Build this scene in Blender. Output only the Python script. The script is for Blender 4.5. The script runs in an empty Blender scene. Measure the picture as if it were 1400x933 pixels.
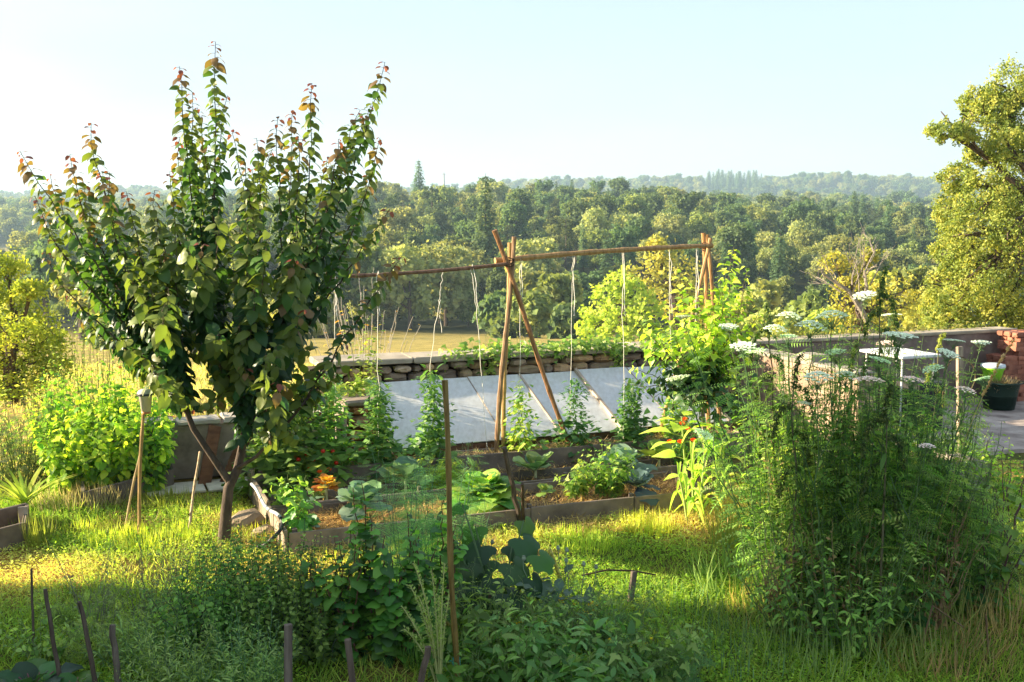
import bpy, math, random
import numpy as np
from mathutils import Vector, Matrix
rng = np.random.default_rng(11)
random.seed(11)
S = bpy.context.scene
C = S.collection
R = math.radians
# ---------------------------------------------------------------- camera
CAM_H = 2.6
PITCH = math.atan((466.5 - 290) / 1500)
cam_d = bpy.data.cameras.new("camera")
cam = bpy.data.objects.new("camera", cam_d); C.objects.link(cam)
cam.location = (0, 0, CAM_H); cam.rotation_euler = (R(90) - PITCH, 0, 0)
cam_d.sensor_width = 36; cam_d.lens = 36 * 1500 / 1400
cam_d.clip_start = .05; cam_d.clip_end = 9000
cam_d.dof.use_dof = True; cam_d.dof.focus_distance = 9.5; cam_d.dof.aperture_fstop = 9
S.camera = cam
# ---------------------------------------------------------------- sky, sun, exposure
SUN_EL = 17.0      # degrees above the horizon
SUN_LEFT = 83.0    # degrees left of the viewing direction (+Y)
W = bpy.data.worlds.new("World"); S.world = W; W.use_nodes = True
nt = W.node_tree; nt.nodes.clear()
sky = nt.nodes.new("ShaderNodeTexSky"); sky.sky_type = 'NISHITA'; sky.sun_disc = False
sky.sun_elevation = R(SUN_EL); sky.sun_rotation = R(-SUN_LEFT)
sky.air_density = 1.0; sky.dust_density = 1.6; sky.ozone_density = 1.0; sky.altitude = 200
bg = nt.nodes.new("ShaderNodeBackground"); bg.inputs[1].default_value = 0.086
out = nt.nodes.new("ShaderNodeOutputWorld")
# thin veil of high cloud mixed into the sky all round
tc = nt.nodes.new("ShaderNodeTexCoord"); mp = nt.nodes.new("ShaderNodeMapping")
mp.inputs['Scale'].default_value = (1.2, 1.2, 5); nz = nt.nodes.new("ShaderNodeTexNoise")
nz.inputs['Scale'].default_value = 1.6; nz.inputs['Detail'].default_value = 5
rp = nt.nodes.new("ShaderNodeMapRange"); rp.inputs[1].default_value = .42; rp.inputs[2].default_value = .8
rp.inputs[3].default_value = .60; rp.inputs[4].default_value = .92
mx = nt.nodes.new("ShaderNodeMixRGB"); mx.inputs[2].default_value = (2.05, 2.42, 2.78, 1)
nt.links.new(tc.outputs['Generated'], mp.inputs[0]); nt.links.new(mp.outputs[0], nz.inputs[0])
nt.links.new(nz.outputs[0], rp.inputs[0]); nt.links.new(rp.outputs[0], mx.inputs[0])
nt.links.new(sky.outputs[0], mx.inputs[1]); nt.links.new(mx.outputs[0], bg.inputs[0])
nt.links.new(bg.outputs[0], out.inputs[0])
sl = bpy.data.lights.new("sun", 'SUN'); sun = bpy.data.objects.new("sun", sl); C.objects.link(sun)
sl.energy = 5.0; sl.angle = R(.55); sl.color = (1, .83, .57)
TO_SUN = Vector((-math.sin(R(SUN_LEFT)) * math.cos(R(SUN_EL)), math.cos(R(SUN_LEFT)) * math.cos(R(SUN_EL)), math.sin(R(SUN_EL))))
sun.rotation_euler = TO_SUN.to_track_quat('Z', 'Y').to_euler()
vs = S.view_settings; vs.view_transform = 'Standard'; vs.look = 'None'; vs.gamma = 1
vs.exposure = 2.06
HAZE = .0003
S.render.engine = 'CYCLES'
cy = S.cycles
cy.use_denoising = True; cy.max_bounces = 10; cy.diffuse_bounces = 6; cy.glossy_bounces = 2
cy.transmission_bounces = 6; cy.transparent_max_bounces = 6; cy.volume_bounces = 0
cy.caustics_reflective = False; cy.caustics_refractive = False; cy.sample_clamp_indirect = 6
try: cy.denoising_input_passes = 'RGB_ALBEDO_NORMAL'; cy.denoiser = 'OPENIMAGEDENOISE'
except Exception: pass
# ---------------------------------------------------------------- placing helpers
GA = R(21.5)      # the beds, the cold frame and the walls all run along this direction
def UV(u, v, z=0.): return Vector((u * math.cos(GA) - v * math.sin(GA), u * math.sin(GA) + v * math.cos(GA), z))
def uv_of(x, y): return x * math.cos(GA) + y * math.sin(GA), -x * math.sin(GA) + y * math.cos(GA)
UX = Vector((math.cos(GA), math.sin(GA), 0)); VX = Vector((-math.sin(GA), math.cos(GA), 0))
def _ray(px, py):
    a = (px - 700) / 1500; b = (466.5 - py) / 1500
    return a, math.cos(PITCH) + b * math.sin(PITCH), -math.sin(PITCH) + b * math.cos(PITCH)
def at(px, py, D):
    "the place at distance D (metres along +Y) that the photograph shows at this point"
    a, y, z = _ray(px, py); return Vector((a / y * D, D, CAM_H + z / y * D))
def gr(px, py, z=0.):
    "the place at height z that the photograph shows at this point"
    a, y, q = _ray(px, py); s = (z - CAM_H) / q; return Vector((a * s, y * s, z))
# ---------------------------------------------------------------- mesh builder
def A(x): return np.asarray(x, dtype=np.float64)
class MB:
    def __init__(s): s.v = []; s.c = []; s.f = []; s.n = 0
    def add(s, v, f, col=(.5, .5, .5), mat=0):
        v = A(v).reshape(-1, 3); k = len(v)
        c = A(col)
        if c.ndim == 1: c = np.tile(c, (k, 1))
        s.v.append(v); s.c.append(c)
        if isinstance(f, np.ndarray): s.f.append((f + s.n, mat))
        else:
            for w in sorted({len(q) for q in f}):
                s.f.append((np.array([q for q in f if len(q) == w]) + s.n, mat))
        s.n += k
        return s
    def ball_base(s):
        return Vector(np.concatenate(s.v).mean(0))
    def mesh(s, name, mats, origin=(0, 0, 0), smooth=False):
        me = bpy.data.meshes.new(name)
        if s.n:
            v = np.concatenate(s.v) - A(origin); c = np.concatenate(s.c)
            me.vertices.add(len(v)); me.vertices.foreach_set('co', v.astype(np.float32).ravel())
            li = np.concatenate([f.ravel() for f, m in s.f]); tot = np.concatenate([np.full(len(f), f.shape[1]) for f, m in s.f])
            mi = np.concatenate([np.full(len(f), m) for f, m in s.f])
            me.loops.add(len(li)); me.loops.foreach_set('vertex_index', li.astype(np.int32))
            me.polygons.add(len(tot)); st = np.concatenate([[0], np.cumsum(tot)[:-1]])
            me.polygons.foreach_set('loop_start', st.astype(np.int32)); me.polygons.foreach_set('loop_total', tot.astype(np.int32))
            me.polygons.foreach_set('material_index', mi.astype(np.int32))
            me.polygons.foreach_set('use_smooth', np.full(len(tot), bool(smooth)))
            at_ = me.attributes.new('col', 'FLOAT_COLOR', 'POINT')
            at_.data.foreach_set('color', np.concatenate([c, np.ones((len(c), 1))], 1).astype(np.float32).ravel())
            me.update(calc_edges=True)
        for m in (mats if isinstance(mats, (list, tuple)) else [mats]): me.materials.append(m)
        return me
    def build(s, name, mats, parent=None, smooth=False, origin=None, kind=None, label=None):
        o0 = origin if origin is not None else (parent.location if parent else (0, 0, 0))
        if parent is not None and parent.parent is not None and origin is None: o0 = parent.parent.location + parent.location
        me = s.mesh(name, mats, o0, smooth)
        o = bpy.data.objects.new(name, me); C.objects.link(o)
        if parent: o.parent = parent
        elif origin is not None: o.location = origin
        if kind: o['kind'] = kind
        if label: o['label'] = label
        return o
def tag(o, label=None, cat=None, group=None, kind=None):
    if label: o['label'] = label
    if cat: o['category'] = cat
    if group: o['group'] = group
    if kind: o['kind'] = kind
    return o
def thing(name, label, cat, loc, group=None):
    o = bpy.data.objects.new(name, None); C.objects.link(o); o.location = loc; o.empty_display_size = .1
    return tag(o, label, cat, group)
def dup(root, loc, rz=0., sc=1., label=None, group=None):
    r = root.copy(); C.objects.link(r); r.location = loc; r.rotation_euler = (0, 0, rz)
    r.scale = (sc, sc, sc) if not hasattr(sc, '__len__') else sc
    if label: r['label'] = label
    if group: r['group'] = group
    for ch in list(root.children):
        c = ch.copy(); C.objects.link(c); c.parent = r
        for g in list(ch.children):
            d = g.copy(); C.objects.link(d); d.parent = c
    return r
def nrm(v):
    v = A(v); return v / np.maximum(np.linalg.norm(v, axis=-1, keepdims=True), 1e-9)
def frames(d, up=(0, 0, 1), roll=None):
    "one 3x3 frame per direction: y along d, z the side turned to 'up'"
    y = nrm(d); u = np.broadcast_to(A(up), y.shape).copy()
    u = u + rng.normal(0, .02, y.shape)
    x = nrm(np.cross(y, u)); z = np.cross(x, y)
    if roll is not None:
        c = np.cos(roll)[:, None]; s_ = np.sin(roll)[:, None]
        x, z = x * c + z * s_, z * c - x * s_
    return np.stack([x, y, z], axis=-1)
def scatter(mb, tpl, pos, fr, sc, col, mat=0):
    tv, tf = tpl; n = len(pos)
    if n == 0: return
    sc = A(sc)
    if sc.ndim == 0: sc = np.full(n, float(sc))
    if sc.ndim == 1: sc = np.repeat(sc[:, None], 3, 1)
    loc = tv[None] * sc[:, None, :]
    v = np.einsum('nij,nkj->nki', fr, loc) + A(pos)[:, None, :]
    k = len(tv)
    f = (tf[None] + (np.arange(n) * k)[:, None, None]).reshape(-1, tf.shape[1])
    c = A(col)
    if c.ndim == 1: c = np.tile(c, (n, 1))
    mb.add(v.reshape(-1, 3), f, np.repeat(c, k, 0), mat)
def tube(mb, pts, r, sides=5, col=(.2, .15, .1), mat=0, cap=True):
    p = A([tuple(q) for q in pts]); n = len(p)
    r = A(r) if hasattr(r, '__len__') else np.full(n, float(r))
    if len(r) != n: r = np.interp(np.linspace(0, 1, n), np.linspace(0, 1, len(r)), r)
    t = np.gradient(p, axis=0); t = nrm(t)
    ref = np.array([0, 0, 1.]) if abs(t[0][2]) < .9 else np.array([1., 0, 0])
    x = nrm(np.cross(t[0], ref)); V = []
    a = np.arange(sides) * 2 * np.pi / sides
    for i in range(n):
        x = nrm(x - t[i] * np.dot(x, t[i])); y = np.cross(t[i], x)
        V.append(p[i] + r[i] * (np.cos(a)[:, None] * x + np.sin(a)[:, None] * y))
    V = np.concatenate(V); i0 = np.arange(n - 1)[:, None] * sides; j = np.arange(sides)[None]; k = (j + 1) % sides
    f = np.stack([i0 + j, i0 + k, i0 + sides + k, i0 + sides + j], -1).reshape(-1, 4)
    mb.add(V, f, col, mat)
    if cap and sides > 3:
        mb.add(V[:sides], [list(range(sides))[::-1]], col, mat); mb.add(V[-sides:], [list(range(sides))], col, mat)
def bez(a, b, c, n=10):
    a, b, c = A(tuple(a)), A(tuple(b)), A(tuple(c)); t = np.linspace(0, 1, n)[:, None]
    return a * (1 - t) ** 2 + 2 * b * t * (1 - t) + c * t ** 2
def wob(p, amp, keep=1):
    p = A(p).copy(); n = len(p); w = rng.normal(0, amp, p.shape); w[:keep] = 0; return p + w
def box(mb, c, ux, hx, hy, z0, z1, col=(.3, .3, .3), mat=0, jit=0., bev=0.):
    "box with centre c (x,y), half length hx along ux, half width hy across, from z0 to z1; bevelled edges if bev"
    ux = A(tuple(ux))[:2]; vx = np.array([-ux[1], ux[0]]); c = A(tuple(c))[:2]
    rings = [(z0, bev), (z0 + bev, 0), (z1 - bev, 0), (z1, bev)] if bev else [(z0, 0), (z1, 0)]
    V = []
    for z, q in rings:
        if bev:
            pr = [(-hx + bev, -hy + 0), (hx - bev, -hy), (hx, -hy + bev), (hx, hy - bev), (hx - bev, hy), (-hx + bev, hy), (-hx, hy - bev), (-hx, -hy + bev)]
            pr = [(a - math.copysign(q, a), b - math.copysign(q, b)) for a, b in pr]
        else: pr = [(-hx, -hy), (hx, -hy), (hx, hy), (-hx, hy)]
        for a, b in pr:
            xy = c + ux * a + vx * b; V.append((xy[0], xy[1], z))
    V = A(V)
    if jit: V = V + rng.normal(0, jit, V.shape)
    k = 8 if bev else 4; F = []
    for i in range(len(rings) - 1):
        for j in range(k): F.append([i * k + j, i * k + (j + 1) % k, (i + 1) * k + (j + 1) % k, (i + 1) * k + j])
    F.append(list(range(k))[::-1]); F.append([(len(rings) - 1) * k + j for j in range(k)])
    mb.add(V, F, col, mat)
def boxm(mb, M, hx, hy, hz, col=(.3, .3, .3), mat=0, jit=0., bev=0.):
    "bevelled box in the frame of a 4x4 matrix"
    t = MB(); box(t, (0, 0), (1, 0), hx, hy, -hz, hz, col, mat, jit, bev)
    v = np.concatenate(t.v); v = v @ A([list(r)[:3] for r in M])[:3].T + A(M.translation)
    off = mb.n
    mb.v.append(v); mb.c.append(np.concatenate(t.c)); mb.n += len(v)
    for f, m in t.f: mb.f.append((f + off, m))
# ---------------------------------------------------------------- leaf shapes (length 1 along +Y, thin, folded)
def leaf_tpl(ws, fold=.25, droop=.15, tip=1., wave=0.):
    n = len(ws) + 1; V = []; F = []
    ts = np.linspace(0, tip, n + 0)
    V.append((0, 0, 0))
    for i, w in enumerate(ws):
        t = (i + 1) / (len(ws) + 1) * tip; z = -droop * t * t; q = wave * (1 if i % 2 else -1)
        V += [(-w, t - .02, z + w * fold + q), (0, t, z), (w, t - .02, z + w * fold - q)]
    V.append((0, tip, -droop * tip * tip))
    F += [(0, 2, 1), (0, 3, 2)]
    for i in range(len(ws) - 1):
        a = 1 + 3 * i; F += [(a, a + 1, a + 3), (a + 1, a + 4, a + 3), (a + 1, a + 2, a + 4), (a + 2, a + 5, a + 4)]
    a = 1 + 3 * (len(ws) - 1); F += [(a, a + 1, a + 3), (a + 1, a + 2, a + 3)]
    return A(V), np.array(F)
T_ROUND = leaf_tpl([.36, .47, .46, .34, .15], .26, .28)
T_ROUND2 = leaf_tpl([.34, .46, .44, .30, .12], .12, .55)
def leaf_hi(ts, ws, fold=.2, droop=.3, wave=0., cols=5, seed=0, cup=0., notch=.0):
    "finer leaf: rows across a curved, slightly cupped and rippled blade"
    g_ = np.random.default_rng(seed); V = []; F = []; q = np.linspace(-1, 1, cols)
    for i, (t, w) in enumerate(zip(ts, ws)):
        z0 = -droop * t ** 1.8
        for k in q: V.append((k * w, t + notch * abs(k) * (-1 if t < .3 else .3), z0 + fold * abs(k) * w - cup * (k * w) ** 2 * 2 + (wave * math.sin(i * 2.3 + k * 3 + seed) * abs(k) if abs(k) > .4 else 0)))
    for i in range(len(ts) - 1):
        for j in range(cols - 1): a = i * cols + j; F += [(a, a + 1, a + cols + 1), (a, a + cols + 1, a + cols)]
    return A(V), np.array(F)
T_ROUND = leaf_hi([.0, .05, .18, .38, .58, .78, .92, 1.04], [.05, .25, .39, .44, .40, .27, .11, .005], .30, .45, .02, 5, 1, .25, .06)
T_ROUND2 = leaf_hi([.0, .05, .18, .38, .58, .78, .92, 1.04], [.05, .25, .38, .42, .37, .24, .09, .005], .08, .85, .03, 5, 2, .35, .06)
T_OVAL = leaf_tpl([.20, .27, .22], .35, .2)
T_LONG = leaf_tpl([.08, .11, .08], .35, .3)
T_BLADE = leaf_tpl([.045, .05, .035, .018], .4, .55)
T_DIA = (A([(0, 0, 0), (-.3, .5, .08), (.3, .5, .08), (0, 1, -.05)]), np.array([(0, 2, 1), (2, 3, 1)]))
T_QUAD = (A([(-.5, -.5, 0), (.5, -.5, .1), (.5, .5, 0), (-.5, .5, .1)]), np.array([(0, 1, 2), (0, 2, 3)]))
T_GRASS = (A([(-.5, 0, 0), (.5, 0, 0), (-.4, .5, .04), (.4, .5, .04), (0, 1, .22)]), np.array([(0, 1, 3), (0, 3, 2), (2, 3, 4)]))
def maple_tpl(lobes=5, depth=.28, droop=.3, width=.95, teeth=3, fold=.12):
    "rounded palmate leaf: shallow lobes with toothed edge, two rings so that it can curve"
    k = lobes * teeth * 2 + 1; V = [(0, .14, 0)]
    for ring in (.55, 1.):
        for i in range(k):
            a = R(-142 + 284 * i / (k - 1)); f = (i / (k - 1)) * lobes % 1; lob = 1 - depth * abs(2 * f - 1) ** 1.3
            if i in (0, k - 1): lob = .55
            r = .82 * lob * (1 - .30 * (abs(a) / R(142)) ** 1.5) * ring
            if ring == 1. and i % 2: r *= .93
            x = math.sin(a) * r * width; y = .14 + math.cos(a) * r
            V.append((x, y, -droop * (x * x + y * y) + fold * abs(x) * (1 if ring < 1 else .6)))
    F = [(0, i + 2, i + 1) for i in range(k - 1)]
    for i in range(k - 1): a = 1 + i; b = 1 + k + i; F += [(a, a + 1, b), (a + 1, b + 1, b)]
    return A(V), np.array(F)
def lobed_tpl(n=5, depth=.45, droop=.2, width=.9, seed=0):
    "palmate leaf with n lobes, built as a fan round the point where its stalk joins"
    V = [(0, .12, 0)]; k = n * 2 + 1
    for i in range(k):
        a = R(-128 + 256 * i / (k - 1)); r = .88 if i % 2 else .88 * (1 - depth)
        if i in (0, k - 1): r = .30
        r *= 1 - .28 * abs(a / R(128))
        x = math.sin(a) * r * width; y = .12 + math.cos(a) * r
        V.append((x, y, -droop * (x * x + y * y) + (.05 if i % 2 == 0 else -.02)))
    return A(V), np.array([(0, i + 1, i) for i in range(1, k)])
T_LOBE = lobed_tpl(5, .28); T_FIG = lobed_tpl(5, .5, .35); T_COMP = lobed_tpl(3, .5, .2, .7)
def feather_tpl(n=6, droop=.3, w=.38, leaflet=.16):
    "pinnate leaf: pairs of small leaflets along a drooping midrib"
    V = []; F = []
    for i in range(n):
        t = .18 + .82 * i / (n - 1); z = -droop * t * t; L = w * (1.15 - .75 * abs(t - .4))
        for s_ in (-1, 1):
            b = len(V)
            V += [(0, t, z), (s_ * L * .5, t + .02, z + .02), (s_ * L, t + .10, z - .04), (s_ * L * .5, t + leaflet, z + .02)]
            F += [(b, b + 1, b + 3), (b + 1, b + 2, b + 3)] if s_ > 0 else [(b, b + 3, b + 1), (b + 1, b + 3, b + 2)]
    b = len(V); V += [(-.012, 0, 0), (.012, 0, 0), (0, 1, -droop)]; F.append((b, b + 1, b + 2))
    return A(V), np.array(F)
T_FEATH = feather_tpl(); T_FERN = feather_tpl(7, .25, .30, .09); T_TOM = feather_tpl(3, .35, .36, .26)
# ---------------------------------------------------------------- materials
def newmat(name):
    m = bpy.data.materials.new(name); m.use_nodes = True; t = m.node_tree; t.nodes.clear()
    o = t.nodes.new('ShaderNodeOutputMaterial'); return m, t, o
def N(t, kind, **kw):
    n = t.nodes.new(kind)
    for k, v in kw.items():
        if k[0] == '_': n.inputs[int(k[1:])].default_value = v
        else: setattr(n, k, v)
    return n
def ramp(t, stops):
    n = t.nodes.new('ShaderNodeValToRGB'); e = n.color_ramp.elements
    while len(e) < len(stops): e.new(.5)
    for q, (p, c) in zip(e, stops): q.position = p; q.color = (*c, 1)
    return n
def leaf_mat(name, trans=.42, rough=.5, tcol=(1.35, 1.5, .55), var=.18, spec=.3, hue=.022, gain=1.45):
    m, t, o = newmat(name)
    a = N(t, 'ShaderNodeAttribute', attribute_name='col'); oi = N(t, 'ShaderNodeObjectInfo')
    geo = N(t, 'ShaderNodeNewGeometry')
    add = N(t, 'ShaderNodeMath', operation='ADD'); t.links.new(oi.outputs['Random'], add.inputs[0]); t.links.new(geo.outputs['Random Per Island'], add.inputs[1])
    v = N(t, 'ShaderNodeMapRange'); v.inputs[2].default_value = 2; v.inputs[3].default_value = (1 - var) * gain; v.inputs[4].default_value = (1 + var) * gain
    h = N(t, 'ShaderNodeMapRange'); h.inputs[3].default_value = .5 - hue; h.inputs[4].default_value = .5 + hue
    t.links.new(add.outputs[0], v.inputs[0]); t.links.new(oi.outputs['Random'], h.inputs[0])
    hs = N(t, 'ShaderNodeHueSaturation'); t.links.new(h.outputs[0], hs.inputs['Hue']); t.links.new(v.outputs[0], hs.inputs['Value']); t.links.new(a.outputs['Color'], hs.inputs['Color'])
    p = N(t, 'ShaderNodeBsdfPrincipled'); p.inputs['Roughness'].default_value = rough; p.inputs['Specular IOR Level'].default_value = spec
    tr = N(t, 'ShaderNodeBsdfTranslucent'); mm = N(t, 'ShaderNodeMixRGB', blend_type='MULTIPLY', _0=1.); mm.inputs[2].default_value = (*tcol, 1)
    t.links.new(hs.outputs[0], p.inputs['Base Color']); t.links.new(hs.outputs[0], mm.inputs[1]); t.links.new(mm.outputs[0], tr.inputs[0])
    ms = N(t, 'ShaderNodeMixShader', _0=trans); t.links.new(p.outputs[0], ms.inputs[1]); t.links.new(tr.outputs[0], ms.inputs[2]); t.links.new(ms.outputs[0], o.inputs[0])
    return m
def solid_mat(name, stops, scale=8., rough=.8, bump=.3, stretch=(1, 1, 1), detail=6., dist=.02, use_col=False, spec=.3, coord='Object', rnd=.12):
    "noise-coloured matt material with bump; stops = colour ramp; use_col multiplies in the mesh's own colour"
    m, t, o = newmat(name)
    tc = N(t, 'ShaderNodeTexCoord'); mp = N(t, 'ShaderNodeMapping'); mp.inputs['Scale'].default_value = stretch
    t.links.new(tc.outputs[coord], mp.inputs[0])
    oi = N(t, 'ShaderNodeObjectInfo'); ad = N(t, 'ShaderNodeVectorMath', operation='ADD'); sc = N(t, 'ShaderNodeVectorMath', operation='SCALE')
    cb = N(t, 'ShaderNodeCombineXYZ'); [t.links.new(oi.outputs['Random'], cb.inputs[i]) for i in range(3)]
    t.links.new(cb.outputs[0], sc.inputs[0]); sc.inputs['Scale'].default_value = 37.; t.links.new(mp.outputs[0], ad.inputs[0]); t.links.new(sc.outputs[0], ad.inputs[1])
    n = N(t, 'ShaderNodeTexNoise'); n.inputs['Scale'].default_value = scale; n.inputs['Detail'].default_value = detail; n.inputs['Roughness'].default_value = .62
    t.links.new(ad.outputs[0], n.inputs['Vector'])
    r = ramp(t, stops); t.links.new(n.outputs[0], r.inputs[0]); src = r.outputs[0]
    if use_col:
        a = N(t, 'ShaderNodeAttribute', attribute_name='col'); mm = N(t, 'ShaderNodeMixRGB', blend_type='MULTIPLY', _0=1.)
        t.links.new(src, mm.inputs[1]); t.links.new(a.outputs['Color'], mm.inputs[2]); src = mm.outputs[0]
    hs = N(t, 'ShaderNodeHueSaturation'); vr = N(t, 'ShaderNodeMapRange'); vr.inputs[3].default_value = 1 - rnd; vr.inputs[4].default_value = 1 + rnd
    t.links.new(oi.outputs['Random'], vr.inputs[0]); t.links.new(vr.outputs[0], hs.inputs['Value']); t.links.new(src, hs.inputs['Color'])
    p = N(t, 'ShaderNodeBsdfPrincipled'); p.inputs['Roughness'].default_value = rough; p.inputs['Specular IOR Level'].default_value = spec
    t.links.new(hs.outputs[0], p.inputs['Base Color'])
    if bump:
        b = N(t, 'ShaderNodeBump'); b.inputs['Strength'].default_value = bump; b.inputs['Distance'].default_value = dist
        t.links.new(n.outputs[0], b.inputs['Height']); t.links.new(b.outputs[0], p.inputs['Normal'])
    t.links.new(p.outputs[0], o.inputs[0]); return m
M_LEAF = leaf_mat('leaf_glossy', .40, .42, spec=.35)
M_APR = leaf_mat('apricot_leaf', .38, .42, (1.35, 1.5, .6), .2, .32, .012, gain=1.35)
M_SOFT = leaf_mat('leaf_soft', .52, .6, spec=.2, gain=1.8)
M_GRASS = leaf_mat('grass_blades', .45, .55, (1.3, 1.4, .75), .25, .2, gain=1.4)
M_TREE = leaf_mat('tree_foliage', .42, .7, (1.4, 1.3, .6), .28, .1, .02, gain=1.7)
M_BLUE = leaf_mat('cabbage_leaf', .28, .5, (1.2, 1.3, .7), .2, .3, gain=1.0)
M_PETAL = leaf_mat('petal', .35, .6, (1.1, 1.05, .95), .1, .2, .0)
M_STEM = leaf_mat('green_stem', .1, .6, (1, 1, 1), .15, .2)
M_BARK = solid_mat('bark', [(.3, (.045, .032, .024)), (.7, (.15, .11, .085))], 14, .9, .8, (1, 1, .35), dist=.02, use_col=False)
M_BAMBOO = solid_mat('bamboo', [(.3, (.20, .14, .08)), (.5, (.38, .285, .16)), (.7, (.55, .43, .26))], 7, .55, .35, (5, 5, .8), use_col=True)
M_WOOD = solid_mat('weathered_board', [(.25, (.10, .085, .075)), (.5, (.19, .165, .145)), (.8, (.30, .26, .22))], 5, .85, .5, (1, 1, 1), dist=.01, use_col=True)
M_STAKE = solid_mat('grey_stake_wood', [(.3, (.07, .055, .045)), (.7, (.20, .165, .135))], 10, .9, .7, (3, 3, .4), dist=.01, use_col=True)
M_STONE = solid_mat('field_stone', [(.25, (.24, .19, .13)), (.5, (.42, .34, .25)), (.75, (.60, .51, .39))], 6, .9, .8, dist=.03, use_col=True, rnd=.3)
M_CONC = solid_mat('rough_render', [(.3, (.13, .105, .09)), (.5, (.26, .22, .19)), (.72, (.40, .35, .30))], 3.2, .92, .5, dist=.02, use_col=True, detail=9, rnd=.02)
M_CAP = solid_mat('cap_stone', [(.3, (.36, .33, .28)), (.7, (.58, .54, .47))], 5, .9, .5, dist=.02, use_col=True)
M_BRICK = solid_mat('brick_clay', [(.25, (.17, .065, .045)), (.55, (.33, .13, .08)), (.85, (.46, .25, .17))], 7, .85, .5, dist=.01, use_col=True, rnd=.22)
M_EARTH = solid_mat('bed_soil', [(.3, (.05, .03, .018)), (.65, (.13, .085, .05))], 18, .95, .9, dist=.03, rnd=0)
# ================================================================ LAND
_T = [-.9, -.47, -.33, -.20, -.12, 0, .10, .18, .28, .39, .9]
_Y = [16, 60, 140, 165, 200, 300, 420, 560, 800, 1150, 1650, 2300, 4500]
_Z = np.array([  # ground height by distance (rows) and bearing (columns)
 [-.3] * 11, [-4.9] * 11, [-13.3] * 11, [-13.6] * 11,
 [-14, -14, -12, -9, -8.5, -8.5, -8.5, -9, -10, -11, -12],
 [-14, -14, -10, -4, -3, -3, -3, -4, -5.5, -6.5, -8],
 [-14, -13, -7, .5, 2.6, 3, 3, -1.5, -4, -4.5, -7],
 [-13, -12, -10, -9, -9, -8, -8, -10, -12, -12, -12],
 [-2, -1, -4, -10, -12, -12, -9, -2, 1, 0, -4],
 [-10, -10, -10, -10, -10, -10, -10, -10, -8, -8, -10],
 [16, 16, 18, 20, 22, 27, 38, 43, 43, 32, 24],
 [0] * 11, [0] * 11], dtype=float)
def ground_h(x, y):
    x = A(x); y = A(y); shp = np.broadcast(x, y).shape
    x = np.broadcast_to(x, shp).ravel(); y = np.broadcast_to(y, shp).ravel()
    t = np.clip(x / np.maximum(y, 20), -.9, .9)
    iy = np.clip(np.searchsorted(_Y, y) - 1, 0, len(_Y) - 2); Y = np.array(_Y)
    fy = np.clip((y - Y[iy]) / (Y[iy + 1] - Y[iy]), 0, 1)
    T = np.array(_T); it = np.clip(np.searchsorted(T, t) - 1, 0, len(T) - 2); ft = (t - T[it]) / (T[it + 1] - T[it])
    ft = ft * ft * (3 - 2 * ft)
    fs = np.where(y > 165, fy * fy * (3 - 2 * fy), fy)
    def row(i): return _Z[i, it] * (1 - ft) + _Z[i, it + 1] * ft
    z = row(iy) * (1 - fs) + row(iy + 1) * fs
    z = z + np.where(y > 250, np.sin(x * .011 + 1.3) * 1.6 + np.sin(x * .031 + y * .012) * .8, 0) * np.clip((y - 250) / 200, 0, 1) * (1 + np.clip((y - 600) / 500, 0, 2.2))
    v = -x * math.sin(GA) + y * math.cos(GA)
    # inside the garden the ground is level; it steps down just behind the wall
    k = np.clip((v - 12.35) / .9, 0, 1)
    z = np.where(y < 16, -.3, z); z = z * k
    z = z + .010 * np.sin(x * 2.1 + .6) * np.sin(y * 1.7) + .012 * np.sin(x * 5.3 + y * 3.1)
    return z.reshape(shp)
def gh(x, y): return float(ground_h(x, y))
def nodes_ground():
    m, t, o = newmat('ground_soil_and_dry_grass')
    tc = N(t, 'ShaderNodeTexCoord'); n1 = N(t, 'ShaderNodeTexNoise'); n1.inputs['Scale'].default_value = .9; n1.inputs['Detail'].default_value = 8
    n2 = N(t, 'ShaderNodeTexNoise'); n2.inputs['Scale'].default_value = 22; n2.inputs['Detail'].default_value = 8
    for n in (n1, n2): t.links.new(tc.outputs['Object'], n.inputs['Vector'])
    r1 = ramp(t, [(.35, (.6, .62, .5)), (.6, (1.1, 1, .9))]); r2 = ramp(t, [(.3, (.45, .42, .38)), (.7, (1.35, 1.3, 1.2))])
    t.links.new(n1.outputs[0], r1.inputs[0]); t.links.new(n2.outputs[0], r2.inputs[0])
    a = N(t, 'ShaderNodeAttribute', attribute_name='col')
    m1 = N(t, 'ShaderNodeMixRGB', blend_type='MULTIPLY', _0=1.); m2 = N(t, 'ShaderNodeMixRGB', blend_type='MULTIPLY', _0=1.)
    t.links.new(a.outputs['Color'], m1.inputs[1]); t.links.new(r1.outputs[0], m1.inputs[2]); t.links.new(m1.outputs[0], m2.inputs[1]); t.links.new(r2.outputs[0], m2.inputs[2])
    p = N(t, 'ShaderNodeBsdfPrincipled'); p.inputs['Roughness'].default_value = .95; p.inputs['Specular IOR Level'].default_value = .1
    b = N(t, 'ShaderNodeBump'); b.inputs['Strength'].default_value = .8; b.inputs['Distance'].default_value = .04
    t.links.new(n2.outputs[0], b.inputs['Height']); t.links.new(b.outputs[0], p.inputs['Normal']); t.links.new(m2.outputs[0], p.inputs['Base Color']); t.links.new(p.outputs[0], o.inputs[0])
    return m
def vnoise(x, y, s, seed=0):
    q = np.random.default_rng(seed).uniform(0, 6.28, 12)
    return sum(np.sin(x * s * (1 + .37 * i) * math.cos(q[i]) + y * s * (1 + .41 * i) * math.sin(q[i]) + q[11 - i]) for i in range(6)) / 6
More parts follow.
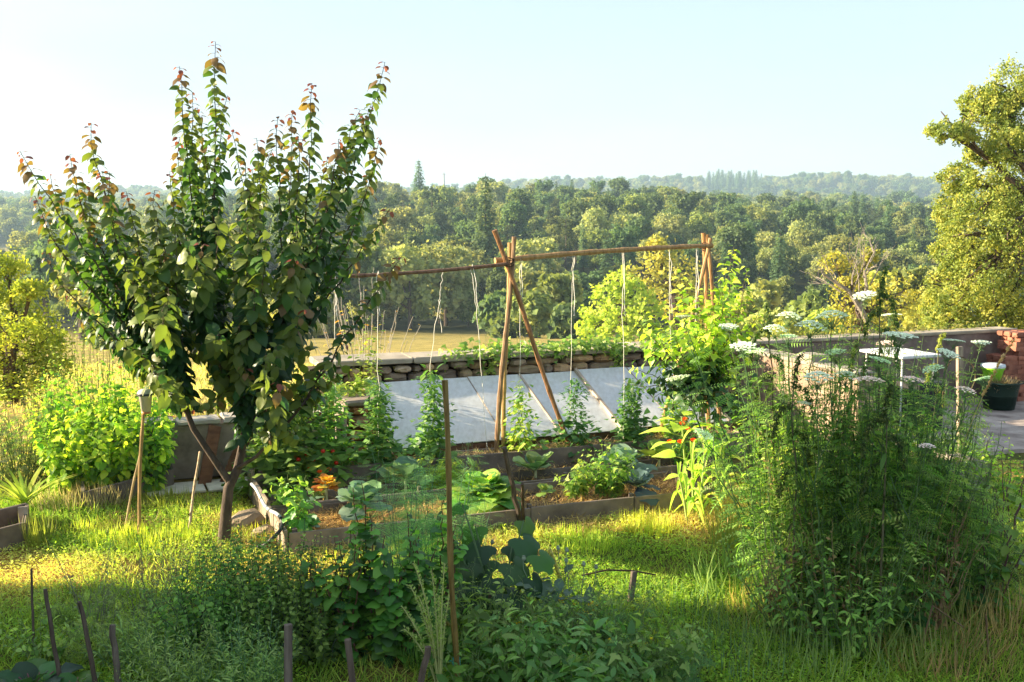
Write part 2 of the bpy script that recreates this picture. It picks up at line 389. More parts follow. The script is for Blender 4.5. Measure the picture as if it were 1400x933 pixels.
def straw_amount(x, y):
    "0 = green turf, 1 = dry straw-coloured ground"
    u = x * math.cos(GA) + y * math.sin(GA); v = -x * math.sin(GA) + y * math.cos(GA)
    s = .14 - .26 * (y < 7.5) + .72 * vnoise(x, y, 1.7, 3) + .25 * vnoise(x, y, 5, 4)  # foreground term: tone of the shaded lawn put into colour at the shadow edge
    s = s + .75 * np.exp(-((v - 7.95) / .22) ** 2) * (u > .9)          # mulch spilled along the front board
    s = s + 1.0 * np.exp(-((x + 3.9) ** 2 + (y - 7.75) ** 2 * 3) / 1.0)   # dry patch at the left
    s = s + 1.1 * np.exp(-((x - 1.75) ** 2 + (y - 9.2) ** 2) / .5)       # round the maize
    s = s + .9 * np.exp(-((x + 1.9) ** 2 + (y - 8.9) ** 2) / .12)
    return np.clip(s, 0, 1)
xs = np.sinh(np.linspace(-7.9, 7.9, 330)) * 2.2
ys = np.concatenate([np.linspace(-60, 4.6, 22)[:-1], np.arange(4.6, 14.6, .14), 14.6 * np.geomspace(1, 4400 / 14.6, 190)])
GX, GY = np.meshgrid(xs, ys); GZ = ground_h(GX, GY)
V = np.stack([GX, GY, GZ], -1).reshape(-1, 3); nx, ny = len(xs), len(ys)
i = np.arange(ny - 1)[:, None] * nx; j = np.arange(nx - 1)[None]
F = np.stack([i + j, i + j + 1, i + nx + j + 1, i + nx + j], -1).reshape(-1, 4)
vv = -V[:, 0] * math.sin(GA) + V[:, 1] * math.cos(GA)
sa = straw_amount(V[:, 0], V[:, 1])[:, None]
gard = A([.09, .12, .03]) * (1 - sa) + A([.40, .25, .10]) * sa
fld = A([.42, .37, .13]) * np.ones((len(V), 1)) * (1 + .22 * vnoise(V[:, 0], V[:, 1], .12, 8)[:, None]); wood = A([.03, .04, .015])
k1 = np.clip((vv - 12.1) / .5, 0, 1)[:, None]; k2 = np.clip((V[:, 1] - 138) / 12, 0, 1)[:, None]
# the meadow that shows far off at the left
tt = V[:, 0] / np.maximum(V[:, 1], 20)
far_f = ((tt < -.43) & (tt > -.56) & (V[:, 1] > 330) & (V[:, 1] < 520))[:, None]
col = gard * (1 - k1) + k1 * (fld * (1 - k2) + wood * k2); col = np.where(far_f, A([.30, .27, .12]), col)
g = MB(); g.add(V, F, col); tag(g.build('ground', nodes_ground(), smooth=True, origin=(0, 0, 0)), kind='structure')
# ---------------------------------------------------------------- tree models
def clump_leaves(mb, centers, radii, n_sub, n_leaf, size, cols, tpl=T_DIA, spread=.30, up=.25, flat=1., mat=0, shell=.55):
    "leaves in many small clumps spread through and over each lobe of a crown"
    for c, r in zip(centers, radii):
        r3 = A(r) if hasattr(r, '__len__') else A([r, r, r * flat])
        d = nrm(rng.normal(size=(n_sub, 3))); rad = rng.uniform(shell, 1.02, (n_sub, 1)) ** .8
        sub = A(tuple(c)) + d * rad * r3
        tone = rng.uniform(0, 1, n_sub)
        k = n_leaf
        pos = np.repeat(sub, k, 0) + rng.normal(0, spread, (n_sub * k, 3)) * r3.min() * .55
        nd = nrm(np.repeat(d, k, 0) * .6 + rng.normal(0, .75, (n_sub * k, 3)) + A([0, 0, up]))
        tang = nrm(np.cross(nd, rng.normal(size=nd.shape))); x = np.cross(tang, nd); fr = np.stack([x, tang, nd], -1)
        t = np.repeat(tone, k)[:, None] * .75 + rng.uniform(0, .25, (n_sub * k, 1))
        ca, cb, cc = [A(q) for q in cols]
        cl = np.where(t < .5, ca + (cb - ca) * t * 2, cb + (cc - cb) * (t * 2 - 1))
        scatter(mb, tpl, pos, fr, size * rng.uniform(.65, 1.3, len(pos)), cl, mat)
COL_OAK = [(.075, .10, .035), (.14, .17, .055), (.23, .24, .085)]
COL_DEEP = [(.042, .075, .035), (.078, .12, .05), (.13, .17, .07)]
COL_PALE = [(.11, .14, .055), (.20, .22, .09), (.30, .30, .13)]
COL_PINE = [(.045, .085, .05), (.08, .13, .06), (.13, .18, .08)]
def deciduous(seed, h=12., w=9., n=15, sub=34, nl=7, size=.46, cols=COL_OAK, squat=.8):
    g_ = np.random.default_rng(seed); mb = MB(); cs = []; rs = []
    for i in range(n):
        a = g_.uniform(0, 6.28); q = (i + .5) / n; z = h * (.30 + .62 * q)
        rr = w * .5 * math.sqrt(max(.05, 1 - ((z / h - .52) / .52) ** 2)) * g_.uniform(.35, .72)
        cs.append((math.cos(a) * rr, math.sin(a) * rr, z)); rs.append(w * g_.uniform(.16, .27))
    cs.append((0, 0, h * .6)); rs.append(w * .34)
    clump_leaves(mb, cs, rs, sub, nl, size, cols, T_QUAD, flat=squat, spread=.32)
    tube(mb, [(0, 0, -1.5), (.1, 0, h * .2), (.0, .1, h * .6)], [w * .035, w * .028, w * .012], 6, (.08, .065, .05), 1)
    for c in cs[::3]: tube(mb, [(0, 0, h * .25), A(c) * [.5, .5, .75], c], [w * .016, w * .01, .03], 4, (.08, .065, .05), 1, False)
    return mb
def conifer(seed, h=17., w=5.5, cols=COL_PINE, gap=.0):
    g_ = np.random.default_rng(seed); mb = MB(); tube(mb, [(0, 0, -1.5), (0, 0, h)], [.22, .03], 6, (.08, .06, .05), 1)
    z = h * .12; P = []; D_ = []; T = []
    while z < h * .985:
        r = w * .5 * (1 - z / h) ** .8 * g_.uniform(.8, 1.12) + .15; k = max(4, int(9 * (1 - z / h) + 4)); a0 = g_.uniform(0, 6.28)
        for i in range(k):
            a = a0 + i * 6.283 / k + g_.uniform(-.2, .2); L = r * g_.uniform(.75, 1.1); tn = g_.uniform(0, 1)
            m = max(2, int(L / .32))
            for q in np.linspace(.25, 1, m):
                for _ in range(3):
                    P.append((math.cos(a) * L * q + g_.normal(0, .14), math.sin(a) * L * q + g_.normal(0, .14), z - L * q * .22 + g_.normal(0, .10)))
                    D_.append((math.cos(a) + g_.normal(0, .5), math.sin(a) + g_.normal(0, .5), -.25 + g_.normal(0, .3))); T.append(tn)
        z += h * .030
    t = A(T)[:, None] * .7 + rng.uniform(0, .3, (len(P), 1)); ca, cb, cc = [A(q) for q in cols]
    cl = np.where(t < .5, ca + (cb - ca) * t * 2, cb + (cc - cb) * (t * 2 - 1))
    scatter(mb, T_DIA, A(P), frames(A(D_)), rng.uniform(.55, 1.0, len(P)), cl)
    return mb
TREE_M = [M_TREE, M_BARK]
KIND = []
KIND += [('leafy_tree', deciduous(1).mesh('leafy_tree', TREE_M), 0), ('leafy_tree', deciduous(2, 11, 10, cols=COL_PALE).mesh('leafy_tree', TREE_M), 0),
         ('leafy_tree', deciduous(3, 14, 9, cols=COL_DEEP).mesh('leafy_tree', TREE_M), 0), ('leafy_tree', deciduous(4, 12, 8, cols=COL_OAK).mesh('leafy_tree', TREE_M), 0),
         ('leafy_tree', deciduous(5, 10, 8.5, cols=COL_DEEP).mesh('leafy_tree', TREE_M), 0),
         ('fir_tree', conifer(6).mesh('fir_tree', TREE_M), 1), ('fir_tree', conifer(7, 15, 4.2).mesh('fir_tree', TREE_M), 1)]
def pine_like(seed):   # Scots pine: bare trunk, flat layered pads of needles
    g_ = np.random.default_rng(seed); mb = MB(); h = 15; cs = []; rs = []
    for i in range(11):
        a = g_.uniform(0, 6.28); z = h * (.45 + .5 * i / 11); rr = 2.3 * (1.15 - z / h) + g_.uniform(0, .9)
        cs.append((math.cos(a) * rr, math.sin(a) * rr, z)); rs.append((g_.uniform(1.1, 1.7), g_.uniform(1.1, 1.7), .55))
    clump_leaves(mb, cs, rs, 40, 7, .40, [(.022, .04, .022), (.045, .07, .032), (.085, .105, .045)], T_DIA, spread=.35)
    tube(mb, [(0, 0, -1.5), (.2, 0, h * .5), (0, .1, h * .95)], [.24, .16, .05], 6, (.2, .11, .07), 1)
    return mb
KIND.append(('pine_tree', pine_like(9).mesh('pine_tree', TREE_M), 2))
# ---------------------------------------------------------------- where the forest stands
def in_meadow(x, y):
    t = x / y
    return (-.56 < t < -.435 and 320 < y < 530) or (y < 150)
pts = []; cell = {}
def try_tree(x, y, r, y0=0):
    k = (int(x // 12), int(y // 12))
    for a in (-1, 0, 1):
        for b in (-1, 0, 1):
            for (px_, py_, pr_) in cell.get((k[0] + a, k[1] + b), ()):
                if (px_ - x) ** 2 + (py_ - y) ** 2 < ((r + pr_) * .5) ** 2: return False
    cell.setdefault(k, []).append((x, y, r)); return True
g5 = np.random.default_rng(5)
for _ in range(24000):
    y = math.sqrt(g5.uniform(150 ** 2, 500 ** 2)); x = g5.uniform(-.56, .56) * y
    if in_meadow(x, y): continue
    r = 3.9 + 4.4 * g5.random() ** 1.6
    if try_tree(x, y, r): pts.append((x, y, r))
pts.sort(key=lambda p: p[1])
def kind_for(x, y, g_):
    c = vnoise(np.array(x), np.array(y), .03, 21)
    if c > .25 and g_.random() < .7: return g_.choice([5, 6, 5, 7])
    if c < -.30: return g_.choice([1, 0, 3, 1])
    return g_.choice([0, 1, 2, 3, 4, 2, 7])
LAB = {0: ('broad leafy tree in the wooded hillside across the valley', 'tree', 'leafy trees on the valley slope'),
       1: ('narrow pointed fir in the wooded hillside across the valley', 'fir tree', 'firs on the valley slope'),
       2: ('pine with flat needle pads in the wooded hillside across the valley', 'pine tree', 'pines on the valley slope')}
inst = []
near = 0
for x, y, r in pts:
    k = int(kind_for(x, y, g5)); nm, me, lk = KIND[k]; sc = r / (9.4 if lk == 0 else 10.5) * g5.uniform(.85, 1.15)
    if y < 175: sc *= .8
    z = gh(x, y); rz = g5.uniform(0, 6.28)
    if near < 260 and abs(x / y) < .50 and not (-.44 < x / y < -.15 and g5.random() < .5):
        o = bpy.data.objects.new(nm, me); C.objects.link(o); o.location = (x, y, z); o.rotation_euler = (0, 0, rz); o.scale = (sc, sc, sc * g5.uniform(.75, 1.15))
        tag(o, *LAB[lk]); near += 1
    else: inst.append((x, y, z, rz, sc, k))
# far woods: sparser and only on the slopes that face the camera
for _ in range(15000):
    y = g5.uniform(560, 1750) if g5.random() < .8 else g5.uniform(620, 860); x = g5.uniform(-.56, .56) * y
    r = g5.uniform(9, 13)
    if gh(x, y + 25) < gh(x, y) - 2.5 and y < 1500: continue
    if try_tree(x, y, r):
        k = int(g5.choice([0, 1, 2, 3, 4, 4]))
        if 1450 < y < 1720 and .175 < x / y < .225: k = 5
        inst.append((x, y, gh(x, y), g5.uniform(0, 6.28), r / (8.6 if k != 5 else 7.4), k))
col_src = bpy.data.collections.new('tree_models')
for i, (nm, me, lk) in enumerate(KIND):
    o = bpy.data.objects.new('model_%02d' % i, me); col_src.objects.link(o)
def instancer(name, rows, coll):
    a = A(rows); me = bpy.data.meshes.new(name); me.vertices.add(len(a)); me.vertices.foreach_set('co', a[:, :3].astype(np.float32).ravel())
    for nm_, c_, ty in (('rz', 3, 'FLOAT'), ('sc', 4, 'FLOAT')):
        q = me.attributes.new(nm_, ty, 'POINT'); q.data.foreach_set('value', a[:, c_].astype(np.float32))
    q = me.attributes.new('ix', 'INT', 'POINT'); q.data.foreach_set('value', a[:, 5].astype(np.int32))
    o = bpy.data.objects.new(name, me); C.objects.link(o)
    ng = bpy.data.node_groups.new(name, 'GeometryNodeTree')
    ng.interface.new_socket('Geometry', in_out='INPUT', socket_type='NodeSocketGeometry'); ng.interface.new_socket('Geometry', in_out='OUTPUT', socket_type='NodeSocketGeometry')
    gi = ng.nodes.new('NodeGroupInput'); go = ng.nodes.new('NodeGroupOutput'); ip = ng.nodes.new('GeometryNodeInstanceOnPoints')
    ci = ng.nodes.new('GeometryNodeCollectionInfo'); ci.inputs['Collection'].default_value = coll; ci.inputs['Separate Children'].default_value = True; ci.inputs['Reset Children'].default_value = True
    ip.inputs['Pick Instance'].default_value = True
    def attr(nm_, ty):
        n = ng.nodes.new('GeometryNodeInputNamedAttribute'); n.data_type = ty; n.inputs['Name'].default_value = nm_; return n.outputs['Attribute']
    cb = ng.nodes.new('ShaderNodeCombineXYZ'); ng.links.new(attr('rz', 'FLOAT'), cb.inputs[2])
    ng.links.new(gi.outputs[0], ip.inputs['Points']); ng.links.new(ci.outputs[0], ip.inputs['Instance']); ng.links.new(attr('ix', 'INT'), ip.inputs['Instance Index'])
    ng.links.new(cb.outputs[0], ip.inputs['Rotation']); ng.links.new(attr('sc', 'FLOAT'), ip.inputs['Scale']); ng.links.new(ip.outputs[0], go.inputs[0])
    md = o.modifiers.new('instances', 'NODES'); md.node_group = ng; return o
tag(instancer('forest', [q for q in inst if q[1] < 520], col_src), 'dense mixed forest behind the nearest trees of the valley slope', 'forest', kind='stuff')
tag(instancer('distant_woods', [q for q in inst if q[1] >= 520], col_src), 'hazy blue woods covering the farthest hills', 'woods', kind='stuff')
def one_tree(k, x, y, name, label, cat, sc, zs=1., z=None, rz=.7):
    o = bpy.data.objects.new(name, KIND[k][1]); C.objects.link(o); o.location = (x, y, gh(x, y) if z is None else z); o.scale = (sc, sc, sc * zs); o.rotation_euler = (0, 0, rz)
    return tag(o, label, cat)
p = at(573, 300, 395); one_tree(5, p.x, p.y, 'fir_tree', 'tall dark fir rising above the skyline left of the mast', 'fir tree', 1.15, .95)
p = at(847, 280, 400); one_tree(2, p.x, p.y, 'leafy_tree', 'dark dome-topped tree rising above the skyline over the bamboo rail', 'tree', .95, .85)
p = at(664, 400, 190); one_tree(5, p.x, p.y, 'fir_tree', 'pale tall fir low on the slope just left of the bamboo tripod', 'fir tree', 1.05, 1.05)
p = at(655, 400, 175); one_tree(1, p.x + 9, p.y, 'leafy_tree', 'wide pale-topped tree at the foot of the slope behind the tripod', 'tree', .95, 1.0)
for px_, D_, k, s_, lb in ((500, 152, 3, .95, 'low bushy tree at the meadow edge beyond the bamboo rail end'), (560, 150, 1, 1.0, 'olive-topped tree at the meadow edge left of the tripod'),
                           (610, 155, 1, 1.0, 'broad olive tree at the far meadow edge beside the tripod'), (455, 150, 2, .9, 'dark tree at the meadow edge behind the apricot shoots')):
    p = at(px_, 440, D_); one_tree(k, p.x, p.y, 'leafy_tree', lb, 'tree', s_, rz=px_ * .1)
# radio mast on the ridge
p = at(607, 262, 405); mz = gh(p.x, p.y)
mm = MB(); top = at(607, 238, 405).z
for k in range(3):
    a = k * 2.094; tube(mm, [(p.x + math.cos(a) * .35, p.y + math.sin(a) * .35, mz), (p.x + math.cos(a) * .1, p.y + math.sin(a) * .1, top)], [.15, .12], 4, (.3, .3, .32))
for k in range(16):
    z0 = mz + (top - mz) * k / 16; q = .35 - .25 * k / 16; a = k * 2.094
    tube(mm, [(p.x + math.cos(a) * q, p.y + math.sin(a) * q, z0), (p.x + math.cos(a + 2.094) * q, p.y + math.sin(a + 2.094) * q, z0 + (top - mz) / 16)], .07, 4, (.3, .3, .32))
tube(mm, [(p.x, p.y, top - .6), (p.x, p.y, top + .5)], .16, 6, (.6, .6, .6)); tube(mm, [(p.x - .7, p.y, top - .2), (p.x + .7, p.y, top - .2)], .07, 5, (.5, .5, .5))
M_METAL = solid_mat('grey_metal', [(.3, (.2, .2, .21)), (.7, (.3, .3, .31))], 5, .5, .1)
tag(mm.build('radio_mast', M_METAL, origin=(p.x, p.y, mz)), 'thin radio mast standing on the wooded ridge', 'mast')
# ---------------------------------------------------------------- nearer trees beyond the wall
def tree_thing(name, label, cat, base, lobes, n_sub, n_leaf, size, cols, trunk_r, tpl=T_DIA, spread=.3, limb_col=(.10, .08, .065), flat=1., limbs=True, trunk_top=None, shell=.5):
    "lobes = (point, radius) list; a trunk with a limb into every lobe, and leaves in clumps round them"
    base = Vector(base); th = thing(name, label, cat, base)
    tr = MB(); top = Vector(trunk_top) if trunk_top is not None else base + (sum((Vector(c) for c, r in lobes), Vector()) / len(lobes) - base) * .55
    tube(tr, wob(bez(base - Vector((0, 0, .3)), base.lerp(top, .5), top, 7), trunk_r * .25), [trunk_r * 1.25, trunk_r, trunk_r * .7], 8, limb_col)
    if limbs:
        for c, r in lobes:
            c = Vector(c); rr = r if not hasattr(r, '__len__') else max(r)
            st = base.lerp(top, random.uniform(.55, 1)); mid = st.lerp(c, .5) + Vector((0, 0, rr * .25))
            tube(tr, wob(bez(st, mid, c, 7), rr * .04), [trunk_r * .42, trunk_r * .25, trunk_r * .08], 5, limb_col, cap=False)
            for _ in range(4):
                e = c + Vector(nrm(rng.normal(size=3)) * rr * .85); tube(tr, wob(bez(mid, c, e, 6), rr * .04), [trunk_r * .14, trunk_r * .05], 4, limb_col, cap=False)
    tr.build('trunk', M_BARK, th)
    cr = MB(); clump_leaves(cr, [c for c, r in lobes], [r for c, r in lobes], n_sub, n_leaf, size, cols, tpl, spread, flat=flat, shell=shell)
    cr.build('crown', M_TREE, th); return th
# ================================================================ WALLS, BEDS, COLD FRAME
def plank(mb, a, b, z0, z1, th=.03, col=(1, 1, 1), jit=.002, mat=0, bev=.004):
    a = A(tuple(a))[:2]; b = A(tuple(b))[:2]; d = b - a; L = np.linalg.norm(d)
    n = max(1, int(L / .5)); c = (a + b) / 2
    box(mb, c, d / L, L / 2, th / 2, z0, z1, col, mat, jit, bev)
def stone_mesh(hx, hy, hz, col, seed):
    "an irregular weathered stone with its own chipped corners"
    g_ = np.random.default_rng(seed); n = 6; V = []; F = []
    lat = [-.92, -.45, .1, .55, .93]
    for z in lat:
        r = (1 - abs(z) ** 3.2) ** .36
        for k in range(9):
            a = k * 6.283 / 9 + g_.uniform(-.12, .12); ca, sa_ = math.cos(a), math.sin(a)
            q = (abs(ca) ** 3.4 + abs(sa_) ** 3.4) ** (-1 / 3.4)
            w = r * q * g_.uniform(.86, 1.06)
            V.append((ca * w * hx, sa_ * w * hy, z * hz * g_.uniform(.9, 1.08)))
    for i in range(4):
        for k in range(9): F.append([i * 9 + k, i * 9 + (k + 1) % 9, (i + 1) * 9 + (k + 1) % 9, (i + 1) * 9 + k])
    F.append(list(range(9))[::-1]); F.append([36 + k for k in range(9)])
    mb = MB(); mb.add(A(V), F, col); return mb
# stone wall behind the cold frame
base = UV(5.0, 11.9); wall = thing('stone_wall', 'dry stone garden wall with pale capping, behind the sloping glazed frame', 'wall', base)
core = MB(); box(core, (base + VX * .02)[:2], UX[:2], 2.72, .13, 0, .9, (.22, .19, .16)); core.build('wall_core', M_CONC, wall)
stone_cols = [(1.05, .95, .8), (.85, .8, .75), (.7, .66, .66), (1.15, .98, .75), (.95, .75, .58), (.6, .56, .55)]
gs = np.random.default_rng(31); z = .30; course = 0
while z < .90:
    hh = [.15, .12, .13, .12, .09][course % 5]; hh = min(hh, .925 - z); u = 2.32 + gs.uniform(0, .1)
    while u < 7.66:
        w = gs.choice([.13, .17, .22, .30, .40], p=[.2, .25, .25, .2, .1]) * gs.uniform(.9, 1.15); h2 = hh * gs.uniform(.86, 1.12)
        c = UV(u + w / 2, 11.76 + gs.uniform(-.035, .025), z + hh / 2 + gs.uniform(-.012, .012))
        mb = stone_mesh(w / 2 * .97, .10, h2 / 2 * 1.02, stone_cols[gs.integers(0, 6)], int(gs.integers(1e6)))
        o = mb.build('stone', M_STONE, wall, origin=(0, 0, 0), smooth=False); o.location = c - wall.location; o.rotation_euler = (gs.uniform(-.12, .12), gs.uniform(-.09, .09), GA + gs.uniform(-.1, .1))
        u += w + gs.uniform(.0, .014)
    z += hh; course += 1
u = 2.35
while u < 7.6:
    w = gs.uniform(.75, 1.15); w = min(w, 7.72 - u); cp = MB(); zt = .985 + gs.uniform(-.006, .006)
    box(cp, UV(u + w / 2, 11.93)[:2], UX[:2], w / 2 - .006, .27, .925, zt, (.72, .68, .62), 0, .004, .01)
    cp.build('cap_stone', M_CAP, wall); u += w
# rendered wall that carries on to the right
base = UV(9.9, 11.75); rw = thing('rendered_wall', 'brown rendered garden wall running to the brick stack at the right', 'wall', base)
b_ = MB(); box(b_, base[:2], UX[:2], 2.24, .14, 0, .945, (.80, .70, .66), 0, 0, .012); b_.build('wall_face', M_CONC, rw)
b_ = MB(); box(b_, base[:2], UX[:2], 2.25, .17, .945, .985, (.85, .78, .66), 0, .003, .008); b_.build('capping', M_CAP, rw)
# side wall coming forward, its left face in the sun
base = UV(7.80, 10.55); sw = thing('side_wall', 'low rendered wall coming forward from the stone wall, its left face sunlit', 'wall', base)
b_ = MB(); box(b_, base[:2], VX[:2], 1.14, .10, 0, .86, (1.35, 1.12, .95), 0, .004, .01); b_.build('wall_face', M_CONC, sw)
for k, (v0, v1, zt) in enumerate(((9.42, 10.2, .90), (10.22, 10.5, .98), (10.52, 11.66, .91))):
    b_ = MB(); box(b_, UV(7.80, (v0 + v1) / 2)[:2], VX[:2], (v1 - v0) / 2, .125, .86, zt, (.62, .59, .55), 0, .004, .01); b_.build('cap_stone', M_CAP, sw)
# raised kitchen beds: front, middle and back row boards
def bed(label, v0, v1, u0, u1, zt, cuts, soil=.10, back=True, endl=True):
    base = UV((u0 + u1) / 2, (v0 + v1) / 2); th = thing('raised_bed', label, 'raised bed', base, 'boarded beds in front of the glazed frame')
    for v, zz in ((v0, zt),) + (((v1, zt - .01),) if back else ()):
        cc = [u0] + cuts + [u1]
        for a, b in zip(cc[:-1], cc[1:]):
            q = MB(); dz = gs.uniform(-.008, .008); plank(q, UV(a + .004, v + gs.uniform(-.006, .006)), UV(b - .004, v + gs.uniform(-.006, .006)), -.04, zz + dz, .028, (1.1, 1.0, .92)); q.build('board', M_WOOD, th)
    for uu in ((u0 - .02,) if endl else ()) + (u1 + .02,):
        q = MB(); plank(q, UV(uu, v0), UV(uu, v1), -.04, zt + (.03 if uu < 3 else -.02), .028, (1.3, 1.2, 1.05)); q.build('board', M_WOOD, th)
    for uu in [u0 + .05] + cuts:
        q = MB(); box(q, UV(uu, v0 + .035)[:2], UX[:2], .02, .02, -.05, zt + .03, (.7, .65, .6), 0, .002, .003); q.build('peg', M_WOOD, th)
    s_ = MB(); nx_, ny_ = 70, 14; uu, vv_ = np.meshgrid(np.linspace(u0 + .01, u1 - .01, nx_), np.linspace(v0 + .015, v1 - .015, ny_))
    zz = soil + .028 * vnoise(uu, vv_, 9, 5) + .012 * vnoise(uu, vv_, 30, 6) - .03 * np.exp(-((vv_ - v0) / .06) ** 2)
    P = np.stack([uu * math.cos(GA) - vv_ * math.sin(GA), uu * math.sin(GA) + vv_ * math.cos(GA), zz], -1).reshape(-1, 3)
    ii = np.arange(ny_ - 1)[:, None] * nx_; jj = np.arange(nx_ - 1)[None]
    s_.add(P, np.stack([ii + jj, ii + jj + 1, ii + nx_ + jj + 1, ii + nx_ + jj], -1).reshape(-1, 4), (1, 1, 1)); s_.build('soil', M_EARTH, th, smooth=True)
    return th
bed('front boarded bed of cabbages and chard, mulched with straw', 8.21, 9.0, 1.40, 5.15, .155, [2.55, 3.4, 4.36], .065)
bed('narrow middle boarded bed with young cabbages between the other two', 9.03, 9.86, 1.40, 5.75, .175, [2.7, 4.1], .075, back=False)
bed('back boarded bed of strung tomatoes under the bamboo rail', 9.90, 10.17, 1.40, 6.6, .24, [3.05, 4.9], .19, endl=True)
bx_ = MB(); plank(bx_, UV(1.45, 9.46), UV(3.1, 9.46), .02, .15, .025, (.95, .93, .95)); tag(bx_.build('dividing_board', M_WOOD, origin=UV(2.3, 9.46)), 'long dividing board on edge inside the middle bed, left piece', 'board')
bx_ = MB(); plank(bx_, UV(3.15, 9.46), UV(5.7, 9.46), .02, .15, .025, (.9, .88, .9)); tag(bx_.build('dividing_board', M_WOOD, origin=UV(4.4, 9.46)), 'long dividing board on edge inside the middle bed, right piece', 'board')
# ---------------------------------------------------------------- cold frame
def glazing_mat():
    m, t, o = newmat('milky_glazing'); tc = N(t, 'ShaderNodeTexCoord')
    n = N(t, 'ShaderNodeTexNoise'); n.inputs['Scale'].default_value = 1.6; n.inputs['Detail'].default_value = 7; mp = N(t, 'ShaderNodeMapping'); mp.inputs['Scale'].default_value = (1, .35, 1)
    t.links.new(tc.outputs['Object'], mp.inputs[0]); t.links.new(mp.outputs[0], n.inputs['Vector'])
    n2 = N(t, 'ShaderNodeTexNoise'); n2.inputs['Scale'].default_value = 26; n2.inputs['Detail'].default_value = 6; t.links.new(mp.outputs[0], n2.inputs['Vector'])
    r = ramp(t, [(.3, (.70, .725, .73)), (.7, (.80, .81, .80))]); t.links.new(n.outputs[0], r.inputs[0])
    r2 = ramp(t, [(.34, (.80, .785, .75)), (.62, (1, 1, 1))]); t.links.new(n2.outputs[0], r2.inputs[0])
    mm = N(t, 'ShaderNodeMixRGB', blend_type='MULTIPLY', _0=.8); t.links.new(r.outputs[0], mm.inputs[1]); t.links.new(r2.outputs[0], mm.inputs[2])
    p = N(t, 'ShaderNodeBsdfPrincipled'); p.inputs['Roughness'].default_value = .24; p.inputs['Specular IOR Level'].default_value = .45
    t.links.new(mm.outputs[0], p.inputs['Base Color'])
    b = N(t, 'ShaderNodeBump'); b.inputs['Strength'].default_value = .05; b.inputs['Distance'].default_value = .01; t.links.new(n.outputs[0], b.inputs['Height']); t.links.new(b.outputs[0], p.inputs['Normal'])
    tr = N(t, 'ShaderNodeBsdfTranslucent'); tr.inputs[0].default_value = (.75, .72, .65, 1); ms = N(t, 'ShaderNodeMixShader', _0=.22)
    t.links.new(p.outputs[0], ms.inputs[1]); t.links.new(tr.outputs[0], ms.inputs[2]); t.links.new(ms.outputs[0], o.inputs[0]); return m
M_GLAZE = glazing_mat()
M_BROWN = solid_mat('brown_plank', [(.3, (.09, .045, .028)), (.7, (.24, .125, .07))], 6, .85, .4, (1, 1, 3), dist=.01, use_col=True)
base = UV(4.7, 10.8); cf = thing('cold_frame', 'long lean-to cold frame with milky sloping panes below the stone wall', 'cold frame', base)
def slope_pt(u, t, dz=0.):   # t = 0 low front edge, 1 top
    return UV(u, 10.27 + 1.2 * t - dz * .3, .29 + .47 * t + dz)
for a, b, lift in ((2.82, 3.40, .0), (3.405, 3.98, .004), (3.985, 4.60, .012), (4.605, 5.29, .0), (5.32, 5.96, .022), (5.965, 6.62, .012)):
    q = MB(); n = 8; V = []
    tw = gs.uniform(-.012, .012)
    for s_ in (0, -.008):
        for i in range(n + 1):
            for uu in (a, a + (b - a) * .33, a + (b - a) * .66, b):
                sag = -.007 * math.sin(math.pi * i / n) * math.sin(math.pi * (uu - a) / (b - a)) + tw * (uu - a) / (b - a)
                V.append(slope_pt(uu, i / n, lift + sag + s_))
    k = (n + 1) * 4; F = []
    for l in (0, 1):
        for i in range(n):
            for j_ in range(3):
                c_ = l * k + i * 4 + j_; f_ = [c_, c_ + 1, c_ + 5, c_ + 4]; F.append(f_ if l == 0 else f_[::-1])
    for i in range(n): F.append([i * 4, (i + 1) * 4, k + (i + 1) * 4, k + i * 4]); F.append([i * 4 + 3, k + i * 4 + 3, k + (i + 1) * 4 + 3, (i + 1) * 4 + 3])
    for j_ in range(3): F.append([j_, k + j_, k + j_ + 1, j_ + 1]); F.append([n * 4 + j_, n * 4 + j_ + 1, k + n * 4 + j_ + 1, k + n * 4 + j_])
    q.add(A(V), F, (1, 1, 1)); q.build('glazing_pane', M_GLAZE, cf)
for uu, w, hgt, c_ in ((2.80, .02, .03, 1.0), (3.985, .010, .012, 1.6), (4.603, .012, .020, 1.9), (5.305, .018, .045, 2.2), (5.962, .010, .026, 1.6), (6.64, .02, .03, 1.2)):
    q = MB(); P0 = slope_pt(uu, -.01, -.02); P1 = slope_pt(uu, 1.0, -.02); d = (P1 - P0); M = Matrix.Translation((P0 + P1) / 2) @ Matrix(((UX.x, d.normalized().x, UX.cross(d.normalized()).x, 0), (UX.y, d.normalized().y, UX.cross(d.normalized()).y, 0), (UX.z, d.normalized().z, UX.cross(d.normalized()).z, 0), (0, 0, 0, 1)))
    boxm(q, M, w, d.length / 2, .02 + hgt, (c_, c_ * .95, c_ * .85), 0, 0, .003); q.build('glazing_bar', M_WOOD, cf)
for z0, z1, cl, cuts in ((.10, .272, (1, 1, 1), (4.3, 5.6)), (-.03, .095, (.8, .8, .85), (3.7, 5.1))):
    cc = [2.80] + list(cuts) + [6.64]
    for a, b in zip(cc[:-1], cc[1:]):
        q = MB(); plank(q, UV(a + .004, 10.30), UV(b - .004, 10.30 + gs.uniform(-.008, .008)), z0, z1, .03, cl); q.build('front_board', M_BROWN, cf)
